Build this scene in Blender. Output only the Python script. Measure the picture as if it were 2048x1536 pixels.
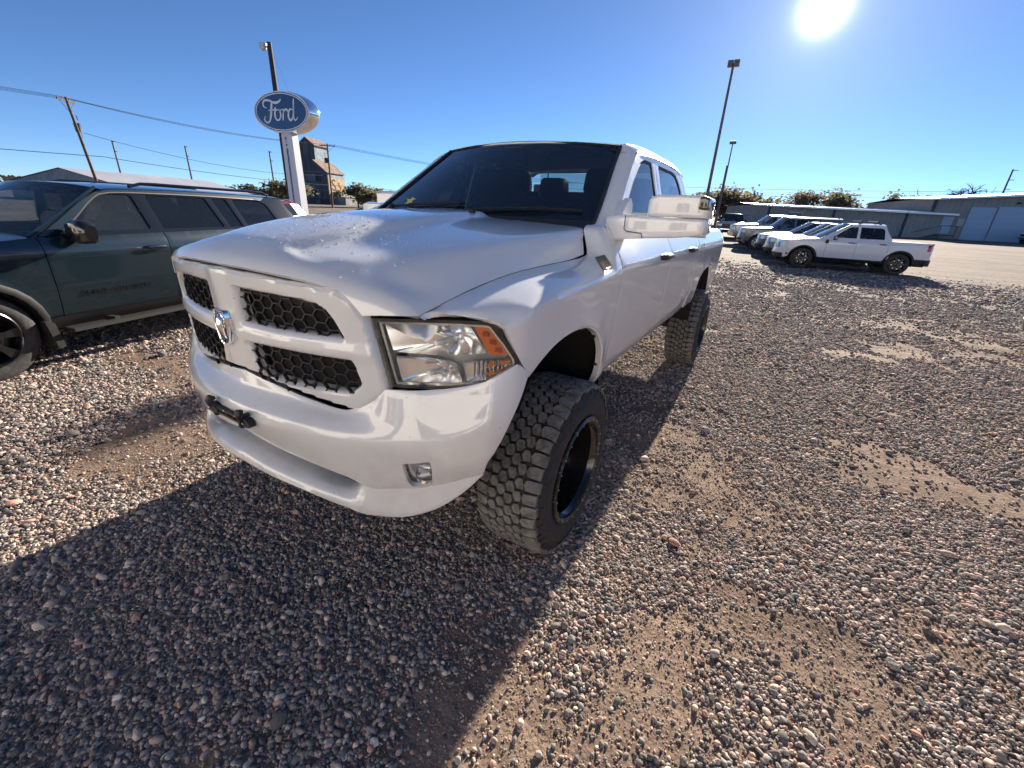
import bpy, bmesh, math, random
import numpy as np
from mathutils import Vector, Matrix
from mathutils.geometry import delaunay_2d_cdt

for _o in list(bpy.data.objects):
    bpy.data.objects.remove(_o)
scene = bpy.context.scene
COL = scene.collection
R = math.radians

# ------------------------------------------------------------------ camera
CAM = (1.646, -1.711, 1.600)
YAW, PITCH, ROLL = R(-30.361), R(22.197), R(2.861)
FPX = 848.16
def _cam_axes():
    s, c = math.sin(YAW), math.cos(YAW)
    F = Vector((s, c, 0)); Rt = Vector((c, -s, 0)); U = Vector((0, 0, 1))
    fw = F * math.cos(PITCH) - U * math.sin(PITCH)
    up = F * math.sin(PITCH) + U * math.cos(PITCH)
    rt = Rt * math.cos(ROLL) + up * math.sin(ROLL)
    up2 = -Rt * math.sin(ROLL) + up * math.cos(ROLL)
    return rt, up2, fw
_rt, _up, _fw = _cam_axes()
cam_d = bpy.data.cameras.new('camera')
cam = bpy.data.objects.new('camera', cam_d)
COL.objects.link(cam)
cam.matrix_world = Matrix(((_rt.x, _up.x, -_fw.x, CAM[0]), (_rt.y, _up.y, -_fw.y, CAM[1]),
                           (_rt.z, _up.z, -_fw.z, CAM[2]), (0, 0, 0, 1)))
cam_d.sensor_width = 36.0
cam_d.sensor_fit = 'HORIZONTAL'
cam_d.lens = FPX / 2048 * 36
cam_d.clip_start = 0.02
cam_d.clip_end = 5000
scene.camera = cam

# ------------------------------------------------------------------ light
SUN_EL, SUN_AZ = R(18.2), R(-1.84)          # azimuth from +Y towards +X
SUN_DIR = Vector((math.sin(SUN_AZ) * math.cos(SUN_EL), math.cos(SUN_AZ) * math.cos(SUN_EL), math.sin(SUN_EL)))
w = bpy.data.worlds.new('World'); scene.world = w; w.use_nodes = True
nt = w.node_tree; nt.nodes.clear()
_out = nt.nodes.new('ShaderNodeOutputWorld'); _bg = nt.nodes.new('ShaderNodeBackground')
_sky = nt.nodes.new('ShaderNodeTexSky'); _sky.sky_type = 'NISHITA'
_sky.sun_disc = False; _sky.sun_elevation = SUN_EL; _sky.sun_rotation = SUN_AZ
_sky.altitude = 3500; _sky.air_density = 0.82; _sky.dust_density = 0.06; _sky.ozone_density = 5.0
_bg.inputs['Strength'].default_value = 0.05
nt.links.new(_sky.outputs[0], _bg.inputs['Color']); nt.links.new(_bg.outputs[0], _out.inputs['Surface'])
# the sun itself and the bright air round it, in world directions
_tc = nt.nodes.new('ShaderNodeTexCoord'); _dot = nt.nodes.new('ShaderNodeVectorMath'); _dot.operation = 'DOT_PRODUCT'; _dot.inputs[1].default_value = SUN_DIR
nt.links.new(_tc.outputs['Generated'], _dot.inputs[0])
_ac = nt.nodes.new('ShaderNodeMath'); _ac.operation = 'ARCCOSINE'; nt.links.new(_dot.outputs['Value'], _ac.inputs[0])
def _halo(width, amp):
    d = nt.nodes.new('ShaderNodeMath'); d.operation = 'DIVIDE'; d.inputs[1].default_value = -width; nt.links.new(_ac.outputs[0], d.inputs[0])
    e = nt.nodes.new('ShaderNodeMath'); e.operation = 'EXPONENT'; nt.links.new(d.outputs[0], e.inputs[0])
    m = nt.nodes.new('ShaderNodeMath'); m.operation = 'MULTIPLY'; m.inputs[1].default_value = amp; nt.links.new(e.outputs[0], m.inputs[0]); return m
_h1, _h2 = _halo(R(.55), 6.), _halo(R(8.), .13)
_ad = nt.nodes.new('ShaderNodeMath'); _ad.operation = 'ADD'; nt.links.new(_h1.outputs[0], _ad.inputs[0]); nt.links.new(_h2.outputs[0], _ad.inputs[1])
_bg2 = nt.nodes.new('ShaderNodeBackground'); _bg2.inputs['Color'].default_value = (1, .98, .95, 1); nt.links.new(_ad.outputs[0], _bg2.inputs['Strength'])
_as = nt.nodes.new('ShaderNodeAddShader'); nt.links.new(_bg.outputs[0], _as.inputs[0]); nt.links.new(_bg2.outputs[0], _as.inputs[1]); nt.links.new(_as.outputs[0], _out.inputs['Surface'])
sun_d = bpy.data.lights.new('sun', 'SUN'); sun_d.energy = 4.5; sun_d.angle = R(0.53); sun_d.color = (1.0, 0.90, 0.76)
sun = bpy.data.objects.new('sun', sun_d); COL.objects.link(sun)
sun.rotation_euler = SUN_DIR.to_track_quat('Z', 'Y').to_euler(); sun.location = SUN_DIR * 50
scene.view_settings.view_transform = 'Standard'
scene.view_settings.look = 'None'
scene.view_settings.gamma = 1.0
scene.view_settings.use_curve_mapping = False
scene.view_settings.exposure = 1.68
scene.cycles.max_bounces = 8
scene.cycles.transparent_max_bounces = 16
scene.cycles.caustics_reflective = False
scene.cycles.caustics_refractive = False

# ------------------------------------------------------------------ materials
MAT = {}
def mat(name, color=(.5, .5, .5), rough=.5, metal=0., coat=0., spec=.5, emit=None):
    if name in MAT: return MAT[name]
    m = bpy.data.materials.new(name); m.use_nodes = True
    b = m.node_tree.nodes['Principled BSDF']
    b.inputs['Base Color'].default_value = (*color, 1); b.inputs['Roughness'].default_value = rough
    b.inputs['Metallic'].default_value = metal; b.inputs['Coat Weight'].default_value = coat
    b.inputs['Coat Roughness'].default_value = .03; b.inputs['Specular IOR Level'].default_value = spec
    if emit:
        b.inputs['Emission Color'].default_value = (*emit[0], 1); b.inputs['Emission Strength'].default_value = emit[1]
    MAT[name] = m
    return m
def N(m, t, **kw):
    n = m.node_tree.nodes.new(t)
    for k, v in kw.items():
        if hasattr(n, k): setattr(n, k, v)
        else: n.inputs[k].default_value = v
    return n
def L(m, a, b): m.node_tree.links.new(a, b)
def BS(m): return m.node_tree.nodes['Principled BSDF']
def noise_tint(name, c1, c2, scale, rough=.8, bump=0., detail=6., metal=0., coat=0., p=(.35, .65), stretch=None, rough2=None, dist=.02):
    """a surface whose colour wanders between two tones, with optional fine relief"""
    m = mat(name, c1, rough, metal, coat)
    tc = N(m, 'ShaderNodeTexCoord'); src = tc.outputs['Object']
    if stretch:
        mp = N(m, 'ShaderNodeMapping'); mp.inputs['Scale'].default_value = stretch; L(m, src, mp.inputs[0]); src = mp.outputs[0]
    n = N(m, 'ShaderNodeTexNoise', Scale=scale, Detail=detail, Roughness=.6); L(m, src, n.inputs['Vector'])
    r = N(m, 'ShaderNodeValToRGB'); e = r.color_ramp.elements
    e[0].position, e[1].position = p; e[0].color = (*c1, 1); e[1].color = (*c2, 1)
    L(m, n.outputs['Fac'], r.inputs[0]); L(m, r.outputs[0], BS(m).inputs['Base Color'])
    if bump:
        b = N(m, 'ShaderNodeBump', Strength=bump, Distance=dist); L(m, n.outputs['Fac'], b.inputs['Height']); L(m, b.outputs[0], BS(m).inputs['Normal'])
    return m
def glass(name, tint, ior=1.5, rough=0.0, gl=(1, 1, 1), haze=0., hazecol=(.6, .65, .7)):
    """thin pane: tinted see-through with a Fresnel mirror layer, and a little dusty film"""
    if name in MAT: return MAT[name]
    m = bpy.data.materials.new(name); m.use_nodes = True; t = m.node_tree; t.nodes.clear()
    o = t.nodes.new('ShaderNodeOutputMaterial'); mx = t.nodes.new('ShaderNodeMixShader')
    tr = t.nodes.new('ShaderNodeBsdfTransparent'); tr.inputs[0].default_value = (*tint, 1)
    g = t.nodes.new('ShaderNodeBsdfGlossy'); g.inputs['Color'].default_value = (*gl, 1); g.inputs['Roughness'].default_value = rough
    f = t.nodes.new('ShaderNodeFresnel'); f.inputs[0].default_value = ior
    src = tr.outputs[0]
    if haze:
        d = t.nodes.new('ShaderNodeBsdfDiffuse'); d.inputs[0].default_value = (*hazecol, 1)
        m2 = t.nodes.new('ShaderNodeMixShader'); m2.inputs[0].default_value = haze
        t.links.new(src, m2.inputs[1]); t.links.new(d.outputs[0], m2.inputs[2]); src = m2.outputs[0]
    t.links.new(f.outputs[0], mx.inputs[0]); t.links.new(src, mx.inputs[1]); t.links.new(g.outputs[0], mx.inputs[2])
    t.links.new(mx.outputs[0], o.inputs[0]); MAT[name] = m
    return m

# ------------------------------------------------------------------ helpers
def tag(o, label=None, cat=None, group=None, kind=None):
    if label: o['label'] = label
    if cat: o['category'] = cat
    if group: o['group'] = group
    if kind: o['kind'] = kind
    return o
def empty(name, loc=(0, 0, 0), rz=0.):
    o = bpy.data.objects.new(name, None); COL.objects.link(o); o.location = loc; o.rotation_euler = (0, 0, rz)
    o.empty_display_size = .2
    return o
def mk(name, verts, faces, m, parent=None, smooth=True, sharp=38., mats=None, midx=None):
    me = bpy.data.meshes.new(name)
    me.from_pydata([tuple(map(float, v)) for v in verts], [], [tuple(map(int, f)) for f in faces])
    for x in (mats or [m]): me.materials.append(x)
    if midx is not None: me.polygons.foreach_set('material_index', np.asarray(midx, dtype=np.int32))
    if smooth:
        me.shade_smooth(); me.set_sharp_from_angle(angle=R(sharp))
    me.update()
    o = bpy.data.objects.new(name, me); COL.objects.link(o); o.parent = parent
    return o
class MB:
    """collects simple shapes that together form one part"""
    def __init__(s): s.v = []; s.f = []; s.mi = []; s.m = 0
    def add(s, v, f, mi=None):
        k = len(s.v); s.v += [tuple(p) for p in v]; s.f += [tuple(i + k for i in q) for q in f]; s.mi += [s.m if mi is None else mi] * len(f)
    def box(s, c, d, rot=None, taper=1., mi=None):
        v = []
        for z in (-.5, .5):
            t = taper if z > 0 else 1.
            for x, y in ((-.5, -.5), (.5, -.5), (.5, .5), (-.5, .5)):
                p = Vector((x * d[0] * t, y * d[1] * t, z * d[2]))
                if rot is not None: p = rot @ p
                v.append((p.x + c[0], p.y + c[1], p.z + c[2]))
        s.add(v, [(0, 3, 2, 1), (4, 5, 6, 7), (0, 1, 5, 4), (1, 2, 6, 5), (2, 3, 7, 6), (3, 0, 4, 7)], mi)
    def tube(s, pts, r, n=8, caps=True, mi=None):
        pts = [Vector(p) for p in pts]; m = len(pts); rs = list(np.interp(np.linspace(0, 1, m), np.linspace(0, 1, len(r)), r)) if hasattr(r, '__len__') else [r] * m
        v = []; up = None
        for i, p in enumerate(pts):
            d = (pts[min(i + 1, m - 1)] - pts[max(i - 1, 0)]).normalized()
            if up is None:
                up = Vector((0, 0, 1)) if abs(d.z) < .9 else Vector((1, 0, 0))
            a = d.cross(up).normalized(); b = a.cross(d).normalized(); up = b
            for k in range(n):
                q = 2 * math.pi * k / n; v.append(tuple(p + (a * math.cos(q) + b * math.sin(q)) * rs[i]))
        f = [(i * n + k, i * n + (k + 1) % n, (i + 1) * n + (k + 1) % n, (i + 1) * n + k) for i in range(m - 1) for k in range(n)]
        if caps: f += [tuple(range(n - 1, -1, -1)), tuple((m - 1) * n + k for k in range(n))]
        s.add(v, f, mi)
    def prism(s, poly, z0, z1, axis='Z', mi=None):
        """closed polygon pushed along an axis; poly is 2D in the other two axes"""
        def P(a, b, c): return {'Z': (a, b, c), 'X': (c, a, b), 'Y': (a, c, b)}[axis]
        n = len(poly); v = [P(a, b, z0) for a, b in poly] + [P(a, b, z1) for a, b in poly]
        f = [tuple(range(n - 1, -1, -1)), tuple(range(n, 2 * n))] + [(i, (i + 1) % n, n + (i + 1) % n, n + i) for i in range(n)]
        s.add(v, f, mi)
    def lathe(s, prof, n=32, axis='X', c=(0, 0, 0), caps=False, mi=None):
        """prof: (along, radius)"""
        v = []
        for a, r in prof:
            for k in range(n):
                q = 2 * math.pi * k / n; p, t = r * math.cos(q), r * math.sin(q)
                v.append({'X': (c[0] + a, c[1] + p, c[2] + t), 'Y': (c[0] + p, c[1] + a, c[2] + t), 'Z': (c[0] + p, c[1] + t, c[2] + a)}[axis])
        m = len(prof)
        f = [(i * n + k, i * n + (k + 1) % n, (i + 1) * n + (k + 1) % n, (i + 1) * n + k) for i in range(m - 1) for k in range(n)]
        if caps: f += [tuple(range(n - 1, -1, -1)), tuple((m - 1) * n + k for k in range(n))]
        s.add(v, f, mi)
    def grid(s, fn, us, vs, flip=False, mi=None):
        v = [fn(a, b) for a in us for b in vs]; n = len(vs)
        f = []
        for i in range(len(us) - 1):
            for j in range(n - 1):
                q = (i * n + j, (i + 1) * n + j, (i + 1) * n + j + 1, i * n + j + 1)
                f.append(q[::-1] if flip else q)
        s.add(v, f, mi)
    def split(s, name, m, parent=None, **kw):
        """every separate piece becomes an object of its own"""
        root = list(range(len(s.v)))
        def find(a):
            while root[a] != a: root[a] = root[root[a]]; a = root[a]
            return a
        for f in s.f:
            for q in f[1:]: root[find(q)] = find(f[0])
        groups = {}
        for f in s.f: groups.setdefault(find(f[0]), []).append(f)
        out = []
        for fs in groups.values():
            ids = sorted({i for f in fs for i in f}); mp = {i: k for k, i in enumerate(ids)}; b = MB(); b.v = [s.v[i] for i in ids]; b.f = [tuple(mp[i] for i in f) for f in fs]; b.mi = [0] * len(fs)
            out.append(b.build(name, m, parent, **kw))
        return out
    def build(s, name, m, parent=None, smooth=True, sharp=38., mats=None, recalc=False):
        o = mk(name, s.v, s.f, m, parent, smooth, sharp, mats, s.mi if mats else None)
        if recalc:
            b = bmesh.new(); b.from_mesh(o.data); bmesh.ops.recalc_face_normals(b, faces=b.faces); b.to_mesh(o.data); b.free()
        return o
def lerp(a, b, t): return a + (b - a) * t
def interp(x, xs, ys): return float(np.interp(x, xs, ys))
def _slopes(xs, Y):
    h = np.diff(xs); d = np.diff(Y, axis=0) / h.reshape((-1,) + (1,) * (Y.ndim - 1))
    m = np.zeros_like(Y)
    for i in range(1, len(xs) - 1):
        a, b = d[i - 1], d[i]; w1, w2 = 2 * h[i] + h[i - 1], h[i] + 2 * h[i - 1]
        ok = a * b > 0
        m[i] = np.where(ok, (w1 + w2) / (w1 / np.where(ok, a, 1) + w2 / np.where(ok, b, 1)), 0)
    m[0], m[-1] = d[0], d[-1]
    return m
def pchip(xs, Y, xq):
    """shape-keeping cubic through the stations; Y is (S,) or (S,N) with one column per query"""
    xs = np.asarray(xs, float); Y = np.asarray(Y, float); xq = np.asarray(xq, float)
    m = _slopes(xs, Y); i = np.clip(np.searchsorted(xs, xq) - 1, 0, len(xs) - 2)
    h = xs[i + 1] - xs[i]; t = np.clip((xq - xs[i]) / h, -.2, 1.2)
    if Y.ndim == 1: y0, y1, m0, m1 = Y[i], Y[i + 1], m[i], m[i + 1]
    else:
        c = np.arange(Y.shape[1]); y0, y1, m0, m1 = Y[i, c], Y[i + 1, c], m[i, c], m[i + 1, c]
    return (2*t**3 - 3*t**2 + 1)*y0 + (t**3 - 2*t**2 + t)*h*m0 + (-2*t**3 + 3*t**2)*y1 + (t**3 - t**2)*h*m1
def pc(xs, ys):
    xs = list(xs); ys = list(ys)
    return lambda q: pchip(xs, ys, q)
def resample(poly, d, closed=True):
    out = []; n = len(poly)
    for i in range(n if closed else n - 1):
        a, b = np.array(poly[i], float), np.array(poly[(i + 1) % n], float)
        k = max(1, int(math.ceil(np.linalg.norm(b - a) / d)))
        for j in range(k): out.append(a + (b - a) * j / k)
    if not closed: out.append(np.array(poly[-1], float))
    return np.array(out)
def smooth_poly(pts, d, closed=False):
    """Catmull-Rom through the points, then resampled"""
    p = [np.array(q, float) for q in pts]; n = len(p); out = []
    for i in range(n if closed else n - 1):
        p0 = p[(i - 1) % n] if closed or i > 0 else p[0]; p1 = p[i]; p2 = p[(i + 1) % n]; p3 = p[(i + 2) % n] if closed or i + 2 < n else p[-1]
        k = max(1, int(np.linalg.norm(p2 - p1) / d))
        for j in range(k):
            t = j / k; out.append(.5 * ((2 * p1) + (-p0 + p2) * t + (2 * p0 - 5 * p1 + 4 * p2 - p3) * t * t + (-p0 + 3 * p1 - 3 * p2 + p3) * t ** 3))
    if not closed: out.append(p[-1])
    return [tuple(q) for q in out]
def rounded(poly, r, n=4):
    """polygon with rounded corners; r one value or a list"""
    out = []; m = len(poly)
    for i in range(m):
        p = np.array(poly[i], float); a = np.array(poly[i - 1], float) - p; b = np.array(poly[(i + 1) % m], float) - p
        ri = r[i] if hasattr(r, '__len__') else r
        if ri <= 0: out.append(tuple(p)); continue
        la, lb = np.linalg.norm(a), np.linalg.norm(b); k = min(ri, la * .45, lb * .45)
        A, B = p + a / la * k, p + b / lb * k
        for j in range(n + 1):
            t = j / n; out.append(tuple((1 - t) ** 2 * A + 2 * t * (1 - t) * p + t * t * B))
    return out
def inside(poly, P):
    x, y = P[:, 0], P[:, 1]; c = np.zeros(len(P), bool); n = len(poly)
    for i in range(n):
        x0, y0 = poly[i]; x1, y1 = poly[i - 1]
        if y0 == y1: continue
        h = ((y0 > y) != (y1 > y)) & (x < (x1 - x0) * (y - y0) / (y1 - y0) + x0); c ^= h
    return c
def dist_to(poly, P, closed=True):
    best = np.full(len(P), 1e9); n = len(poly); poly = np.asarray(poly, float)
    for i in range(n if closed else n - 1):
        a, b = poly[i], poly[(i + 1) % n]; ab = b - a; l2 = ab @ ab
        if l2 == 0: continue
        t = np.clip(((P - a) @ ab) / l2, 0, 1); q = a + t[:, None] * ab
        best = np.minimum(best, np.hypot(*(P - q).T))
    return best
def trim(outline, holes, d, edge=None):
    """triangulated region with even inner points: returns 2D verts, tris"""
    e = edge or d
    rings = [resample(outline, e)] + [resample(h, e) for h in holes]
    lo, hi = rings[0].min(0), rings[0].max(0)
    xs = np.arange(lo[0] + d * .5, hi[0], d); ys = np.arange(lo[1] + d * .5, hi[1], d * .9)
    G = np.array([(x + (d * .5 if j % 2 else 0), y) for j, y in enumerate(ys) for x in xs]).reshape(-1, 2)
    if len(G):
        k = inside(rings[0], G) & (dist_to(rings[0], G) > d * .45)
        for h in rings[1:]: k &= ~inside(h, G) & (dist_to(h, G) > d * .45)
        G = G[k]
    pts = np.concatenate(rings + [G]); E = []; o = 0
    for r in rings:
        n = len(r); E += [(o + i, o + (i + 1) % n) for i in range(n)]; o += n
    v, _, f, *_ = delaunay_2d_cdt([Vector(p) for p in pts], E, [], 0, 1e-6)
    V = np.array([tuple(p) for p in v]); F = np.array([tuple(q) for q in f])
    c = V[F].mean(1); k = inside(rings[0], c)
    for h in rings[1:]: k &= ~inside(h, c)
    return V, F[k]
def vnorm(V, F):
    n = np.zeros_like(V); fn = np.cross(V[F[:, 1]] - V[F[:, 0]], V[F[:, 2]] - V[F[:, 0]])
    for i in range(3): np.add.at(n, F[:, i], fn)
    l = np.linalg.norm(n, axis=1); l[l == 0] = 1
    return n / l[:, None]
def panel(name, outline, fn, m, parent=None, holes=(), d=.03, edge=None, thick=.012, out=(0, 0, 1), roll=.0015, sharp=40., mirror=False, ext=None):
    """sheet-metal panel: a trimmed piece of the surface fn(P2)->P3, with a folded edge. out: rough outward direction"""
    V2, F = trim(outline, list(holes), d, edge)
    V = np.asarray(fn(V2), float)
    nrm = vnorm(V, F)
    if (nrm.mean(0) @ np.asarray(out, float)) < 0:
        F = F[:, ::-1]; nrm = -nrm
    if thick:
        e = {}
        for a, b, c in F:
            for p, q in ((a, b), (b, c), (c, a)): e[(p, q)] = 1
        bd = [(p, q) for (p, q) in e if (q, p) not in e]
        idx = {}; base = V.copy(); extra = []
        for p, q in bd:
            for k in (p, q):
                if k not in idx:
                    idx[k] = len(V) + len(extra); extra.append(base[k] - nrm[k] * thick if ext is None else base[k] + np.asarray(ext, float)); V[k] = base[k] - nrm[k] * roll
        quads = [(q, p, idx[p], idx[q]) for p, q in bd]
        V = np.concatenate([V, np.array(extra)]) if extra else V
        faces = [tuple(t) for t in F] + quads
    else: faces = [tuple(t) for t in F]
    if mirror:
        V = V * np.array([-1, 1, 1]); faces = [f[::-1] for f in faces]
    return mk(name, V, faces, m, parent, True, sharp)
class Skin:
    """surface through section stations: station s -> list of (a, b) at shared parameters v"""
    def __init__(s, st, vs, sec):
        s.st = np.array(st, float); s.vs = np.array(vs, float); s.A = np.array(sec, float)   # (S,K,2)
    def __call__(s, y, v):
        y = np.asarray(y, float); v = np.asarray(v, float)
        r = []
        for c in (0, 1):
            T = np.stack([pchip(s.vs, s.A[i, :, c], v) for i in range(len(s.st))])
            r.append(pchip(s.st, T, y))
        return r[0], r[1]
def tps(ctrl):
    """thin-plate surface through scattered (x, y, z)"""
    P = np.array(ctrl, float); X = P[:, :2]; n = len(P)
    def U(r): return np.where(r > 1e-9, r * r * np.log(np.maximum(r, 1e-9)), 0)
    K = U(np.linalg.norm(X[:, None] - X[None], axis=2)) + np.eye(n) * 1e-5
    A = np.zeros((n + 3, n + 3)); A[:n, :n] = K; A[:n, n] = 1; A[:n, n + 1:] = X; A[n:, :n] = A[:n, n:].T
    s = np.linalg.solve(A, np.concatenate([P[:, 2], [0, 0, 0]]))
    def f(Q):
        Q = np.asarray(Q, float); return U(np.linalg.norm(Q[:, None] - X[None], axis=2)) @ s[:n] + s[n] + Q @ s[n + 1:]
    return f
def copy_tree(o, parent=None):
    c = o.copy(); COL.objects.link(c); c.parent = parent
    if parent is not None: c.matrix_parent_inverse = o.matrix_parent_inverse.copy()
    for ch in list(o.children): copy_tree(ch, c)
    return c
def text_mesh(name, s, size, depth, m, parent=None, shear=0., spacing=1., bold=0.):
    """lettering as a flat mesh in its own XY plane"""
    cu = bpy.data.curves.new(name, 'FONT'); cu.body = s; cu.size = size; cu.extrude = depth; cu.shear = shear
    cu.space_character = spacing; cu.offset = bold; cu.align_x = 'CENTER'; cu.align_y = 'CENTER'; cu.resolution_u = 4
    t = bpy.data.objects.new(name, cu); COL.objects.link(t)
    dg = bpy.context.evaluated_depsgraph_get(); me = bpy.data.meshes.new_from_object(t.evaluated_get(dg))
    bpy.data.objects.remove(t); bpy.data.curves.remove(cu)
    me.materials.clear(); me.materials.append(m)
    o = bpy.data.objects.new(name, me); COL.objects.link(o); o.parent = parent
    return o

def gz(y): return .013 * max(0., y - 18.)      # the yard climbs very gently away from the road
# ================================================================== the white lifted pickup
def paint(name, c, specks=True, dust=(.30, .26, .22), dusty=.0, coat=1., flake=0.):
    m = mat(name, c, .32, 0, coat)
    tc = N(m, 'ShaderNodeTexCoord')
    n1 = N(m, 'ShaderNodeTexNoise', Scale=2.2, Detail=5.); L(m, tc.outputs['Object'], n1.inputs['Vector'])
    r1 = N(m, 'ShaderNodeValToRGB'); r1.color_ramp.elements[0].position = .3; r1.color_ramp.elements[1].position = .75
    r1.color_ramp.elements[0].color = (*[x * .94 for x in c], 1); r1.color_ramp.elements[1].color = (*c, 1)
    L(m, n1.outputs['Fac'], r1.inputs[0]); col = r1.outputs[0]
    if dusty:      # road film that thickens low on the body
        sp = N(m, 'ShaderNodeSeparateXYZ'); L(m, tc.outputs['Object'], sp.inputs[0])
        mr = N(m, 'ShaderNodeMapRange'); mr.inputs[1].default_value = 1.15; mr.inputs[2].default_value = .55; mr.inputs[3].default_value = 0; mr.inputs[4].default_value = dusty
        L(m, sp.outputs['Z'], mr.inputs[0])
        n2 = N(m, 'ShaderNodeTexNoise', Scale=14., Detail=8.); L(m, tc.outputs['Object'], n2.inputs['Vector'])
        mu = N(m, 'ShaderNodeMath', operation='MULTIPLY'); L(m, mr.outputs[0], mu.inputs[0]); L(m, n2.outputs['Fac'], mu.inputs[1])
        mx = N(m, 'ShaderNodeMix', data_type='RGBA'); mx.inputs['B'].default_value = (*dust, 1)
        L(m, mu.outputs[0], mx.inputs['Factor']); L(m, col, mx.inputs['A']); col = mx.outputs['Result']
    if specks:     # splashes and insect marks
        v = N(m, 'ShaderNodeTexVoronoi', Scale=38.); L(m, tc.outputs['Object'], v.inputs['Vector'])
        lt = N(m, 'ShaderNodeMath', operation='LESS_THAN'); lt.inputs[1].default_value = .085; L(m, v.outputs['Distance'], lt.inputs[0])
        sp2 = N(m, 'ShaderNodeSeparateColor'); L(m, v.outputs['Color'], sp2.inputs[0])
        g = N(m, 'ShaderNodeMath', operation='GREATER_THAN'); g.inputs[1].default_value = .80; L(m, sp2.outputs[0], g.inputs[0])
        mu = N(m, 'ShaderNodeMath', operation='MULTIPLY'); L(m, lt.outputs[0], mu.inputs[0]); L(m, g.outputs[0], mu.inputs[1])
        nb = N(m, 'ShaderNodeTexNoise', Scale=5.); L(m, tc.outputs['Object'], nb.inputs['Vector'])
        g2 = N(m, 'ShaderNodeMath', operation='GREATER_THAN'); g2.inputs[1].default_value = .5; L(m, nb.outputs['Fac'], g2.inputs[0])
        mu2 = N(m, 'ShaderNodeMath', operation='MULTIPLY'); L(m, mu.outputs[0], mu2.inputs[0]); L(m, g2.outputs[0], mu2.inputs[1])
        mu3 = N(m, 'ShaderNodeMath', operation='MULTIPLY'); mu3.inputs[1].default_value = .75; L(m, mu2.outputs[0], mu3.inputs[0])
        mx = N(m, 'ShaderNodeMix', data_type='RGBA'); mx.inputs['B'].default_value = (.10, .085, .07, 1)
        L(m, mu3.outputs[0], mx.inputs['Factor']); L(m, col, mx.inputs['A']); col = mx.outputs['Result']
    L(m, col, BS(m).inputs['Base Color'])
    nr = N(m, 'ShaderNodeTexNoise', Scale=9., Detail=4.); L(m, tc.outputs['Object'], nr.inputs['Vector'])
    cr = N(m, 'ShaderNodeMapRange'); cr.inputs[3].default_value = .0; cr.inputs[4].default_value = .05; L(m, nr.outputs['Fac'], cr.inputs[0])
    L(m, cr.outputs[0], BS(m).inputs['Coat Roughness']); BS(m).inputs['Coat IOR'].default_value = 1.65
    # orange peel
    no = N(m, 'ShaderNodeTexNoise', Scale=160., Detail=1.); L(m, tc.outputs['Object'], no.inputs['Vector'])
    b = N(m, 'ShaderNodeBump', Strength=.012, Distance=.003); L(m, no.outputs['Fac'], b.inputs['Height']); L(m, b.outputs[0], BS(m).inputs['Coat Normal'])
    return m
WHITE = paint('white_paint', (.80, .80, .79), dusty=.55)
WHITE_CLEAN = paint('white_paint_upper', (.80, .80, .79), specks=False)
BLACK = mat('black_plastic', (.018, .018, .019), .45)
GLOSSBLACK = mat('gloss_black', (.012, .012, .013), .12, coat=.6)
MESHBLACK = mat('grille_black', (.022, .022, .024), .38)
VOID = mat('dark_void', (.006, .006, .007), .9)
CHROME = mat('chrome', (.86, .87, .88), .06, 1.)
SILVER = mat('reflector_silver', (.95, .96, .97), .16, .8)
DULLMETAL = mat('dull_metal', (.38, .38, .38), .45, 1.)
AMBER = mat('amber_plastic', (.85, .17, .012), .18, coat=.8)
CLEAR = glass('headlight_lens', (.98, .985, .985), 1.45, .01, haze=.025, hazecol=(.85, .88, .88))
WSGLASS = glass('windshield_glass', (.40, .48, .49), 1.52, haze=.012)
TINT = glass('tinted_glass', (.13, .15, .16), 1.52, haze=.03, hazecol=(.5, .58, .68))
SEATM = noise_tint('seat_cloth', (.045, .045, .05), (.07, .07, .075), 90., .9)
DASHM = mat('dash_plastic', (.06, .06, .062), .7)
GOLD = noise_tint('aged_brass_badge', (.30, .22, .11), (.55, .45, .30), 60., .35, metal=.8)

truck = empty('pickup_truck')
tag(truck, 'large white lifted crew cab pickup with black honeycomb grille and knobbly tyres', 'pickup truck')

def sw(x): x = np.asarray(x, float); return .30 * x * x + .09 * x ** 6
GY = -.94           # grille plane at the centre line
_prof = pc([.60, .70, .74, .78, .84, .90, 1.0, 1.12, 1.25, 1.35, 1.375, 1.42, 1.50, 1.56, 1.60],
           [.80, .875, .915, .945, .965, .975, .985, .993, 1.0, 1.004, 1.001, .980, .928, .885, .86])
ARCHES = ((-.055, .73, .405), (3.55, .72, .44))
def SX(y, z):
    y = np.asarray(y, float); z = np.asarray(z, float)
    x = _prof(z)
    for cy, cz, r in ARCHES:
        d = np.hypot(y - cy, np.maximum(z - cz, 0) + np.minimum(z - cz, 0) * .2) - r
        x = x + .020 * np.clip(1 - d / .11, 0, 1) ** 2 * (z > .5)
    x = x - np.where(y < -.45, (np.maximum(-.45 - y, 0) ** 2) * 1.5, 0)
    x = x - np.where(y > 4.45, np.maximum(y - 4.45, 0) ** 2 * 1.1, 0)
    return x

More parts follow.
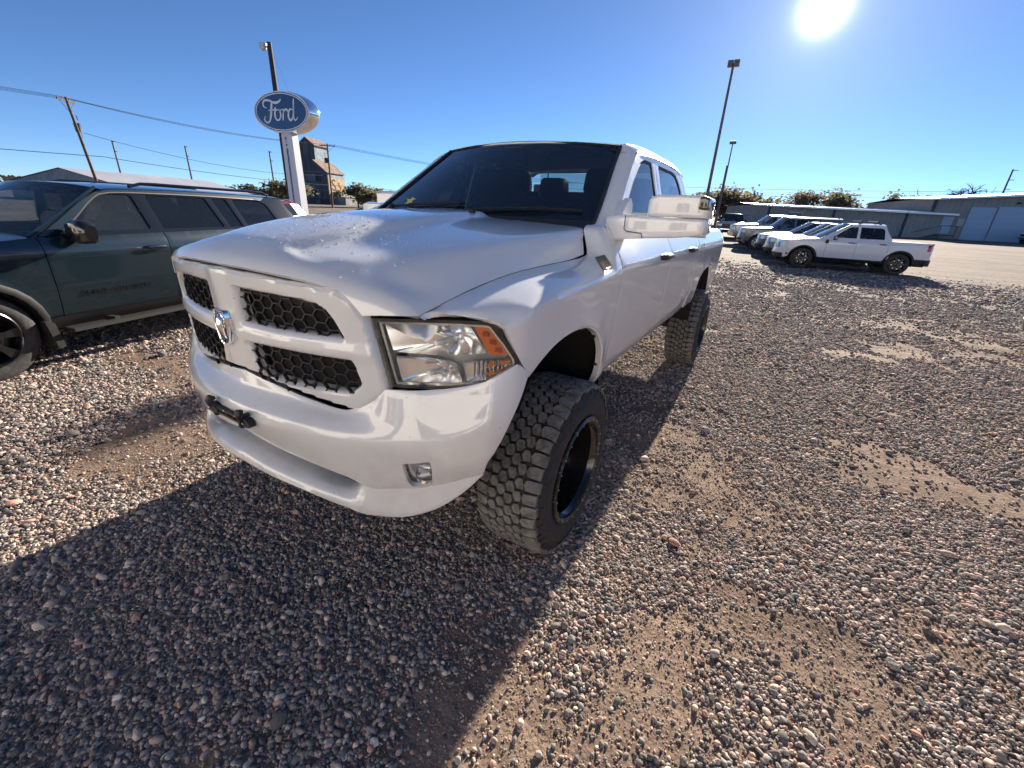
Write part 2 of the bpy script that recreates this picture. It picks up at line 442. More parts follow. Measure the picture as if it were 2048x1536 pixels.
# ---- fender -------------------------------------------------------------
gap_y = [-.757, -.694, -.628, -.506, -.368, -.211, -.028, .141, .262, .30, .335, .43]
gap_x = [.747, .755, .762, .773, .786, .801, .819, .835, .846, .850, .806, .790]
gap_z = [1.285, 1.302, 1.322, 1.346, 1.370, 1.386, 1.396, 1.404, 1.414, 1.425, 1.532, 1.560]
_xc = pc([-.757, -.70, -.66, -.62, -.58, -.545, -.50, -.40, .6], [.752, .815, .875, .922, .958, .984, .996, 1.003, 1.003])
_zc = pc([-.757, -.62, -.44, -.157, .413, .6], [1.287, 1.287, 1.318, 1.336, 1.358, 1.362])
FV = [0, .06, .12, .15, .165, .18, .22, .30, .42, .55, .68, .80]
def fender_sec(y, xg, zg):
    xc, zc = float(_xc(y)), float(_zc(y)); s = []
    for v in FV:
        if v <= .165:
            t = {0: 0, .06: .40, .12: .78, .15: .95, .165: 1.0}[v]; bl = {0: 0, .06: .010, .12: .012, .15: .006, .165: 0}[v]
            q = np.array((lerp(xg, xc, t), lerp(zg, zc, t) + bl))
            if y > .25:      # scoop up into the cowl and the door
                k = interp(y, (.25, .30, .335, .43), (0, .18, .62, 1))
                full = {0: (.790, 1.560), .06: (.865, 1.562), .12: (.930, 1.497), .15: (.984, 1.410), .165: (1.004, zc)}[v]
                if v > 0: q = q * (1 - k) + np.array(full) * k
            s.append(tuple(q))
        else:
            z = zc - (v - .165); s.append((float(SX(y, z)) + .003, z))
    return s
FEN = Skin(gap_y, FV, [fender_sec(a, b, c) for a, b, c in zip(gap_y, gap_x, gap_z)])
def fz(y, z):       # parameter v of height z on the fender side
    return float(_zc(y)) - z + .165
arch_front = smooth_poly([(.305, .765), (.302, .84), (.283, .93), (.235, 1.03), (.15, 1.10), (.02, 1.152), (-.14, 1.165), (-.28, 1.145), (-.40, 1.10), (-.475, 1.062)], .03)
o_f = [(y, 0.) for y in np.linspace(-.757, .43, 34)]
o_f = [(y, v) for y, v in o_f if y <= .408] + [(.408, 0.)]
o_f += [(.408, fz(.4, z)) for z in (1.2, 1.0, .85, .765)]
o_f += [(y, fz(y, z)) for y, z in arch_front]
o_f += [(-.545, fz(-.545, 1.143)), (-.585, fz(-.585, 1.212)), (-.62, .172), (-.66, .165), (-.70, .15)]
def fen_fn(P): x, z = FEN(P[:, 0], P[:, 1]); return np.stack([x, P[:, 0], z], -1)
for s in (1, -1):
    fo = panel('fender', o_f, fen_fn, WHITE, truck, d=.022, edge=.016, thick=.02, out=(1, 0, .3), mirror=s < 0)
    b = MB(); pts = [(float(SX(y, z)) + .003, y, z) for y, z in arch_front]
    c = np.array([-.06, .80]); v = []
    for x, y, z in pts: v += [(s * (x - .004), y, z), (s * (x - .008), y - (y - c[0]) * .03, z - (z - c[1]) * .03), (s * (x - .034), y - (y - c[0]) * .035, z - (z - c[1]) * .035)]
    f = []
    for i in range(len(pts) - 1):
        for j in (0, 1): f.append((i * 3 + j, i * 3 + 3 + j, i * 3 + 4 + j, i * 3 + 1 + j))
    b.add(v, f); b.build('arch_lip', WHITE, fo)
    b = MB()
    for i in range(4, len(pts) - 8, 6):       # plastic clips on the lip
        x, y, z = pts[i]; b.box((s * (x - .03), y - (y - c[0]) * .045, z - (z - c[1]) * .045), (.02, .012, .012))
    b.split('liner_clip', BLACK, fo)
# wheel wells
for s in (1, -1):
    for cy, cz, r, nm in ((-.09, .72, .455, 'wheel_well'), (3.55, .72, .47, 'wheel_well')):
        b = MB(); th = np.linspace(-.25, math.pi - (.45 if cy < 1 else -.25), 25)
        b.grid(lambda t, x: (s * x, cy + r * math.cos(t), cz + r * math.sin(t)), th, [.50, .97], flip=s > 0)
        b.add([(s * .50, cy + r * math.cos(t), cz + r * math.sin(t)) for t in th] + [(s * .50, cy, cz - .3)], [(i, i + 1, len(th)) for i in range(len(th) - 1)])
        b.build(nm, VOID, truck)

# ---- hood ---------------------------------------------------------------
_hl = [  # lengthwise lines of the hood: y stations, x, z
    ([-.85, -.70, -.5, -.2, .1, .46], [0, 0, 0, 0, 0, 0], [1.470, 1.506, 1.541, 1.572, 1.590, 1.601]),
    ([-.85, -.70, -.5, -.2, .1, .46], [.12, .13, .14, .13, .11, .10], [1.466, 1.503, 1.538, 1.569, 1.588, 1.599]),
    ([-.85, -.70, -.5, -.2, .1, .46], [.20, .235, .255, .245, .215, .185], [1.457, 1.492, 1.527, 1.560, 1.581, 1.594]),
    ([-.85, -.70, -.5, -.2, .1, .46], [.29, .315, .335, .325, .295, .265], [1.434, 1.458, 1.487, 1.524, 1.550, 1.568]),
    ([-.85, -.70, -.5, -.2, .1, .46], [.44, .48, .51, .53, .53, .53], [1.418, 1.440, 1.466, 1.506, 1.536, 1.556]),
    ([-.80, -.735, -.62, -.46, -.26, -.02, .18, .46], [.55, .568, .605, .65, .695, .74, .762, .782], [1.388, 1.400, 1.420, 1.446, 1.480, 1.507, 1.522, 1.538]),
    ([-.74, -.70, -.60, -.46, -.26, -.02, .18, .46], [.650, .660, .690, .718, .748, .785, .806, .822], [1.340, 1.352, 1.373, 1.402, 1.436, 1.462, 1.480, 1.490]),
    (gap_y[:10] + [.46], [x - .006 for x in gap_x[:10]] + [.846], gap_z[:10] + [1.44])]
def hood_y0(x): return -.962 + sw(x)
HV = [0, .13, .25, .37, .50, .64, .74, .84]; HE = [0., .010, .022, .06, .12, .20, .32, .48, .66, .86, 1.06, 1.24, 1.42]
def _hsec(e):
    if e == 0.: return list(zip([0, .13, .25, .36, .455, .535, .575, .598], [1.392, 1.391, 1.387, 1.380, 1.370, 1.349, 1.312, 1.281]))
    if e == .010: return list(zip([0, .13, .25, .36, .458, .541, .61, .672], [1.409, 1.408, 1.403, 1.395, 1.384, 1.364, 1.328, 1.286]))
    if e == .022: return list(zip([0, .13, .25, .36, .46, .545, .645, .741], [1.421, 1.419, 1.414, 1.406, 1.393, 1.373, 1.336, 1.288]))
    if e == .06: return list(zip([0, .13, .25, .36, .46, .555, .652, .746], [1.444, 1.442, 1.435, 1.423, 1.408, 1.387, 1.347, 1.297]))
    out = []
    for ys, xs, zs in _hl:
        x = xs[0]
        for _ in range(12): y = float(hood_y0(x)) + e; x = float(pchip(ys, xs, min(max(y, ys[0]), ys[-1])))
        out.append((x, float(pchip(ys, zs, min(max(y, ys[0]), ys[-1])))))
    return out
HSEC = np.array([_hsec(e) for e in HE]); HOODS = Skin(HE, HV, HSEC)
_he = np.linspace(0, 1.42, 143); _hx = np.linspace(0, .86, 87); _hv = np.linspace(0, .84, 85)
_E, _V = np.meshgrid(_he, _hv, indexing='ij'); _X, _Z = (q.reshape(_E.shape) for q in HOODS(_E.ravel(), _V.ravel()))
_HT = np.stack([np.interp(_hx, _X[i], _Z[i]) for i in range(len(_he))])
def _hood(P):
    """height of the hood over plan points"""
    P = np.asarray(P, float); x = np.clip(np.abs(P[:, 0]), 0, .859); e = np.clip(P[:, 1] - hood_y0(x), 0, 1.419)
    i = (e / .01).astype(int); j = (x / .01).astype(int); a, c = e / .01 - i, x / .01 - j
    return (_HT[i, j] * (1 - a) + _HT[i + 1, j] * a) * (1 - c) + (_HT[i, j + 1] * (1 - a) + _HT[i + 1, j + 1] * a) * c
hood_edge_side_e = np.concatenate([np.linspace(0, .022, 4), np.linspace(.04, 1.02, 26)])
_rear = [(.846, .285), (.815, .318), (.79, .37), (.70, .408), (.55, .385), (.40, .352), (.2, .328), (0, .318)]
def _vrear(x, y):
    e = y - float(hood_y0(x)); lo, hi = 0., .84
    for _ in range(34):
        m_ = (lo + hi) / 2
        if float(HOODS(np.array([e]), np.array([m_]))[0][0]) < x: lo = m_
        else: hi = m_
    return (lo + hi) / 2, e
right = [(v, 0.) for v in (.13, .25, .37, .50, .64, .70, .74, .80)] + [(.84, e) for e in hood_edge_side_e] + [_vrear(x, y) for x, y in _rear]
o_h = [(0, 0.)] + right + [(-v, e) for v, e in right[-2::-1]]
def hood_fn(P):
    x, z = HOODS(P[:, 1], np.abs(P[:, 0])); return np.stack([x * np.sign(P[:, 0] + 1e-12), hood_y0(x) + P[:, 1], z], -1)
hood = panel('hood', o_h, hood_fn, WHITE_CLEAN, truck, d=.022, edge=.014, thick=.025, out=(0, 0, 1))
b = MB()      # inner edge below the shut line
b.grid(lambda t, k: (t, float(-.935 + sw(t)), lerp(1.392, 1.30, k) - .115 * t * t), np.linspace(-.50, .50, 25), (0, 1)); b.build('radiator_support', VOID, truck)
b = MB()      # engine bay floor: keeps light out of the gaps
b.box((0, -.08, 1.16), (1.44, .86, .05)); b.box((0, .40, 1.30), (1.5, .06, .40)); b.box((.71, -.05, 1.22), (.03, .78, .14)); b.box((-.71, -.05, 1.22), (.03, .78, .14)); b.split('engine_bay_liner', VOID, truck)
# rain drops
rng = np.random.default_rng(4); P = []
while len(P) < 520:
    x, y = rng.uniform(-.42, .62), rng.uniform(-.88, -.05)
    k = math.exp(-((x - .22) / .30) ** 2 - ((y + .55) / .24) ** 2)
    if rng.random() < k: P.append((x, y))
P = np.array(P); Z = _hood(P); e = .004
nx = -( _hood(P + [e, 0]) - Z) / e; ny = -(_hood(P + [0, e]) - Z) / e
v, f = [], []
for (x, y), z, a, c in zip(P, Z, nx, ny):
    r = rng.choice([.0014, .002, .0028, .004], p=[.45, .3, .18, .07]); k = len(v)
    n = Vector((a, c, 1)).normalized(); t1 = n.orthogonal().normalized(); t2 = n.cross(t1); o = Vector((x, y, z))
    el = rng.uniform(1, 1.7)
    for h, q in ((-.1, 1.), (.42, .82), (.62, .45)):
        for i in range(8):
            u = 2 * math.pi * i / 8; v.append(tuple(o + n * (h * r) + (t1 * math.cos(u) * el + t2 * math.sin(u)) * (r * q)))
    v.append(tuple(o + n * (.7 * r)))
    for lay in (0, 1):
        f += [(k + lay * 8 + i, k + lay * 8 + (i + 1) % 8, k + lay * 8 + 8 + (i + 1) % 8, k + lay * 8 + 8 + i) for i in range(8)]
    f += [(k + 16 + i, k + 16 + (i + 1) % 8, k + 24) for i in range(8)]
WATER = mat('water_drop', (.74, .75, .76), .05, coat=1.)
tag(mk('rain_drops', v, f, WATER, hood, sharp=80), kind='stuff')
b = MB()
for x in (-.22, .22):
    z = float(_hood(np.array([[x, .22]]))[0]); b.box((x, .22, z + .006), (.035, .028, .016), taper=.6)
b.split('washer_nozzle', BLACK, hood)

# ---- grille -------------------------------------------------------------
def grille_poly(k=0.):
    r = [(0, 1.012), (.21, .985), (.40, .957), (.50, .942), (.525, .942), (.555, .952), (.61, .997), (.636, 1.03), (.632, 1.06), (.62, 1.15), (.603, 1.215), (.588, 1.272), (.570, 1.308), (.545, 1.332), (.50, 1.351), (.41, 1.360), (.2, 1.371), (0, 1.376)]
    return r + [(-x, z) for x, z in r[-2:0:-1]]
up_open = [(.086, 1.312), (.27, 1.310), (.40, 1.302), (.44, 1.296), (.468, 1.281), (.486, 1.259), (.499, 1.235), (.515, 1.199), (.25, 1.196), (.092, 1.200)]
lo_open = [(.092, 1.118), (.25, 1.121), (.535, 1.120), (.553, 1.045), (.522, 1.012), (.495, 1.008), (.38, 1.006), (.22, 1.004), (.118, 1.010)]
holes = [up_open, lo_open, [(-x, z) for x, z in up_open[::-1]], [(-x, z) for x, z in lo_open[::-1]]]
gp = grille_poly()
def grille_fn(P):
    d = np.min([dist_to(h, P) for h in holes], axis=0); de = dist_to(gp, P)
    k = np.clip(1 - d / .014, 0, 1); k2 = np.clip(1 - de / .010, 0, 1)
    bar = .012 * np.clip(1 - np.abs(P[:, 1] - 1.150) / .040, 0, 1) * (np.abs(P[:, 0]) > .05)
    cen = -.012 * np.exp(-(P[:, 0] / .05) ** 2)
    y = GY + sw(P[:, 0]) - .012 + .016 * k ** 1.5 + .010 * k2 ** 2 - bar * .8 + cen + (P[:, 1] - 1.17) * -.05
    return np.stack([P[:, 0], y, P[:, 1]], -1)
grille = panel('grille', gp, grille_fn, WHITE, truck, holes=holes, d=.010, edge=.009, thick=.05, out=(0, -1, 0), roll=.002, ext=(0, .03, 0))
# honeycomb inserts: hexagonal cells with real walls, clipped to each opening
def honeycomb(poly, name):
    cw, ch, wl = .058, .0415, .0022; b = MB()
    poly = np.array(poly); lo, hi = poly.min(0) - .04, poly.max(0) + .04
    def Yb(x): return GY + float(sw(x)) - .002
    nodes = set(); E = set()
    ni = int((hi[0] - lo[0]) / (cw * .75)) + 3; nj = int((hi[1] - lo[1]) / ch) + 3
    for i in range(ni):
        for j in range(nj):
            cx = lo[0] + i * cw * .75; cz = lo[1] + (j + (.5 if i % 2 else 0)) * ch
            h = [(round(cx + a * cw, 4), round(cz + c * ch, 4)) for a, c in ((.5, 0), (.25, .5), (-.25, .5), (-.5, 0), (-.25, -.5), (.25, -.5))]
            for k in range(6):
                p, q = h[k], h[(k + 1) % 6]; E.add((p, q) if p < q else (q, p))
    E = sorted(E); M = np.array([((p[0] + q[0]) / 2, (p[1] + q[1]) / 2) for p, q in E]); ok = inside(poly, M) | (dist_to(poly, M) < .03)
    for (p, q), o in zip(E, ok):
        if not o: continue
        p, q = np.array(p), np.array(q); t = (q - p) / np.linalg.norm(q - p); n = np.array([-t[1], t[0]]) * wl; p = p - t * .001; q = q + t * .001
        c = [p + n, q + n, q - n, p - n]
        v = [(x, Yb(x) + .002, z) for x, z in c] + [(x, Yb(x) + .013, z) for x, z in c]
        b.add(v, [(0, 1, 2, 3), (0, 4, 5, 1), (2, 6, 7, 3), (1, 5, 6, 2), (3, 7, 4, 0)])
    return tag(b.build(name, MESHBLACK, grille, smooth=False), kind='stuff')
for h in holes: honeycomb(h, 'honeycomb_insert')
b = MB(); b.grid(lambda x, z: (x, GY + float(sw(x)) + .055, z), np.linspace(-.6, .6, 21), (.98, 1.34)); b.build('grille_backing', VOID, grille)
# chrome shield badge with a ram's head
bx, bz, by = .0, 1.170, GY - .030
sh = rounded([(-.040, 1.232), (.040, 1.232), (.044, 1.18), (.024, 1.108), (0, 1.094), (-.024, 1.108), (-.044, 1.18)], .012, 3)
b = MB()
n = len(sh); c = np.array([0, 1.17])
rings = [(1.0, .020), (1.0, -.002), (.93, -.010), (.84, -.008), (.80, .002)]
v = []
for k, dy in rings: v += [(x * k, by + dy, 1.17 + (z - 1.17) * k) for x, z in sh]
f = [(i * n + j, (i + 1) * n + j, (i + 1) * n + (j + 1) % n, i * n + (j + 1) % n) for i in range(len(rings) - 1) for j in range(n)]
f.append(tuple(range(4 * n, 5 * n)))
b.add(v, f); em = b.build('emblem', CHROME, grille, recalc=True)
b = MB()
b.tube([(0, by - .001, 1.212), (0, by - .006, 1.195), (0, by - .011, 1.170), (0, by - .008, 1.138), (0, by - .001, 1.120)], [.008, .014, .013, .010, .007], 10)
for s in (1, -1):
    b.tube([(s * .004, by - .002, 1.208), (s * .015, by - .004, 1.212), (s * .026, by - .004, 1.203), (s * .029, by - .003, 1.184), (s * .024, by - .002, 1.166), (s * .016, by - .002, 1.164), (s * .014, by - .003, 1.176)], [.006, .007, .007, .006, .005, .004, .002], 9)
b.build('ram_head', CHROME, em)

# ---- headlights ---------------------------------------------------------
HO = [(.602, 1.268), (.74, 1.275), (.845, 1.276), (.915, 1.271), (.927, 1.264), (.965, 1.198), (.990, 1.146), (.992, 1.130), (.984, 1.100), (.955, 1.070), (.90, 1.052), (.82, 1.043), (.66, 1.040), (.648, 1.044)]
def head_y(x): return -.935 + sw(x)
def head_fn(off, bulge=0.):
    def fn(P):
        y = head_y(P[:, 0]) + off; return np.stack([P[:, 0] - off * .5 * np.clip((P[:, 0] - .8) * 3, 0, 1), y, P[:, 1]], -1)
    return fn
def shrink(poly, d):
    P = np.array(poly, float); n = len(P); out = []
    A = sum(P[i - 1][0] * P[i][1] - P[i][0] * P[i - 1][1] for i in range(n)); sg = 1 if A > 0 else -1
    for i in range(n):
        a = P[i] - P[i - 1]; c = P[(i + 1) % n] - P[i]; a /= np.linalg.norm(a); c /= np.linalg.norm(c)
        na, nc = np.array([-a[1], a[0]]), np.array([-c[1], c[0]]); m_ = na + nc; m_ /= max(np.linalg.norm(m_), 1e-6)
        k = 1 / max(.5, m_ @ na); out.append(tuple(P[i] + m_ * d * k * sg))
    return out
STRUTM = mat('headlight_bezel', (.72, .73, .73), .25, .8)
def headlight(mirror):
    sx = -1 if mirror else 1
    base = panel('headlight', HO, head_fn(.115), mat('headlight_housing', (.80, .82, .82), .45, .1), truck, d=.04, edge=.03, thick=.0, out=(0, -1, 0), mirror=mirror)
    rim = panel('bezel', HO, head_fn(.006), BLACK, base, holes=[shrink(HO, .010)], d=.012, edge=.02, thick=.06, out=(0, -1, 0), mirror=mirror)
    fr = panel('inner_frame', shrink(HO, .010), head_fn(.014), STRUTM, base, holes=[shrink(HO, .018)], d=.01, edge=.02, thick=.09, out=(0, -1, 0), mirror=mirror)
    def fl(v): return [(sx * a, y, z) for a, y, z in v]
    def bowl(poly, cx, cz, depth, name, m):
        """faceted reflector bowl dished back from a shaped mouth"""
        P = resample(poly, .012); k = len(P); V, F = [], []
        for t in (0, .25, .5, .72, .88, .97):
            for (x, z) in P:
                X, Z_ = lerp(x, cx, t), lerp(z, cz, t)
                V.append((X, float(head_y(lerp(x, cx, t * .6))) + .022 + depth * (1 - (1 - t) ** 2.2) + .004 * math.sin(X * 190) * t * (1 - t), Z_))
        for i in range(5): F += [(i * k + j, (i + 1) * k + j, (i + 1) * k + (j + 1) % k, i * k + (j + 1) % k) for j in range(k)]
        F.append(tuple(range(5 * k, 6 * k)))
        o_ = mk(name, fl(V), F, m, base, sharp=18); return o_
    hi = bowl(rounded([(.628, 1.252), (.732, 1.258), (.862, 1.258), (.905, 1.166), (.79, 1.156), (.650, 1.160)], .012), .80, 1.205, .075, 'reflector', SILVER)
    lo = bowl(rounded([(.655, 1.146), (.76, 1.148), (.80, 1.138), (.835, 1.10), (.845, 1.062), (.672, 1.056)], .012), .775, 1.10, .075, 'reflector', SILVER)
    tb = bowl(rounded([(.845, 1.142), (.975, 1.140), (.962, 1.098), (.93, 1.078), (.855, 1.066)], .010), .92, 1.11, .045, 'reflector', SILVER)
    # bulbs, shields and ribs
    b = MB()
    b.tube(fl([(.80, -.665, 1.205), (.79, -.735, 1.205)]), [.012, .009], 10); b.tube(fl([(.775, -.69, 1.10), (.765, -.745, 1.10)]), [.012, .009], 10)
    b.split('bulb', mat('bulb_glass', (.9, .9, .88), .1), base)
    b = MB()
    for cx, cz in ((.912, 1.122), (.948, 1.130), (.915, 1.092), (.945, 1.10)):
        b.tube(fl([(cx, float(head_y(cx)) + .05, cz), (cx - .01, float(head_y(cx)) + .022, cz)]), [.011, .008], 8)
    b.split('signal_bulb', mat('amber_bulb', (.85, .28, .02), .2, coat=.5), base)
    b = MB()      # chrome step between the chambers and fluted edges
    b.grid(lambda x, k: (sx * x, float(head_y(x)) + .016 + .022 * k, 1.152 - .004 * k), np.linspace(.64, .975, 20), (0, 1))
    b.grid(lambda x, k: (sx * x, float(head_y(x)) + .018 + .02 * k, 1.262 - .004 * k), np.linspace(.615, .92, 20), (0, 1))
    b.grid(lambda x, k: (sx * x, float(head_y(x)) + .018 + .05 * k, interp(x, (.65, .82, .9, .95), (1.052, 1.054, 1.062, 1.078)) - .002 * k), np.linspace(.66, .95, 20), (0, 1))
    b.split('trim', CHROME, base)
    b = MB()
    for i in range(9):
        x = .868 + i * .010; b.box((sx * x, float(head_y(x)) + .040, 1.108), (.003, .012, .062))
    b.split('flute', SILVER, base)
    am = panel('turn_signal', rounded([(.872, 1.258), (.914, 1.256), (.966, 1.168), (.955, 1.158), (.916, 1.156)], .006, 2), head_fn(.022), AMBER, base, d=.012, edge=.012, thick=.012, out=(0, -1, 0), mirror=mirror)
    b = MB()
    for (cx, cz) in ((.905, 1.232), (.922, 1.205), (.936, 1.178)): b.box((sx * cx, float(head_y(cx)) + .016, cz), (.022, .008, .014))
    b.split('signal_cell', mat('dark_amber', (.50, .085, .008), .25, coat=.6), am)
    panel('lens', shrink(HO, .009), head_fn(.002), CLEAR, base, d=.02, edge=.02, thick=0., out=(0, -1, 0), mirror=mirror)
    sl = panel('seal', [(.598, 1.262), (.606, 1.268), (.652, 1.040), (.642, 1.036)], head_fn(.006), mat('grey_seal', (.13, .135, .13), .5), base, d=.01, thick=.05, out=(0, -1, 0), mirror=mirror)
headlight(False); headlight(True)

# ---- front bumper -------------------------------------------------------
plan = [(x, float(-1.0 + sw(x))) for x in np.linspace(0, .955, 40)]
plan += [(.975, -.622), (.988, -.595), (.998, -.56), (1.003, -.52), (1.004, -.46)]
plan = np.array(plan); _sl = np.concatenate([[0], np.cumsum(np.hypot(*np.diff(plan, axis=0).T))])
def bplan(s):
    s = np.asarray(s, float); a = np.abs(s); x = np.interp(a, _sl, plan[:, 0]); y = np.interp(a, _sl, plan[:, 1])
    e = .01; dx = np.interp(a + e, _sl, plan[:, 0]) - np.interp(a - e, _sl, plan[:, 0]); dy = np.interp(a + e, _sl, plan[:, 1]) - np.interp(a - e, _sl, plan[:, 1])
    l = np.hypot(dx, dy); l[l == 0] = 1
    return x * np.sign(s + 1e-12), y, dy / l * np.sign(s + 1e-12), -dx / l      # point and outward normal
def s_of_x(x): return interp(x, plan[:, 0], _sl)
BV = [0, .04, .10, .15, .18, .21, .25, .30, .36, .42, .46]
# each station: (offset outward, z) at BV
BST = [0, .20, .36, .50, s_of_x(.60), s_of_x(.66), s_of_x(.74), s_of_x(.82), s_of_x(.90), s_of_x(.965), s_of_x(1.0), s_of_x(1.0) + .12]
def bsec(*p): return list(p)
B0 = [(-.070, .988), (-.060, .948), (-.028, .905), (-.006, .880), (.0, .866), (.003, .850), (0, .825), (-.008, .795), (-.020, .765), (-.03, .750), (-.045, .745)]
B1 = [(-.070, .968), (-.060, .940), (-.028, .905), (-.006, .880), (.0, .864), (.003, .848), (0, .820), (-.008, .785), (-.020, .745), (-.03, .725), (-.045, .720)]
B2 = [(-.070, .945), (-.062, .928), (-.030, .902), (-.006, .878), (.0, .860), (.003, .842), (0, .812), (-.008, .772), (-.020, .725), (-.03, .705), (-.045, .700)]
B3 = [(-.066, .932), (-.056, .918), (-.030, .900), (-.008, .875), (.0, .853), (.002, .832), (-.002, .80), (-.008, .755), (-.016, .705), (-.028, .682), (-.04, .675)]
B4 = [(-.064, .985), (-.052, .952), (-.028, .908), (-.008, .875), (.0, .848), (0, .825), (-.004, .79), (-.010, .745), (-.018, .695), (-.026, .660), (-.03, .645)]
B5 = [(-.056, 1.032), (-.044, .985), (-.024, .920), (-.008, .88), (0, .848), (0, .825), (-.005, .79), (-.012, .745), (-.022, .70), (-.032, .665), (-.038, .648)]
B6 = [(-.052, 1.036), (-.040, .995), (-.022, .935), (-.008, .885), (0, .852), (0, .828), (-.005, .79), (-.013, .745), (-.026, .70), (-.038, .668), (-.045, .652)]
B7 = [(-.058, 1.042), (-.045, 1.00), (-.024, .945), (-.009, .90), (0, .868), (0, .842), (-.006, .80), (-.015, .755), (-.030, .71), (-.042, .682), (-.05, .668)]
B8 = [(-.050, 1.058), (-.040, 1.02), (-.022, .97), (-.009, .93), (0, .902), (0, .875), (-.006, .83), (-.016, .78), (-.032, .735), (-.045, .705), (-.055, .69)]
B9 = [(-.030, 1.090), (-.024, 1.06), (-.014, 1.02), (-.005, .98), (0, .955), (0, .93), (-.006, .88), (-.016, .82), (-.032, .765), (-.045, .73), (-.055, .71)]
B10 = [(-.010, 1.130), (-.008, 1.10), (-.004, 1.06), (-.001, 1.02), (0, .99), (0, .96), (-.005, .91), (-.014, .85), (-.030, .79), (-.043, .75), (-.053, .73)]
B11 = [(-.002, 1.135), (-.002, 1.10), (0, 1.06), (0, 1.02), (0, .99), (0, .96), (-.005, .91), (-.014, .85), (-.030, .79), (-.043, .75), (-.053, .73)]
_bs = [B0, B1, B2, B3, B4, B5, B6, B7, B8, B9, B10, B11]
BUMP = Skin(BST, BV, _bs)
def bump_fn(P):
    x, y, nx, ny = bplan(P[:, 0]); off, z = BUMP(np.abs(P[:, 0]), P[:, 1]); k = np.abs(P[:, 0])
    return np.stack([x + nx * off, y + ny * off, z], -1)
def s_at_y(y): return interp(y, plan[:, 1], _sl)
end = [(s_at_y(-.553), 0.), (s_at_y(-.49), .07), (s_at_y(-.535), .16), (s_at_y(-.575), .22), (s_at_y(-.625), .30), (s_at_y(-.655), .36), (s_at_y(-.662), .42), (s_at_y(-.666), .46)]
ob = [(s, 0.) for s in np.linspace(-end[0][0], end[0][0], 60)] + end[1:] + [(s, .46) for s in np.linspace(end[-1][0], -end[-1][0], 60)[1:-1]] + [(-a, c) for a, c in end[:0:-1]]
fx0, fx1 = s_of_x(.712), s_of_x(.800)
fog = rounded([(fx0, .262), (fx1 - .006, .250), (fx1, .285), (fx1 - .004, .432), (fx0 + .024, .432), (fx0 + .013, .38)], [.008, .012, .012, .018, .018, .01])
bumper = panel('front_bumper', ob, bump_fn, WHITE, truck, holes=[fog, [(-a, c) for a, c in fog[::-1]]], d=.020, edge=.014, thick=.022, out=(0, -1, 0), roll=.002)
for s in (1, -1):
    def fog_fn(dep):
        def fn(P):
            Q = bump_fn(P * [s, 1]); x, y, nx, ny = bplan(P[:, 0] * s); return Q - np.stack([nx * dep, ny * dep, 0 * nx], -1)
        return fn
    c = np.array(fog).mean(0)
    fl_ = panel('fog_lamp', fog, fog_fn(.035), SILVER, bumper, d=.02, edge=.012, thick=0., out=(0, -1, 0))
    lens = [(c[0] + (a - c[0]) * .99, e_) for a, e_ in fog if a > c[0] - .02]
    b = MB(); Q = fog_fn(.016)(np.array([[c[0] + .012, c[1]]]))[0]; _, _, nx_, ny_ = bplan(np.array([s * (c[0] + .012)])); nv = Vector((nx_[0], ny_[0], .0)).normalized()
    t1 = nv.cross(Vector((0, 0, 1))).normalized(); ring = []
    for k, (r_, dp) in enumerate(((.036, -.02), (.036, 0.), (.028, .006), (.012, .010))):
        ring.append([tuple(Vector(Q) + nv * dp + (t1 * math.cos(u) * .8 + Vector((0, 0, 1)) * math.sin(u)) * r_) for u in np.linspace(0, 2 * math.pi, 20, endpoint=False)])
    vv = [p for r_ in ring for p in r_]; ff = [(i * 20 + j, i * 20 + (j + 1) % 20, (i + 1) * 20 + (j + 1) % 20, (i + 1) * 20 + j) for i in range(3) for j in range(20)] + [tuple(range(60, 80))]
    b.add(vv, ff); b.build('fog_lens', CLEAR, fl_, recalc=True)
# black floor of the lower slot, then the chin lip
def lipsec(v, p): return p
LV = [0, .05, .10, .14, .16, .20]
LC = [(-.105, .690), (-.060, .678), (-.018, .655), (.0, .622), (-.008, .608), (-.08, .605)]
LS = [(-.10, .658), (-.060, .650), (-.020, .632), (-.002, .600), (-.010, .588), (-.08, .585)]
L55 = [(-.085, .620), (-.052, .618), (-.022, .602), (-.006, .568), (-.012, .556), (-.08, .555)]
L60 = [(-.038, .655), (-.030, .625), (-.018, .585), (-.010, .548), (-.016, .536), (-.08, .54)]
L70 = [(-.042, .655), (-.036, .625), (-.026, .585), (-.016, .548), (-.022, .538), (-.09, .54)]
L82 = [(-.052, .672), (-.046, .645), (-.038, .608), (-.028, .575), (-.034, .566), (-.10, .57)]
L92 = [(-.056, .700), (-.054, .68), (-.050, .655), (-.044, .632), (-.050, .624), (-.12, .63)]
L100 = [(-.053, .722), (-.054, .715), (-.056, .708), (-.058, .700), (-.064, .696), (-.12, .70)]
LST = [0, .30, s_of_x(.50), s_of_x(.575), s_of_x(.68), s_of_x(.79), s_of_x(.88), end[-1][0]]
LIP = Skin(LST, LV, [LC, LS, L55, L60, L70, L82, L92, L100])
b = MB(); ss = np.linspace(-end[-1][0], end[-1][0], 121); lv = [0, .025, .05, .075, .10, .12, .14, .15, .16, .18, .20]
S2, V2 = np.meshgrid(ss, lv, indexing='ij'); S2 = S2.ravel(); V2 = V2.ravel()
x, y, nx, ny = bplan(S2); off, z = LIP(np.abs(S2), V2); pts = np.stack([x + nx * off, y + ny * off, z], -1); nl = len(lv)
b.add(pts, [(i * nl + j, i * nl + j + 1, (i + 1) * nl + j + 1, (i + 1) * nl + j) for i in range(len(ss) - 1) for j in range(nl - 1)])
b.build('chin_lip', WHITE, bumper, recalc=True)
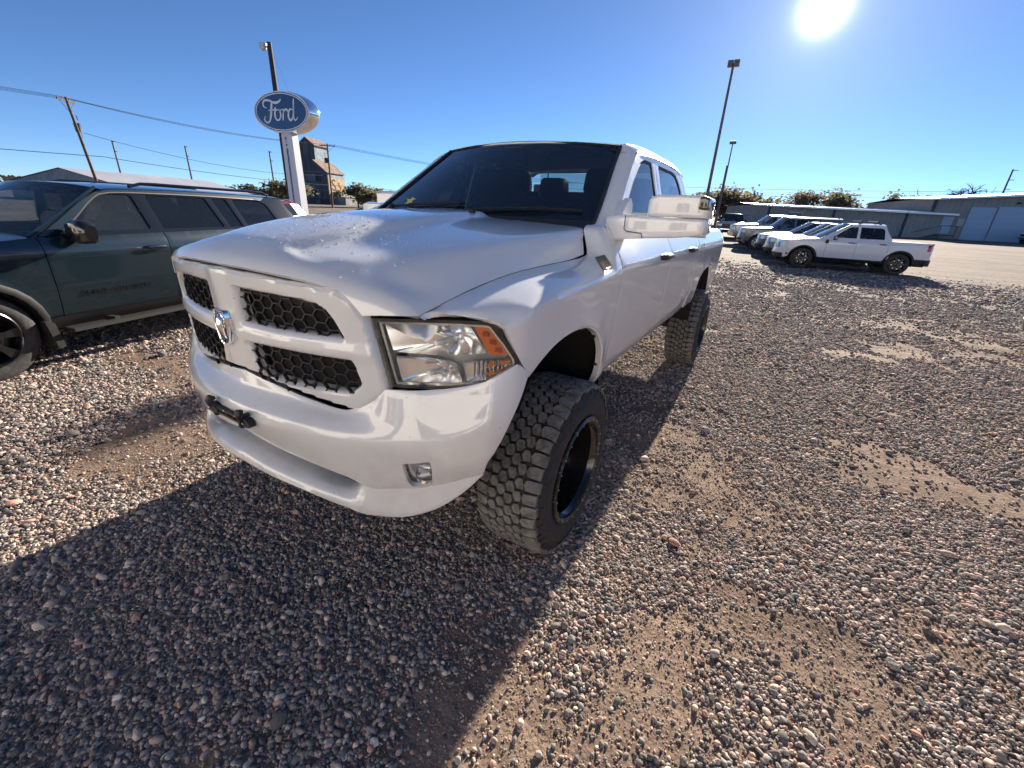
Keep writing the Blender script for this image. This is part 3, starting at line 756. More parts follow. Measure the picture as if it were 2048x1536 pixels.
b = MB(); b.grid(lambda s_, k: tuple(np.array([float(bplan(np.array([s_]))[0][0]), float(bplan(np.array([s_]))[1][0]) + .11, lerp(.78, .60, k)])), np.linspace(-.62, .62, 21), (0, 1)); b.build('lower_slot', VOID, bumper)
# empty licence-plate bracket
b = MB(); yb = -1.0 - .004
b.box((0, yb - .010, .842), (.19, .014, .012)); b.box((0, yb - .010, .822), (.19, .014, .010)); b.box((0, yb - .004, .832), (.19, .006, .026))
for x in (-.06, -.02, .03, .07): b.box((x, yb - .010, .832), (.006, .012, .026))
for s in (1, -1):
    b.tube(smooth_poly([(s * .100, yb - .020, .884), (s * .104, yb - .026, .868), (s * .098, yb - .018, .846), (s * .090, yb - .014, .826), (s * .086, yb - .014, .808)], .006), [.012, .0145, .014, .012, .013, .014, .011], 9)
    b.prism(rounded([(s * .090, .852), (s * .132, .852), (s * .146, .838), (s * .140, .818), (s * .086, .812)], .007, 3), yb - .020, yb + .006, 'Y')
    b.tube([(s * .120, yb, .866), (s * .120, yb - .028, .866)], .008, 8)
br = b.build('license_bracket', BLACK, bumper, recalc=True)
b = MB()
for x in (-.118, .118, -.03, .05):
    b.tube([(x, yb - .012, .836 if abs(x) > .1 else .842), (x, yb - .028 + (.01 if abs(x) < .1 else 0), .836 if abs(x) > .1 else .842)], .0045, 6)
b.split('bolt', CHROME, br)
# ---- cab, doors, bed ----------------------------------------------------
def xg(z): return .882 - .31 * (np.asarray(z, float) - 1.58)
def side_fn(P): return np.stack([SX(P[:, 0], P[:, 1]), P[:, 0], P[:, 1]], -1)
def glass_fn(off=0.):
    def fn(P): return np.stack([xg(P[:, 1]) - off - .012 * ((P[:, 0] - 1.5) / 1.2) ** 2, P[:, 0], P[:, 1]], -1)
    return fn
HANDLE_BLACK = mat('handle_black', (.02, .02, .021), .3)
D1 = [(.416, 1.545), (.416, .862), (1.508, .862), (1.508, 1.562), (.56, 1.562)]
D2 = [(1.518, 1.562), (1.518, .862), (2.36, .862), (2.45, .98), (2.50, 1.15), (2.50, 1.562)]
F1 = [(.595, 1.566), (1.555, 1.566), (1.560, 1.972), (1.22, 1.972), (1.135, 1.949), (.975, 1.845), (.775, 1.710), (.625, 1.602)]
W1 = rounded([(.765, 1.606), (1.500, 1.612), (1.495, 1.942), (1.31, 1.940), (1.20, 1.914), (1.00, 1.800), (.82, 1.672)], [.012, .03, .03, .05, .05, .05, .02])
F2 = [(1.568, 1.566), (2.58, 1.566), (2.64, 1.66), (2.50, 1.86), (2.38, 1.945), (2.22, 1.972), (1.572, 1.972)]
W2 = rounded([(1.650, 1.612), (2.45, 1.616), (2.48, 1.70), (2.39, 1.850), (2.29, 1.925), (2.14, 1.942), (1.655, 1.942)], [.03, .04, .03, .05, .05, .04, .03])
RUB = mat('window_rubber', (.016, .016, .017), .6)
for s in (1, -1):
    mir = s < 0
    for (dp, fp, wp, hy, nm) in ((D1, F1, W1, 1.30, 'f'), (D2, F2, W2, 2.25, 'r')):
        dr = panel('door', dp, side_fn, WHITE, truck, d=.035, edge=.03, thick=.02, out=(1, 0, 0), mirror=mir)
        panel('door_frame', fp, glass_fn(), WHITE_CLEAN, dr, holes=[wp], d=.03, edge=.025, thick=.025, out=(1, 0, 0), mirror=mir)
        panel('window_seal', wp, glass_fn(.006), RUB, dr, holes=[shrink(wp, .016)], d=.02, edge=.03, thick=.01, out=(1, 0, 0), mirror=mir)
        panel('window', shrink(wp, .012), glass_fn(.012), TINT, dr, d=.06, edge=.04, thick=0., out=(1, 0, 0), mirror=mir)
        b = MB(); zz = 1.368; x0 = float(SX(hy, zz))
        def hsec(t):
            u = (t - .5) * 2; hgt = .021 * (1 - .25 * u * u); o_ = .040 * (1 - abs(u) ** 5) + .002
            return [(x0 - .006, -hgt), (x0 + o_ * .7, -hgt), (x0 + o_, -hgt * .5), (x0 + o_, hgt * .55), (x0 + o_ * .75, hgt), (x0 - .006, hgt)]
        T = np.linspace(0, 1, 13); V = [(s * p[0], hy - .115 + .23 * t, zz + p[1]) for t in T for p in hsec(t)]
        F = [(i * 6 + j, i * 6 + (j + 1) % 6, (i + 1) * 6 + (j + 1) % 6, (i + 1) * 6 + j) for i in range(12) for j in range(6)] + [tuple(range(6)), tuple(range(72, 78))]
        b.add(V, F); hd = b.build('handle', HANDLE_BLACK, dr, recalc=True)
        b = MB(); b.tube([(s * (x0 + .036), hy + .085, zz), (s * (x0 + .044), hy + .085, zz)], .010, 10); b.build('key_cap', DULLMETAL, hd)
    # rocker, cab corner, belt moulding
    panel('rocker', [(.312, .752), (.408, .752), (.416, .852), (2.36, .852), (2.42, .92), (2.66, .92), (2.68, .80), (2.68, .752)], lambda P: side_fn(P) - np.array([.012, 0, 0]) * (P[:, 1:2] > .0), WHITE, truck, d=.04, edge=.03, thick=.03, out=(1, 0, -.3), mirror=mir)
    panel('cab_corner', [(2.51, 1.562), (2.51, 1.15), (2.46, .98), (2.44, .93), (2.675, .93), (2.675, 1.562)], side_fn, WHITE, truck, d=.04, edge=.03, thick=.02, out=(1, 0, 0), mirror=mir)
    panel('rear_pillar', [(2.59, 1.566), (2.70, 1.566), (2.70, 1.68), (2.62, 1.86), (2.54, 1.95), (2.40, 1.985), (2.24, 1.976), (2.39, 1.949), (2.51, 1.863), (2.65, 1.66)], glass_fn(), WHITE_CLEAN, truck, d=.03, edge=.02, thick=.02, out=(1, 0, 0), mirror=mir)
    # A pillar: from windshield edge to the door gap
    Wt = [np.array(p) for p in ((.800, .455, 1.535), (.783, .51, 1.563), (.773, .588, 1.612), (.742, .741, 1.716), (.697, .949, 1.86), (.661, 1.138, 1.988), (.655, 1.17, 2.012))]
    Dt = [np.array((float(xg(z)), y, z)) for y, z in ((.48, 1.552), (.615, 1.602), (.765, 1.710), (.875, 1.786), (.965, 1.845), (1.125, 1.957), (1.20, 1.982))]
    k = 7; V = []
    tt = np.linspace(0, 1, 33); W_ = np.stack([pchip(np.linspace(0, 1, 7), np.array(Wt)[:, c], tt) for c in range(3)], -1); D_ = np.stack([pchip(np.linspace(0, 1, 7), np.array(Dt)[:, c], tt) for c in range(3)], -1)
    for i in range(33):
        for j in range(k):
            q = j / (k - 1); p = W_[i] * (1 - q) + D_[i] * q; bl = .008 * (1 - (2 * q - 1) ** 2) * min(1, (1 - tt[i]) * 6 + .35)
            p = p + np.array([.65, -.6, .45]) * bl; V.append((s * p[0], p[1], p[2]))
    F = [(i * k + j, (i + 1) * k + j, (i + 1) * k + j + 1, i * k + j + 1) for i in range(32) for j in range(k - 1)]
    b = MB(); b.add(V, F); b.build('a_pillar', WHITE_CLEAN, truck)
# roof
ROOFZ = pc([1.0, 1.1, 1.25, 1.6, 2.0, 2.4, 2.60, 2.70], [2.020, 2.034, 2.050, 2.068, 2.070, 2.056, 2.035, 2.002])
DROP = pc([0, .3, .6, .8, .88, .93, .97, 1.0], [0, -.004, -.015, -.028, -.036, -.048, -.068, -.092])
def roof_fn(P):
    s, t = P[:, 0], P[:, 1]; a = np.abs(s)
    y0 = 1.035 + .11 * np.minimum(a / .84, 1) ** 2 + np.clip(a - .84, 0, 1) * .35; y1 = 2.70 - .10 * a ** 3
    y = y0 + (y1 - y0) * t
    return np.stack([s * (.768 - .03 * np.clip(y - 2.3, 0, 1)), y, ROOFZ(y) + DROP(a)], -1)
roof = panel('roof', [(-1, 0), (-.84, 0), (0, 0), (.84, 0), (1, 0), (1, 1), (0, 1), (-1, 1)], roof_fn, WHITE_CLEAN, truck, d=.045, edge=.03, thick=.02)
b = MB()
for s in (1, -1): b.tube([tuple(roof_fn(np.array([[s * .875, t]]))[0] + np.array([0, 0, .001])) for t in np.linspace(.02, .98, 20)], .006, 6)
b.split('roof_ditch', RUB, roof)
# windshield
def ws(P, off=0.):
    s, t = P[:, 0], P[:, 1]
    xe = pchip([0, .12, .4, .75, 1.0], [.790, .773, .742, .697, .659], t); ye = pchip([0, .12, .4, .75, 1.0], [.495, .588, .741, .949, 1.145], t); ze = pchip([0, .12, .4, .75, 1.0], [1.553, 1.612, 1.716, 1.86, 1.992], t)
    bow = (1 - s * s) * lerp(.16, .10, t)
    return np.stack([xe * s, ye - bow - off * .6, ze + (1 - s * s) * lerp(.005, .028, t) + off * .8], -1)
wo = [(-1, 0), (1, 0), (1, 1), (-1, 1)]
wsh = panel('windshield', wo, lambda P: ws(P), WSGLASS, truck, d=.09, edge=.06, thick=0., out=(0, -1, 1))
wi = rounded([(-.955, .055), (.955, .055), (.955, .94), (-.955, .94)], .05, 5)
panel('frit_band', wo, lambda P: ws(P, -.004), RUB, wsh, holes=[wi], d=.05, edge=.04, thick=0., out=(0, -1, 1))
b = MB()
for s in (1, -1): b.tube([tuple(ws(np.array([[s * 1.0, t]]), .004)[0]) for t in np.linspace(.0, 1, 20)], .011, 6)
b.tube([tuple(ws(np.array([[q, 1.0]]), .003)[0]) for q in np.linspace(-1, 1, 25)], .006, 6); b.build('windshield_seal', RUB, wsh)
b = MB(); b.box(tuple(ws(np.array([[-.02, .88]]), -.06)[0]), (.23, .03, .07)); b.build('rear_view_mirror', BLACK, wsh)
b = MB(); q = ws(np.array([[-.02, .93]]), -.01)[0]; b.box((q[0], q[1] + .05, q[2] + .0), (.14, .10, .03)); b.build('sensor_housing', BLACK, wsh)
# cowl and wipers
b = MB()
def cowl(x, k):
    q = ws(np.array([[np.clip(x / .79, -1, 1), .02]]), .004)[0]; e_ = interp(abs(x), (0, .2, .4, .55, .7, .80), (.325, .335, .36, .392, .42, .43))
    return (x, lerp(e_ - .03, q[1], k), lerp(float(_hood(np.array([[x * .97, e_ - .03]]))[0]) - .035, q[2] + .002, k))
b.grid(cowl, np.linspace(-.79, .79, 33), np.linspace(0, 1, 5)); b.build('cowl', BLACK, truck)
for x0_, x1_ in ((.10, .70), (-.58, .02)):
    b = MB(); pts = []
    base = ws(np.array([[x0_ / .79, .03]]), .012)[0]
    b.tube([tuple(base + np.array([0, -.02, -.01])), tuple(base + np.array([0, 0, .022]))], .018, 10)
    arm = [ws(np.array([[lerp(x0_, x1_ * .75, t) / .775, .04 + .06 * t]]), .022)[0] for t in np.linspace(0, 1, 8)]; b.tube([tuple(p) for p in arm], [.010] + [.007] * 7, 6)
    bl = [ws(np.array([[lerp(x0_ + .02, x1_, t) / .775, .055 + .05 * t + .02 * math.sin(t * 3)]]), .012)[0] for t in np.linspace(0, 1, 12)]; b.tube([tuple(p) for p in bl], .007, 6)
    b.build('wiper', BLACK, truck)
# back glass, rear wall
b = MB(); b.grid(lambda x, k: (x, 2.69 - .06 * k + .02 * (1 - (x / .7) ** 2), lerp(1.52, 1.97, k)), np.linspace(-.68, .68, 9), np.linspace(0, 1, 5)); b.build('rear_window', glass('rear_glass', (.55, .58, .58), 1.5, haze=.02), truck)
b = MB(); b.box((0, 2.68, 1.24), (1.80, .03, .60)); b.box((.70, 2.64, 1.70), (.10, .03, .34)); b.box((-.70, 2.64, 1.70), (.10, .03, .34)); b.split('cab_rear_wall', WHITE_CLEAN, truck)
# interior
b = MB(); b.box((0, 1.5, .90), (1.80, 2.2, .04)); b.box((.90, 1.5, 1.2), (.03, 2.1, .6)); b.box((-.90, 1.5, 1.2), (.03, 2.1, .6)); b.split('cabin_panel', mat('cabin_trim', (.05, .05, .052), .85), truck)
b = MB(); b.grid(lambda x, k: (x, *((.46, 1.545), (.62, 1.575), (.80, 1.57), (.92, 1.53), (.95, 1.42), (.86, 1.15))[int(k)]), np.linspace(-.80, .80, 9), range(6)); b.box((.38, .90, 1.60), (.42, .14, .05)); b.build('dashboard', DASHM, truck)
b = MB(); cx, cy, cz = .40, 1.10, 1.49; t1 = Vector((1, 0, 0)); t2 = Vector((0, .45, .89))
ring = [tuple(Vector((cx, cy, cz)) + (t1 * math.cos(u) + t2 * math.sin(u)) * .185) for u in np.linspace(0, 2 * math.pi, 33)]; b.tube(ring, .014, 8, caps=False)
for a_ in (0, math.pi, -math.pi / 2): b.tube([(cx, cy, cz), tuple(Vector((cx, cy, cz)) + (t1 * math.cos(a_) + t2 * math.sin(a_)) * .18)], .014, 6)
b.tube([(cx, cy + .02, cz + .01), (cx, cy - .2, cz - .12)], [.06, .04], 10); b.build('steering_wheel', BLACK, truck)
def seat(x, y, wd, name='seat', hr=True):
    b = MB()
    def pad(t, k):   # rounded backrest shell
        a = (t - .5) * 2; return (x + a * wd / 2 * (1 - .12 * k ** 3), y + .16 * k - .06 * (1 - a * a) + .03, lerp(1.18, 1.76, k) - .05 * a ** 4 * k)
    b.grid(pad, np.linspace(0, 1, 9), np.linspace(0, 1, 7)); b.grid(lambda t, k: tuple(np.array(pad(t, k)) + [0, .12, 0]), np.linspace(0, 1, 9), np.linspace(0, 1, 7), flip=True)
    b.box((x, y + .12, 1.47), (wd * .96, .14, .56)); b.box((x, y - .2, 1.16), (wd, .5, .16))
    o_ = b.build(name, SEATM, truck)
    if hr:
        b = MB(); b.prism(rounded([(x - .14, 1.74), (x + .14, 1.74), (x + .12, 1.915), (x - .12, 1.915)], .05, 5), y + .14, y + .26, 'Y'); b.tube([(x - .05, y + .2, 1.68), (x - .05, y + .2, 1.76)], .007); b.tube([(x + .05, y + .2, 1.68), (x + .05, y + .2, 1.76)], .007); b.build('headrest', SEATM, o_, recalc=True)
seat(.40, 1.42, .54); seat(-.40, 1.42, .54); seat(.42, 2.25, .5); seat(-.42, 2.25, .5)
b = MB(); b.box((0, 1.3, 1.28), (.28, .8, .26)); b.build('centre_console', DASHM, truck)
# headliner
b = MB(); b.grid(lambda x, y: (x, y, float(ROOFZ(y)) - .045 - .03 * (x / .7) ** 2), np.linspace(-.72, .72, 7), np.linspace(1.08, 2.5, 8)); b.build('headliner', mat('headliner_cloth', (.22, .22, .215), .95), truck)
b = MB()
for s in (1, -1): b.box((s * .36, 1.17, 1.965), (.40, .10, .02), Matrix.Rotation(R(25), 3, 'X'))
b.split('sun_visor', mat('visor_cloth', (.25, .25, .24), .9), truck)

# ---- bed ----
BO = [(2.70, 1.49), (2.70, .80), (3.06, .80), (3.085, .90)] + smooth_poly([(3.09, .93), (3.13, 1.02), (3.22, 1.09), (3.36, 1.135), (3.55, 1.15), (3.74, 1.135), (3.88, 1.09), (3.97, 1.02), (4.01, .93)], .04) + [(4.02, .82), (4.74, .82), (4.78, .95), (4.78, 1.49)]
for s in (1, -1):
    bs = panel('bed_side', BO, side_fn, WHITE, truck, d=.05, edge=.03, thick=.02, out=(1, 0, 0), mirror=s < 0)
    b = MB(); b.grid(lambda y, k: (s * (float(SX(y, 1.49)) - .10 * k), y, 1.49 + .018 * math.sin(min(k * 2, 1) * math.pi / 2)), np.linspace(2.70, 4.78, 30), (0, .12, .3, .6, 1), flip=s < 0); b.build('bed_rail', WHITE_CLEAN, bs)
    b = MB(); b.grid(lambda y, k: (s * (float(SX(y, 1.49)) - .10), y, lerp(1.508, 1.0, k)), np.linspace(2.70, 4.72, 4), (0, 1)); b.build('bed_inner_wall', mat('bed_liner', (.03, .03, .03), .8), bs)
    ap = [(y, z) for y, z in BO if 3.08 < y < 4.015]; b = MB()
    V = []
    for y, z in ap: x_ = float(SX(y, z)); V += [(s * (x_ - .004), y, z), (s * (x_ - .03), 3.55 + (y - 3.55) * .96, z - .012)]
    b.add(V, [(i * 2, i * 2 + 2, i * 2 + 3, i * 2 + 1) for i in range(len(ap) - 1)]); b.build('arch_lip', WHITE, bs)
    # fuel door and tail lamp
    if s > 0: panel('fuel_door', rounded([(2.93, 1.25), (3.10, 1.25), (3.10, 1.40), (2.93, 1.40)], .03), lambda P: side_fn(P) + np.array([.002, 0, 0]), WHITE, bs, d=.05, thick=.004, out=(1, 0, 0))
    b = MB(); b.box((s * .845, 4.79, 1.27), (.06, .04, .36)); b.build('tail_lamp', mat('tail_red', (.35, .01, .01), .2, coat=.6), truck)
b = MB(); b.box((0, 4.76, 1.20), (1.78, .05, .58)); b.build('tailgate', WHITE_CLEAN, truck)
b = MB(); b.box((0, 3.72, 1.0), (1.6, 2.0, .04)); b.box((0, 2.72, 1.25), (1.6, .03, .48)); b.split('bed_panel', mat('bed_liner', (.03, .03, .03), .8), truck)
b = MB(); b.tube([(-.9, 4.92, .86), (-.6, 4.97, .86), (.6, 4.97, .86), (.9, 4.92, .86)], .075, 10); b.build('rear_bumper', WHITE_CLEAN, truck)

# ---- underbody ----
b = MB()
for s in (1, -1):
    b.box((s * .45, 1.9, .72), (.09, 5.2, .13))
b.box((0, 1.2, .70), (.5, 1.2, .18)); b.tube([(-.9, 3.569, .44), (.9, 3.569, .44)], .05, 10); b.tube([(0, 3.5, .44), (0, 3.64, .44)], .15, 12); b.box((0, .0, .62), (.9, .5, .14)); b.tube([(-.9, .0, .44), (.9, .0, .44)], .04, 10); b.box((0, -.5, .80), (1.3, .5, .08))
b.tube([(0, 1.5, .62), (0, 3.4, .47)], .045, 8); b.tube([(-.35, 1., .62), (-.35, 4.9, .62)], .035, 8)
b.split('underbody_member', mat('underbody_black', (.02, .02, .02), .7), truck)
for s in (1, -1):
    b = MB(); b.tube([(s * .62, .05, .44), (s * .60, .08, 1.05)], .035, 8); b.tube([(s * .62, 3.6, .44), (s * .6, 3.7, 1.05)], .03, 8); b.split('shock_absorber', DULLMETAL, truck)

# ---- tow mirrors ----
for s in (1, -1):
    sm = MB()
    def loft(secs, n, close=True):
        V = [(s * x, y, z) for sec in secs for x, y, z in sec]; F = [(i * n + j, i * n + (j + 1) % n, (i + 1) * n + (j + 1) % n, (i + 1) * n + j) for i in range(len(secs) - 1) for j in range(n)]
        F += [tuple(range(n)), tuple(range((len(secs) - 1) * n, len(secs) * n))]; return V, F
    def rsec(x, y0, y1, z0, z1, r=.03, n=5, dy=0):
        return [(x, a, c) for a, c in rounded([(y0, z0), (y1, z0), (y1, z1), (y0, z1)], r, n)]
    # lower housing, sail to tip
    secs = [rsec(.87, .46, .62, 1.490, 1.600, .02), rsec(.905, .44, .60, 1.490, 1.606, .02), rsec(.95, .42, .60, 1.490, 1.612, .025), rsec(1.0, .405, .61, 1.500, 1.608, .016), rsec(1.10, .395, .615, 1.510, 1.605, .015), rsec(1.22, .395, .615, 1.520, 1.604, .014), rsec(1.310, .398, .61, 1.532, 1.603, .014), rsec(1.330, .406, .60, 1.538, 1.602, .013), rsec(1.338, .42, .59, 1.548, 1.600, .010)]
    V, F = loft(secs, len(secs[0])); sm.add(V, F); mo = sm.build('side_mirror', WHITE, truck, recalc=True, sharp=50)
    b = MB()
    secs = [rsec(1.080, .41, .60, 1.607, 1.676, .012), rsec(1.090, .400, .605, 1.6065, 1.688, .014), rsec(1.12, .396, .61, 1.606, 1.697, .014), rsec(1.22, .395, .612, 1.606, 1.699, .014), rsec(1.310, .398, .61, 1.606, 1.698, .014), rsec(1.330, .408, .60, 1.6065, 1.692, .013), rsec(1.338, .425, .58, 1.607, 1.684, .010)]
    V, F = loft(secs, len(secs[0])); b.add(V, F); b.build('mirror_head', WHITE, mo, recalc=True, sharp=50)
    b = MB(); secs = [rsec(1.300, .391, .47, 1.642, 1.692, .010), rsec(1.318, .394, .48, 1.640, 1.694, .010), rsec(1.336, .405, .50, 1.640, 1.688, .010), rsec(1.343, .43, .52, 1.642, 1.680, .01)]
    V, F = loft(secs, len(secs[0])); b.add(V, F); b.build('marker_lamp', mat('smoked_lens', (.05, .03, .025), .12, coat=.8), mo, recalc=True)
    b = MB(); b.box((s * 1.21, .618, 1.60), (.22, .008, .16)); b.build('mirror_glass', CHROME, mo)
    if s > 0: b = MB(); b.prism([(.42, 1.50), (.70, 1.50), (.74, 1.60), (.73, 1.66), (.69, 1.69), (.66, 1.68)], s * .875, s * .91, 'X'); b.build('sail_panel', WHITE, mo, recalc=True)
    if s < 0:      # the far mirror is folded back along the door
        mo.matrix_world = Matrix.Translation((-.98, .68, 0)) @ Matrix.Rotation(R(-84), 4, 'Z') @ Matrix.Translation((.95, -.53, 0))
    b = MB(); b.tube([(s * .985, .392, 1.605), (s * .985, .395, 1.545), (s * 1.0, .393, 1.535), (s * 1.07, .391, 1.530), (s * 1.078, .391, 1.508)], .0022, 5); b.build('seam', RUB, mo)
# badge of aged brass on the fender: a thin plate that follows the metal
bq = [(.275, .0575), (.305, .0975), (.285, .1375), (.19, .1325)]
for s in (1, -1):
    def bfn(P):
        Q = fen_fn(P); e = .003; a_ = fen_fn(P + [e, 0]) - Q; c_ = fen_fn(P + [0, e]) - Q; n_ = np.cross(a_, c_); n_ /= np.linalg.norm(n_, axis=1, keepdims=True); n_ *= np.sign(n_[:, :1]); return Q + n_ * .006
    panel('fender_badge', bq, bfn, GOLD, truck, d=.03, edge=.03, thick=.006, out=(1, 0, .5), mirror=s < 0)

# a yellow leaf caught behind the far end of the windshield base
lf = ws(np.array([[-.60, .115]]), .010)[0]; b = MB(); L_ = [(0, .040), (.012, .020), (.034, .022), (.020, .004), (.026, -.020), (.006, -.014), (0, -.045), (-.006, -.014), (-.028, -.018), (-.018, .004), (-.034, .024), (-.012, .020)]
b.add([(lf[0] + x * 1.25, lf[1] - .004 + z * .9, lf[2] + .004 + z * .75 + .006 * math.sin(x * 90)) for x, z in L_], [tuple(range(12))]); lo_ = b.build('fallen_leaf', mat('yellow_leaf', (.60, .48, .10), .7)); tag(lo_, 'small yellow leaf lying on the lower windshield glass', 'leaf')

# ---- wheels -------------------------------------------------------------
RUBBER = noise_tint('tyre_rubber', (.014, .0135, .013), (.032, .030, .028), 40., .75, bump=.15)
TREADM = noise_tint('dusty_tread', (.085, .082, .078), (.21, .20, .185), 34., .9, bump=.4)
RIMM = mat('black_rim', (.014, .013, .013), .22, .3, coat=.5)
RIMLIP = noise_tint('worn_rim_lip', (.02, .02, .02), (.16, .15, .14), 55., .35, metal=.4, p=(.52, .66))
TR, RR = .437, .269
def make_wheel():
    """axle along X, outer face at x=0, wheel centred on the origin"""
    root = bpy.data.objects.new('wheel', None); COL.objects.link(root); root.parent = truck
    b = MB()
    b.lathe([(-.012, RR - .004), (-.004, RR + .012), (.006, RR + .04), (.004, RR + .085), (-.010, RR + .12), (-.028, RR + .146), (-.05, TR - .018), (-.16, TR - .015), (-.27, TR - .018), (-.292, RR + .146), (-.312, RR + .12), (-.326, RR + .085), (-.328, RR + .04), (-.31, RR + .01), (-.30, RR - .004)], 96, 'X')
    ty = b.build('tyre', RUBBER, root, recalc=True)
    tb = MB(); sl_b = MB(); rnd = random.Random(3); n = 46; da = 2 * math.pi / n
    def blk(poly, h=.0145, base=-.003, sc=.95):
        # poly in (x, arc angle): raised block with slightly drawn-in top
        P = np.array(poly); c = P.mean(0); V = []
        for k, q in ((base, 1.), (h - .002, 1.), (h, sc)):
            for x, a in P:
                x2, a2 = c[0] + (x - c[0]) * q, c[1] + (a - c[1]) * q
                rr = TR - .0145 + k - .012 * max(0, (abs(x2 + .16) - .10) / .045) ** 2
                V.append((x2, rr * math.sin(a2), rr * math.cos(a2)))
        m_ = len(P); tb.add(V, [tuple(range(2 * m_, 3 * m_))] + [(l * m_ + i, l * m_ + (i + 1) % m_, (l + 1) * m_ + (i + 1) % m_, (l + 1) * m_ + i) for l in (0, 1) for i in range(m_)])
    g = .075 * da
    for i in range(n):
        a = i * da; J = lambda: rnd.uniform(-.0018, .0018)
        for sd in (0, 1):
            f = (lambda x: x) if sd == 0 else (lambda x: -.32 - x)
            o_ = 0 if sd == 0 else da * .5; xe = -.010 if i % 2 else -.015
            # shoulder lug with a stepped inner edge
            blk([(f(xe), a + o_ + g), (f(xe), a + o_ + da - g), (f(-.045), a + o_ + da - g * .6), (f(-.070 + J()), a + o_ + da - g * 1.6), (f(-.079), a + o_ + .52 * da), (f(-.068 + J()), a + o_ + g * 1.4), (f(-.045), a + o_ + g * 1.5)])
            # sidewall lugs
            rr0, rr1 = TR - .016, TR - (.066 if i % 2 else .048); xx = 0 if sd == 0 else -.32; sg = 1 if sd == 0 else -1
            aa, ab = a + o_ + .14 * da, a + o_ + .80 * da; xa, xb = xx - sg * .020, xx + sg * (.001 if i % 2 else -.003)
            V = [(xa, rr0 * math.sin(aa), rr0 * math.cos(aa)), (xa, rr0 * math.sin(ab), rr0 * math.cos(ab)), (xb, rr1 * math.sin(ab - .1 * da), rr1 * math.cos(ab - .1 * da)), (xb, rr1 * math.sin(aa + .1 * da), rr1 * math.cos(aa + .1 * da))]
            V += [(v[0] - sg * .02, v[1] * .985, v[2] * .985) for v in V]
            sl_b.add(V, [(0, 1, 2, 3) if sg > 0 else (3, 2, 1, 0), (0, 4, 5, 1), (1, 5, 6, 2), (2, 6, 7, 3), (3, 7, 4, 0)])
        # four staggered rows of six-sided blocks
        for r_ in range(4):
            cx = -.0995 - r_ * .0403; o_ = (.0 if r_ % 2 == 0 else .5) * da + (.06 * da if r_ in (1, 2) else 0); hw = .0225
            k1, k2 = (1, .55) if (i + r_) % 2 else (.55, 1)
            blk([(cx + hw * k1 + J(), a + o_ + .14 * da), (cx + hw * .92, a + o_ + .50 * da), (cx + hw * .35, a + o_ + .90 * da), (cx - hw * k2 + J(), a + o_ + .84 * da), (cx - hw * .92, a + o_ + .46 * da), (cx - hw * .30, a + o_ + .06 * da)])
    tag(sl_b.build('sidewall_lugs', RUBBER, ty, smooth=False), kind='stuff')
    tag(tb.build('tread', TREADM, ty, smooth=False), kind='stuff')
    b = MB()      # deep-dish barrel
    b.lathe([(.002, RR + .002), (.008, RR - .006), (.002, RR - .022), (-.012, RR - .024), (-.03, RR - .036), (-.10, RR - .040), (-.19, RR - .055), (-.20, .10), (-.20, .001)], 64, 'X')
    rm = b.build('rim', RIMM, root, recalc=True, sharp=30)
    b = MB(); b.lathe([(-.008, RR + .004), (.004, RR + .004), (.0105, RR - .006), (.008, RR - .016), (-.004, RR - .022)], 64, 'X'); b.build('rim_lip', RIMLIP, rm, recalc=True)
    b = MB()
    for k in range(8):
        a = 2 * math.pi * k / 8; rot = Matrix.Rotation(a, 3, 'X'); v = []
        for (r_, wd) in ((.06, .022), (.13, .016), (.215, .030)):
            for sx_ in (-.165, -.195):
                for ww in (-wd, wd): v.append(tuple(rot @ Vector((sx_ - (.0 if r_ < .2 else .005), ww, r_))))
        b.add(v, [(0, 1, 5, 4), (4, 5, 9, 8), (0, 4, 6, 2), (4, 8, 10, 6), (1, 3, 7, 5), (5, 7, 11, 9)])
    b.lathe([(-.19, .075), (-.15, .07), (-.14, .05), (-.138, .001)], 20, 'X'); b.build('spokes', RIMM, rm, recalc=True)
    b = MB()
    for k in range(24):
        a = 2 * math.pi * k / 24; c_ = (RR - .010); b.tube([(.006, c_ * math.sin(a), c_ * math.cos(a)), (.013, c_ * math.sin(a), c_ * math.cos(a))], .0045, 6)
    b.split('beadlock_bolt', DULLMETAL, rm)
    return root
wh = make_wheel(); wh.location = (1.046, 0, TR); wh.rotation_euler = (R(7), 0, 0)
def wheel_at(x, y, rx, flip):
    w_ = copy_tree(wh, truck); w_.location = (x, y, TR); w_.rotation_euler = (R(rx), 0, math.pi if flip else 0)
wheel_at(1.07, 3.569, 31, False); wheel_at(-1.046, 0, 15, True); wheel_at(-1.07, 3.569, 63, True)
# ================================================================== other vehicles
CARGLASS = glass('car_glass', (.10, .12, .13), 1.5, haze=.02, hazecol=(.4, .5, .6))
CLEARGLASS = glass('car_clear_glass', (.55, .62, .62), 1.5, haze=.03, hazecol=(.6, .7, .75))
CARTYRE = noise_tint('car_tyre', (.022, .021, .020), (.06, .057, .052), 25., .85)
LAMPCLEAR = mat('lamp_clear', (.75, .77, .78), .12, .4, coat=.8)
LAMPRED = mat('lamp_red', (.35, .012, .012), .15, coat=.8)
CLAD = mat('black_cladding', (.012, .012, .013), .6)
ALLOYBLK = mat('alloy_black', (.02, .02, .021), .25, .4, coat=.4)
ALLOY = mat('alloy_silver', (.55, .56, .57), .25, .9)
CABIN = mat('cabin_dark', (.035, .035, .036), .9)
BEIGE = noise_tint('beige_leather', (.42, .37, .31), (.50, .45, .38), 12., .6)
_WH = {}
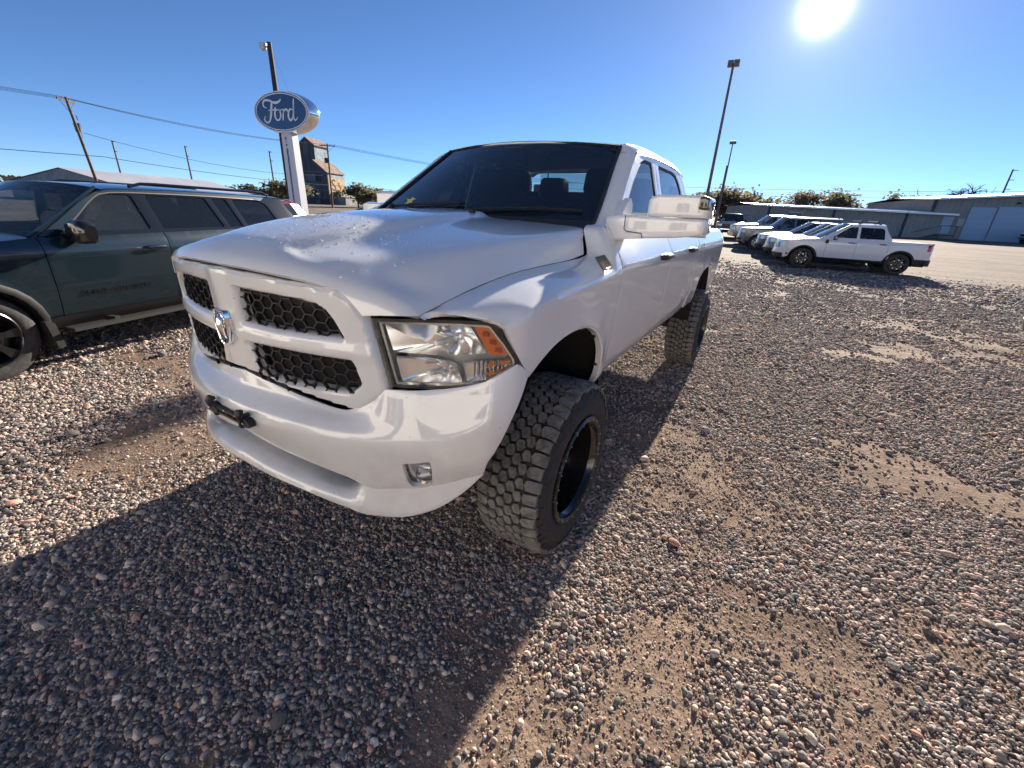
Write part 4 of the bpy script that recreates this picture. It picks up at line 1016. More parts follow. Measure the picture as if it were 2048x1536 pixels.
def car_wheel(r, wd, style, n=6):
    key = (round(r, 3), style)
    if key in _WH: return copy_tree(_WH[key])
    root = bpy.data.objects.new('wheel', None); COL.objects.link(root)
    rr = r * .66; b = MB()
    b.lathe([(-.01, rr - .004), (0, rr + .01), (.004, rr + (r - rr) * .5), (-.012, r - .018), (-.03, r - .004), (-wd * .5, r), (-wd + .03, r - .004), (-wd + .01, r - .02), (-wd, rr), ], 48, 'X')
    b.build('tyre', CARTYRE, root, recalc=True)
    m = ALLOY if style == 'silver' else ALLOYBLK
    b = MB(); b.lathe([(.0, rr + .002), (.006, rr - .008), (-.004, rr - .016), (-.05, rr - .03), (-.11, rr - .04), (-.12, .05)], 40, 'X')
    rm = b.build('rim', ALLOYBLK if style != 'silver' else DULLMETAL, root, recalc=True); b = MB()
    for k in range(n):
        rot = Matrix.Rotation(2 * math.pi * k / n, 3, 'X'); v = []
        for q, wq, xo in ((.05, .034, -.012), (rr * .55, .024, -.004), (rr - .012, .045, -.010)):
            for dx in (0, -.03):
                for ww in (-wq, wq): v.append(tuple(rot @ Vector((xo + dx, ww, q))))
        b.add(v, [(0, 1, 5, 4), (4, 5, 9, 8), (0, 4, 6, 2), (4, 8, 10, 6), (1, 3, 7, 5), (5, 7, 11, 9)])
    b.lathe([(-.03, .065), (-.006, .062), (.0, .045), (.002, .001)], 20, 'X'); b.build('spokes', m, rm, recalc=True)
    if style == 'machined':
        b = MB()
        for k in range(n):
            a = 2 * math.pi * (k + .5) / n; b.box((-.006, rr * .62 * math.sin(a), rr * .62 * math.cos(a)), (.01, .03, .05), Matrix.Rotation(-a, 3, 'X'))
        b.split('spoke_insert', ALLOY, rm)
    _WH[key] = root
    return root
def car(name, S, pm, loc, rz, label, cat, group=None, detail=1.):
    """a road vehicle built panel by panel from a few measured heights and lengths. Local axes: x to its left, y to its rear, front axle at y=0"""
    root = empty(name, loc, rz); tag(root, label, cat, group)
    W, zr, yf, yr, wb, wr = S['W'], S['zr'], S['yf'], S['yr'], S['wb'], S['wr']
    yc, yt, zb, zroof = S['yc'], S['yt'], S['zb'], S['zroof']
    pick = S.get('bed'); ycab = S['ycab']; d = .09 / detail; clad = S.get('clad', False)
    zmax = max(zb, S.get('zbed', 0)) + .12
    prof = pc([zr - .05, zr, zr + .08, zr + .2, zr + (zb - zr) * .5, zb - .14, zb - .05, zb, zmax], [-.12, -.085, -.045, -.02, 0., .0, -.018, -.045, -.10])
    zf0 = S.get('zbump', zr + .02)
    def plan(y): return -.11 * np.clip((yf + .62 - y) / .62, 0, 1.2) ** 2.2 - .07 * np.clip((y - yr + .5) / .5, 0, 1.2) ** 2.2
    def sx(y, z):
        x = W + prof(z) + plan(y)
        for ay in (0, wb):
            dd = np.hypot(y - ay, np.maximum(z - wr, 0)) - wr * 1.14
            x = x + S.get('flare', .012) * np.clip(1 - dd / .12, 0, 1) ** 2
        return x
    zh = pc(S['hood_y'], S['hood_z'])
    def top(y):      # height of the body side's upper edge
        y = np.asarray(y, float)
        z = np.where(y < yc, zh(np.minimum(y, yc)), zb + S.get('belt_rise', 0) * (y - yc))
        if pick: z = np.where(y > ycab, S['zbed'], z)
        return z
    ra = wr * S.get('arch', 1.16)
    def arch(ay):
        t = np.linspace(0, math.pi, 15); return [(ay + ra * math.cos(a), wr * .98 + ra * math.sin(a) * S.get('archz', 1.0)) for a in t]      # rear to front
    yfe, yre = yf + .30, yr - .22
    seams = S['seams']      # y of the door seams, front to rear
    cuts = [yfe] + list(seams) + [yre]
    g = .004
    names = ['fender'] + ['door'] * (len(cuts) - 3) + ['quarter_panel' if not pick else 'bed_side']
    sides = {}
    def fn(P): return np.stack([sx(P[:, 0], P[:, 1]), P[:, 0], P[:, 1]], -1)
    zlow = zr + (.10 if clad else 0)
    for s in (1, -1):
        if s < 0 and S.get('one_side'): continue
        for i, nm in enumerate(names):
            a, c = cuts[i] + g, cuts[i + 1] - g
            bot = [(a, zlow)]
            for ay in (0, wb):
                if a < ay < c or (a < ay + ra < c) or (a < ay - ra < c):
                    bot += [(y, z) for y, z in arch(ay)[::-1] if a + .004 < y < c - .004 and z > zlow]
            # keep bottom edge continuous when a seam falls inside an arch
            bot += [(c, zlow)]
            for ay in (0, wb):
                if abs(a - ay) < ra: bot[0] = (a, wr * .98 + math.sqrt(max(ra * ra - (a - ay) ** 2, 0)))
                if abs(c - ay) < ra: bot[-1] = (c, wr * .98 + math.sqrt(max(ra * ra - (c - ay) ** 2, 0)))
            if i == 0: bot[0] = (a, zf0)
            tp = [(y, float(top(y)) - .002) for y in np.linspace(c, a, max(3, int((c - a) / .12)))]
            o = panel(nm, bot + tp, fn, pm, root, d=d, edge=.06 / detail, thick=.015, out=(1, 0, 0), mirror=s < 0)
            sides[(nm, i, s)] = o
            if nm == 'door' and 'handle_z' in S:
                hy = c - .17 if not S.get('suicide') else a + .17; hz = S['handle_z']; x0 = float(sx(np.array([hy]), np.array([hz]))[0]); b = MB()
                b.tube([(s * (x0 - .005), hy - .11, hz), (s * (x0 + .035), hy - .09, hz), (s * (x0 + .04), hy, hz + .004), (s * (x0 + .035), hy + .09, hz), (s * (x0 - .005), hy + .11, hz)], [.014, .017, .018, .017, .014], 8)
                b.build('handle', S.get('handle_mat', pm), o)
        # arch mouldings
        for ay in (0, wb):
            b = MB(); A = arch(ay); wl = .06 if clad else .018; x0 = lambda y, z: float(sx(np.array([y]), np.array([z]))[0])
            V = []
            for y, z in A:
                k = wl / ra; V += [(s * (x0(y, z) + .006), y, z), (s * (x0(y, z) + .012), y + (y - ay) * k * .5, z + (z - wr) * k * .5), (s * (x0(y, z) + .002), y + (y - ay) * k, z + (z - wr) * k), (s * (x0(y, z) - .07), y, z)]
            b.add(V, [(i * 4 + p, i * 4 + 4 + p, i * 4 + 4 + q, i * 4 + q) for i in range(len(A) - 1) for p, q in ((3, 0), (0, 1), (1, 2))]); b.build('arch_moulding', CLAD if clad else pm, root)
            b = MB(); th = np.linspace(-.1, math.pi + .1, 13)
            b.grid(lambda t, x: (s * x, ay + ra * .99 * math.cos(t), wr * .98 + ra * .99 * math.sin(t)), th, [W - .42, W - .03]); b.add([(s * (W - .42), ay + ra * math.cos(t), wr * .98 + ra * math.sin(t)) for t in th] + [(s * (W - .42), ay, .15)], [(i, i + 1, len(th)) for i in range(len(th) - 1)]); b.build('wheel_well', VOID, root)
        if clad:
            b = MB(); ys = np.linspace(ra + .02, wb - ra - .02, 12); b.grid(lambda y, k: (s * (float(sx(np.array([y]), np.array([lerp(zr + .10, zr - .01, k)]))[0]) + .008 - .03 * k), y, lerp(zr + .105, zr - .01, k)), ys, (0, .5, 1)); b.build('sill_cladding', CLAD, root)
    # floor
    b = MB(); b.box((0, (yf + yr) / 2 + .05, zr + .05), (2 * W - .35, yr - yf - .5, .14)); b.build('floor_pan', VOID, root)
    # hood
    def hood(P):
        s, t = P[:, 0], P[:, 1]; y0 = yf + S.get('nose', .10) + .20 * np.abs(s) ** 3.2; y = y0 + (yc + .04 + .10 * np.abs(s) ** 2 * 0 - y0) * t
        zt = zh(np.minimum(y, yc)); hw = sx(y, zt) - .004
        return np.stack([s * hw, y, zt + S.get('crown', .06) * (1 - np.abs(s) ** 2.4) * np.clip(t * 2.5 + .25, 0, 1)], -1)
    panel('hood', [(-1, 0), (1, 0), (1, 1), (-1, 1)], hood, pm, root, d=.10, edge=.06, thick=.01)
    # front face
    zn = float(zh(yf + .1)) + S.get('crown', .06) * .25
    def front(s, z):
        a = abs(s); k = (z - zf0) / (zn - zf0); y0 = yf + S.get('rake', .06) * k ** 2 + .03 * (1 - k) ** 3 - S.get('chin', .03) * math.exp(-((k - .25) / .2) ** 2)
        ye = yfe; xw = float(sx(np.array([ye]), np.array([min(z, zb)]))[0])
        return (s * xw, y0 + (ye - y0) * a ** S.get('square', 4.), z - (k ** 6) * .02 * a)
    b = MB(); b.grid(front, np.linspace(-1, 1, 25), np.linspace(zf0, zn, 11)); b.build('front_fascia', pm, root)
    def front_patch(nm, s0, s1, z0, z1, m, off=.012, r=.03, par=None, poly=None, depth=.02):
        pl = poly or rounded([(s0, z0), (s1, z0), (s1, z1), (s0, z1)], r, 3)
        def f(P):
            Q = np.array([front(p[0], p[1]) for p in P]); Q2 = np.array([front(p[0] * 1.01, p[1]) for p in P]); t = Q2 - Q; nn = np.stack([t[:, 1], -t[:, 0], 0 * t[:, 0]], -1) * np.sign(P[:, :1] + 1e-9); nn /= np.maximum(np.linalg.norm(nn, axis=1, keepdims=True), 1e-9)
            nn = np.where(np.abs(P[:, :1]) < .02, np.array([[0, -1, 0]]), nn); return Q + nn * off
        return panel(nm, pl, f, m, par or root, d=.06, edge=.04, thick=depth, out=(0, -1, 0))
    for p in S.get('front_patches', ()):
        front_patch(*p[:6], **(p[6] if len(p) > 6 else {}))
    # rear face
    ztl = S['zbed'] if pick else zb + S.get('belt_rise', 0) * (yr - yc)
    def rear(s, z):
        a = abs(s); xw = float(sx(np.array([yre]), np.array([min(z, ztl)]))[0]); return (s * xw, yr + (yre - yr) * a ** 5 - .04 * ((z - zr) / (ztl - zr)) ** 2, z)
    b = MB(); b.grid(rear, np.linspace(-1, 1, 21), np.linspace(zr + .02, ztl, 8), flip=True); b.build('tailgate', pm, root)
    for s in (1, -1):
        if 'tail' in S:
            z0, z1, wd = S['tail']; b = MB()
            q = lambda y, z: (s * (float(sx(np.array([y]), np.array([z]))[0]) + .006), y, z)
            b.grid(q, np.linspace(yre - wd, yre, 4), np.linspace(z0, z1, 4)); b.grid(lambda t, z: tuple(np.array(rear(s * lerp(1, .78, t), z)) + [0, .008, 0]), np.linspace(0, 1, 5), np.linspace(z0, z1, 4)); b.build('tail_lamp', LAMPRED, root)
    if S.get('rbump'):
        z0, z1 = S['rbump']; b = MB(); b.grid(lambda s, z: (s * (W - .01), yr + .05 - .32 * abs(s) ** 5, z), np.linspace(-1, 1, 17), np.linspace(z0, z1, 4), flip=True)
        for s in (1, -1): b.grid(lambda y, z: (s * (float(sx(np.array([y]), np.array([z]))[0]) + .012), y, z), np.linspace(wb + ra + .02, yre + .05, 5), np.linspace(z0, z1, 4))
        b.build('rear_bumper', CLAD, root)
    if S.get('fbump'):
        z0, z1, m_ = S['fbump']; b = MB(); b.grid(lambda s, z: tuple(np.array(front(s * 1.0, max(z, zf0))) + [0, -.02, min(0, z - zf0)]), np.linspace(-1, 1, 17), np.linspace(z0, z1, 4)); b.build('front_bumper', m_, root)
    # greenhouse
    tum = S.get('tumble', .36)
    def gx(y, z): return W - .055 - tum * (np.asarray(z, float) - zb) - .02 * np.clip((y - ycab + .8) / .8, 0, 1) ** 2
    def gfn(off=0.):
        return lambda P: np.stack([gx(P[:, 0], P[:, 1]) - off, P[:, 0], P[:, 1]], -1)
    zt0 = zroof - S.get('rail', .07)
    ysl = S.get('yrt', ycab - .1)      # roof end
    F_ = [(yc + .02, float(top(yc + .02)) - .01)] + [(y, float(top(y)) - .01 if not pick else zb + S.get('belt_rise', 0) * (y - yc) - .01) for y in np.linspace(yc + .3, ycab, 5)] + [(ycab - .0, zb + .06), (lerp(ycab, ysl, .75), lerp(zb, zt0, .7)), (ysl, zt0 - .012), (lerp(ysl, yt, .4), zt0 + .004), (yt + .10, zt0), (yt - .08, zt0 - .075), (lerp(yc, yt, .45), lerp(zb, zt0, .47))]
    for s in (1, -1):
        if s < 0 and S.get('one_side'): pass
        fr = panel('window_frame', F_, gfn(), S.get('frame_mat', pm), root, holes=S['windows'], d=d, edge=.06, thick=.03, out=(1, 0, 0), mirror=s < 0)
        for wi_, wp in enumerate(S['windows']):
            panel('window', shrink(wp, -.006), gfn(.012), S.get('glass_mats', [CARGLASS] * 9)[wi_], fr, d=.15, edge=.08, thick=0., out=(1, 0, 0), mirror=s < 0)
        if S.get('chrome'):
            b = MB(); b.tube([(s * (float(gx(y, z)) + .004), y, z) for y, z in S['chrome']], .009, 6); b.build('window_trim', S.get('chrome_mat', DULLMETAL), fr)
        my, mz = S['mirror']; x0 = float(gx(my, mz)); b = MB()
        mk_s = S.get('mirror_k', 1.); ms = [(a_ * mk_s * .85, c_) for a_, c_ in [(.02, .5), (.05, .8), (.11, 1.), (.18, .96), (.215, .6)]]; V = []; nn = 10
        for dx, sc in ms:
            for q in range(nn):
                u = 2 * math.pi * q / nn; cu, su = math.cos(u), math.sin(u); V.append((s * (x0 + dx), my + .06 * mk_s * sc * np.sign(cu) * abs(cu) ** .6 + .02, mz + .01 + .085 * (mk_s * .5 + .5) * S.get('mirror_h', 1.) * sc * np.sign(su) * abs(su) ** .6))
        b.add(V, [(i * nn + j, i * nn + (j + 1) % nn, (i + 1) * nn + (j + 1) % nn, (i + 1) * nn + j) for i in range(len(ms) - 1) for j in range(nn)] + [tuple(range(nn)), tuple(range((len(ms) - 1) * nn, len(ms) * nn))])
        b.box((s * (x0 + .02), my, mz - .06), (.10, .06, .03)); b.build('side_mirror', S.get('mirror_mat', GLOSSBLACK), root, recalc=True)
    def roof(P):
        s, t = P[:, 0], P[:, 1]; a = np.abs(s); y0 = yt - .04 + .10 * a ** 2; y = y0 + (ysl + .05 - .05 * a - y0) * t
        hw = gx(y, np.full_like(y, zt0)); k = np.clip((y - yt) / .5, 0, 1)
        rz_ = S.get('roof_drop', 0.) * np.clip((y - yt - .6) / (ysl - yt - .6), 0, 1) ** 1.6
        return np.stack([s * hw, y, zt0 - rz_ * 0 + (zroof - zt0) * (1 - a ** 3.) * (.72 + .28 * np.sin(k * math.pi / 2)) - rz_ * (1 - a ** 3)], -1)
    panel('roof', [(-1, 0), (1, 0), (1, 1), (-1, 1)], roof, pm, root, d=.10, edge=.07, thick=.015)
    def wsf(s, t):
        ye, ze = lerp(yc + .04, yt + .03, t), lerp(float(zh(yc)) + .0, zt0 + .005, t); xe = float(gx(ye, ze)) - .012
        return (xe * s, ye - (1 - s * s) * lerp(.14, .10, t), ze + (1 - s * s) * lerp(S.get('crown', .06) * .5, (zroof - zt0) * .75, t))
    b = MB(); b.grid(wsf, np.linspace(-1, 1, 13), np.linspace(0, 1, 9)); b.build('windshield', S.get('ws_mat', CLEARGLASS), root)
    b = MB(); b.tube([tuple(np.array(wsf(-1, t)) + [-.004, -.01, .008]) for t in np.linspace(0, 1, 9)], .014, 6); b.tube([tuple(np.array(wsf(1, t)) + [.004, -.01, .008]) for t in np.linspace(0, 1, 9)], .014, 6); b.split('pillar_trim', S.get('pillar_mat', pm), root)
    def rgf(s, t):
        ye, ze = lerp(ycab - .01, ysl, t), lerp(zb + S.get('belt_rise', 0) * (ycab - yc), zt0, t); return ((float(gx(ye, ze)) - .015) * s, ye + .04 * (1 - s * s), ze + (1 - s * s) * (zroof - zt0) * .7 * t)
    b = MB(); b.grid(rgf, np.linspace(-1, 1, 9), np.linspace(0, 1, 6), flip=True); b.build('rear_window', S.get('rear_mat', CARGLASS), root)
    # cabin
    b = MB(); b.box((0, (yc + ycab) / 2, (zr + zb) / 2 + .05), (2 * W - .3, ycab - yc - .1, zb - zr - .25)); b.build('cabin_tub', CABIN, root)
    for i, (sy, sxx) in enumerate(S.get('seats', ())):
        for s in (1, -1):
            b = MB(); sm = S.get('seat_mat', SEATM)
            b.prism(rounded([(s * sxx - .24, zb - .45), (s * sxx + .24, zb - .45), (s * sxx + .22, zb + .10), (s * sxx + .10, zb + .18), (s * sxx - .10, zb + .18), (s * sxx - .22, zb + .10)], .06, 4), sy, sy + .16, 'Y')
            st = b.build('seat', sm, root, recalc=True); b = MB(); b.prism(rounded([(s * sxx - .13, zb + .19), (s * sxx + .13, zb + .19), (s * sxx + .12, zb + .37), (s * sxx - .12, zb + .37)], .05, 4), sy + .06, sy + .16, 'Y'); b.build('headrest', sm, st, recalc=True)
    b = MB(); b.grid(lambda x, k: (x, *((yc + .03, zb - .02), (yc + .3, zb + .02), (yc + .55, zb - .02), (yc + .62, zb - .2))[int(k)]), np.linspace(-W + .12, W - .12, 5), range(4)); b.build('dashboard', CABIN, root)
    # bed of a pickup
    if pick:
        b = MB(); b.box((0, (ycab + yr) / 2 - .02, S['zbed'] - .02), (2 * W - .22, yr - ycab - .22, .05)); b.build('bed_cover', CLAD, root)
        b = MB(); b.box((0, ycab + .02, (zb + zr) / 2), (2 * W - .1, .04, zb - zr)); b.build('cab_rear_wall', pm, root)
    if S.get('rails'):
        for s in (1, -1):
            xx = float(gx(yt, zt0)) - .10; ya, yb2 = yt + S.get('rail_start', .25), ysl - .15; zz = lambda y: zt0 + (zroof - zt0) * .62 - S.get('roof_drop', 0) * .4 * max(0, (y - yt - .6) / (ysl - yt - .6)); b = MB()
            b.tube([(s * xx, ya, zz(ya) + .0), (s * xx, ya + .14, zz(ya) + .035)] + [(s * xx, y, zz(y) + .04) for y in np.linspace(ya + .3, yb2 - .3, 5)] + [(s * xx, yb2 - .1, zz(yb2) + .034), (s * xx, yb2, zz(yb2))], .017, 7); b.build('roof_rail', S.get('rail_mat', GLOSSBLACK), root)
    # wheels
    for ay in (0, wb):
        for s in (1, -1):
            w_ = car_wheel(wr, S.get('ww', .25), S.get('wheel', 'black'), S.get('spokes', 6)); w_.parent = root; w_.location = (s * (W - .015), ay, wr); w_.rotation_euler = (R(17 * (ay + 1)), 0, 0 if s > 0 else math.pi)
    return root, dict(sx=sx, front=front, gx=gx, top=top, fn=fn, front_patch=front_patch, sides=sides)
# ---- dark green three-row SUV parked beside the truck
GREEN = mat('deep_green_paint', (.003, .017, .027), .28, .3, coat=1.)
S = dict(W=.965, zr=.36, yf=-.93, yr=4.25, wb=3.09, wr=.385, yc=.52, yt=1.30, zb=1.175, belt_rise=.012, zroof=1.675, rail=.062, ycab=4.08, yrt=3.86, tumble=.42,
         hood_y=[-.93, -.80, -.5, 0, .52], hood_z=[1.00, 1.045, 1.085, 1.13, 1.175], seams=[.60, 1.76, 2.80], clad=True, arch=1.13, flare=.016, handle_z=1.045, roof_drop=.03,
         windows=[rounded([(.98, 1.225), (1.66, 1.225), (1.63, 1.568), (1.40, 1.568), (1.22, 1.53)], .03), rounded([(1.80, 1.225), (2.62, 1.228), (2.52, 1.568), (1.775, 1.572)], .03), rounded([(2.70, 1.228), (2.92, 1.230), (2.83, 1.563), (2.61, 1.567)], .02), rounded([(3.0, 1.232), (3.62, 1.245), (3.50, 1.52), (3.38, 1.565), (2.92, 1.56)], .04)],
         glass_mats=[CLEARGLASS, CARGLASS, CARGLASS, CARGLASS], frame_mat=GLOSSBLACK, mirror=(.86, 1.215), mirror_k=1.55, seats=[(1.55, .42), (2.45, .42)], seat_mat=BEIGE, rails=True, rail_start=.42, wheel='black', spokes=7, ww=.255,
         chrome=smooth_poly([(.80, 1.205), (1.0, 1.345), (1.24, 1.52), (1.42, 1.578), (2.0, 1.590), (2.8, 1.585), (3.30, 1.574)], .08), chrome_mat=mat('bronze_trim', (.28, .24, .20), .3, .9), square=3.2,
         tail=(1.0, 1.16, .25), ws_mat=CLEARGLASS, pillar_mat=GREEN, nose=.06, crown=.05, rbump=(.40, .72), zbump=.32,
         front_patches=[('grille', -.55, .55, .72, .90, GLOSSBLACK), ('headlight', .60, .93, .80, .90, LAMPCLEAR), ('headlight', -.93, -.60, .80, .90, LAMPCLEAR)])
PHI = R(-16.8)
suv, sk = car('suv', S, GREEN, (-4.80, -1.34, 0), -PHI, 'dark green three-row suv with black wheels, nearest the white truck', 'suv', detail=2.)
def suv_side(off):
    return lambda P: np.stack([sk['sx'](P[:, 0], P[:, 1]) + off, P[:, 0], P[:, 1]], -1)
# body-colour upper frame: A pillar, roof edge; sill step; mud flap; crease strips
b = MB()
A_ = [(.62, 1.185), (.85, 1.325), (1.10, 1.485), (1.28, 1.568), (1.42, 1.612), (2.2, 1.628), (3.0, 1.622), (3.35, 1.61), (3.5, 1.60)]; B_ = [(.80, 1.205), (1.0, 1.345), (1.24, 1.52), (1.36, 1.562), (1.44, 1.582), (2.2, 1.590), (3.0, 1.582), (3.30, 1.574), (3.42, 1.562)]
A2 = np.array(smooth_poly(A_, .1)); B2 = np.stack([np.interp(np.linspace(0, 1, len(A2)), np.linspace(0, 1, len(B_)), np.array(B_)[:, i]) for i in (0, 1)], -1); A2 = np.stack([np.interp(np.linspace(0, 1, len(A2)), np.linspace(0, 1, len(A_)), np.array(A_)[:, i]) for i in (0, 1)], -1)
for s in (1, -1):
    V = []
    for (y0, z0), (y1, z1) in zip(A2, B2):
        xa, xb = float(sk['gx'](y0, z0)), float(sk['gx'](y1, z1)); V += [(s * (xa - .015), y0, z0 + .012), (s * (xa + .012), y0, z0), (s * (xb + .010), y1, z1), (s * (xb - .01), y1, z1)]
    b.add(V, [(i * 4 + p, i * 4 + 4 + p, i * 4 + 5 + p, i * 4 + 1 + p) for i in range(len(A2) - 1) for p in range(3)])
b.split('roof_edge', GREEN, suv)
b = MB()
for s in (1, -1): b.box((s * .985, 1.55, .345), (.13, 1.95, .035)); b.box((s * .93, 1.0, .36), (.12, .05, .05)); b.box((s * .93, 2.2, .36), (.12, .05, .05))
b.split('side_step', mat('ribbed_step', (.035, .035, .035), .5, .2), suv)
for s in (1, -1):
    b = MB(); b.prism(rounded([(.40, .46), (.47, .44), (.50, .20), (.44, .19)], .02), s * .80, s * 1.0, 'X'); b.build('mud_flap', CLAD, suv, recalc=True)
# name lettering low on the front door
tx = text_mesh('door_lettering', 'GRAND CHEROKEE L', .062, .0015, GLOSSBLACK, sk['sides'][('door', 1, 1)], spacing=1.22)
tx.rotation_euler = (R(90), 0, R(90)); tx.location = (float(sk['sx'](np.array([1.12]), np.array([.66]))[0]) + .006, 1.12, .655)
for nm, y0, y1, z0, z1, zz in (('door_crease', .62, 1.74, .99, .99, .007), ('door_crease', 1.78, 2.78, .99, .99, .007)):
    b = MB(); b.tube([(float(sk['sx'](np.array([y]), np.array([z0]))[0]) + .0005, y, z0) for y in np.linspace(y0, y1, 8)], .004, 5); b.build(nm, GREEN, sk['sides'][('door', 1 if y0 < 1 else 2, 1)])
# ---- vehicles across the lot
WHITE2 = mat('fleet_white', (.64, .66, .69), .35, coat=1.)
SILVERP = mat('silver_paint', (.42, .43, .45), .35, .5, coat=1.)
GREYP = mat('grey_paint', (.16, .17, .18), .35, .4, coat=1.)
DKGREY = mat('dark_grey_paint', (.055, .058, .062), .35, .4, coat=1.)
BLACKP = mat('black_paint', (.010, .010, .011), .3, coat=1.)
REDP = mat('red_paint', (.42, .012, .018), .35, coat=1.)
BLUEP = mat('blue_paint', (.03, .08, .22), .35, coat=1.)
FWD = R(80.2); AX = Vector((math.sin(FWD), math.cos(FWD), 0)); SIDE = Vector((-math.cos(FWD), math.sin(FWD), 0))   # rearwards; away from the camera
MAV = dict(W=.905, zr=.36, yf=-.88, yr=4.12, wb=3.076, wr=.385, yc=.42, yt=1.34, zb=1.15, zroof=1.745, rail=.075, ycab=2.72, yrt=2.46, tumble=.34, bed=True, zbed=1.155,
           hood_y=[-.88, -.75, -.4, .42], hood_z=[.96, 1.02, 1.075, 1.13], seams=[.70, 1.66, 2.64], clad=True, arch=1.15, handle_z=1.04, handle_mat=GLOSSBLACK,
           windows=[rounded([(.86, 1.20), (1.62, 1.205), (1.60, 1.60), (1.42, 1.60), (1.28, 1.545)], .03), rounded([(1.70, 1.205), (2.48, 1.21), (2.44, 1.54), (2.36, 1.60), (1.69, 1.60)], .03)],
           glass_mats=[CLEARGLASS, CARGLASS], mirror=(.90, 1.19), seats=[(1.6, .4), (2.2, .4)], rails=True, wheel='machined', spokes=7, ww=.24, tail=(.90, 1.12, .10), rbump=(.38, .60), square=3., nose=.05, crown=.05,
           front_patches=[('grille', -.62, .62, .72, .92, GLOSSBLACK), ('headlight', .64, .98, .78, .96, LAMPCLEAR), ('headlight', -.98, -.64, .78, .96, LAMPCLEAR), ('lower_grille', -.9, .9, .36, .52, CLAD)])
base = Vector((2.37, 19.09, 0)) + SIDE * .87
GRP = 'vehicles parked side by side across the lot'
def row(k, fwd=0.):
    p = base + SIDE * k + AX * fwd; return (p.x, p.y, gz(p.y))
mv, mk_ = car('compact_pickup', MAV, WHITE2, row(0), -FWD, 'small white crew cab pickup with black wheels, nearest of the parked row', 'pickup truck', GRP, detail=1.4)
# side vent, badge and rear roof pod
b = MB(); x0 = float(mk_['sx'](np.array([.70]), np.array([1.0]))[0]); b.prism(rounded([(.62, .98), (.76, .98), (.73, 1.12), (.66, 1.12)], .02), x0 - .01, x0 + .012, 'X'); b.build('fender_vent', CLAD, mv, recalc=True)
b = MB()
for xx in (-.5, .5): b.box((xx, 1.7, 1.79), (.05, .04, .05)); b.box((xx, 2.2, 1.79), (.05, .04, .05))
b.tube([(-.55, 1.7, 1.82), (.55, 1.7, 1.82)], .02, 6); b.tube([(-.55, 2.2, 1.82), (.55, 2.2, 1.82)], .02, 6); b.split('roof_crossbar', CLAD, mv)
# orange side marker
b = MB(); x0 = float(mk_['sx'](np.array([-.55]), np.array([.52]))[0]); b.box((x0, -.55, .52), (.02, .07, .07)); b.build('side_marker', LAMPRED, mv)
M2 = dict(MAV); M2.update(yc=.50, yt=1.36, wr=.365, hood_y=[-.88, -.75, -.4, .50], yr=3.72, wb=2.71, ycab=3.55, yrt=3.25, bed=False, zroof=1.69, rail=.07, seams=[.78, 1.66, 2.50], zb=1.10, belt_rise=.03, hood_z=[.92, .98, 1.03, 1.10], handle_z=.98, rbump=(.40, .70),
    windows=[rounded([(.94, 1.15), (1.62, 1.165), (1.60, 1.55), (1.42, 1.55), (1.28, 1.49)], .03), rounded([(1.70, 1.17), (2.44, 1.19), (2.36, 1.55), (1.69, 1.55)], .03), rounded([(2.54, 1.20), (3.10, 1.25), (2.95, 1.50), (2.46, 1.54)], .03)], glass_mats=[CLEARGLASS, CARGLASS, CARGLASS], wheel='silver')
car('crossover', M2, GREYP, row(2.75, .02), -FWD, 'grey crossover suv hidden behind the small white pickup', 'suv', GRP)
car('crossover', M2, DKGREY, row(5.5, -.05), -FWD, 'dark grey crossover suv, third of the parked row', 'suv', GRP)
M3 = dict(M2); M3.update(W=1.0, yf=-.98, yr=4.30, wb=3.11, wr=.40, zr=.42, yc=.62, yt=1.30, zb=1.25, ycab=4.1, yrt=3.95, zroof=1.90, hood_y=[-.98, -.85, -.4, .62], hood_z=[1.10, 1.15, 1.19, 1.25], seams=[.72, 1.75, 2.75], handle_z=1.1, belt_rise=.005,
    windows=[rounded([(.98, 1.30), (1.70, 1.30), (1.68, 1.74), (1.40, 1.74), (1.24, 1.66)], .03), rounded([(1.80, 1.30), (2.70, 1.305), (2.66, 1.74), (1.80, 1.74)], .03), rounded([(2.82, 1.305), (3.75, 1.31), (3.62, 1.72), (2.78, 1.74)], .03)], clad=False, mirror=(.95, 1.30), tail=(1.0, 1.3, .12), seats=[(1.6, .42), (2.5, .42)],
    front_patches=[('grille', -.66, .66, .80, 1.06, GLOSSBLACK), ('headlight', .68, .98, .92, 1.08, LAMPCLEAR), ('headlight', -.98, -.68, .92, 1.08, LAMPCLEAR), ('lower_grille', -.8, .8, .48, .62, CLAD)])
car('large_suv', M3, GREYP, row(9.2, -.55), -FWD, 'large grey suv with roof rails, fourth of the parked row', 'suv', GRP)
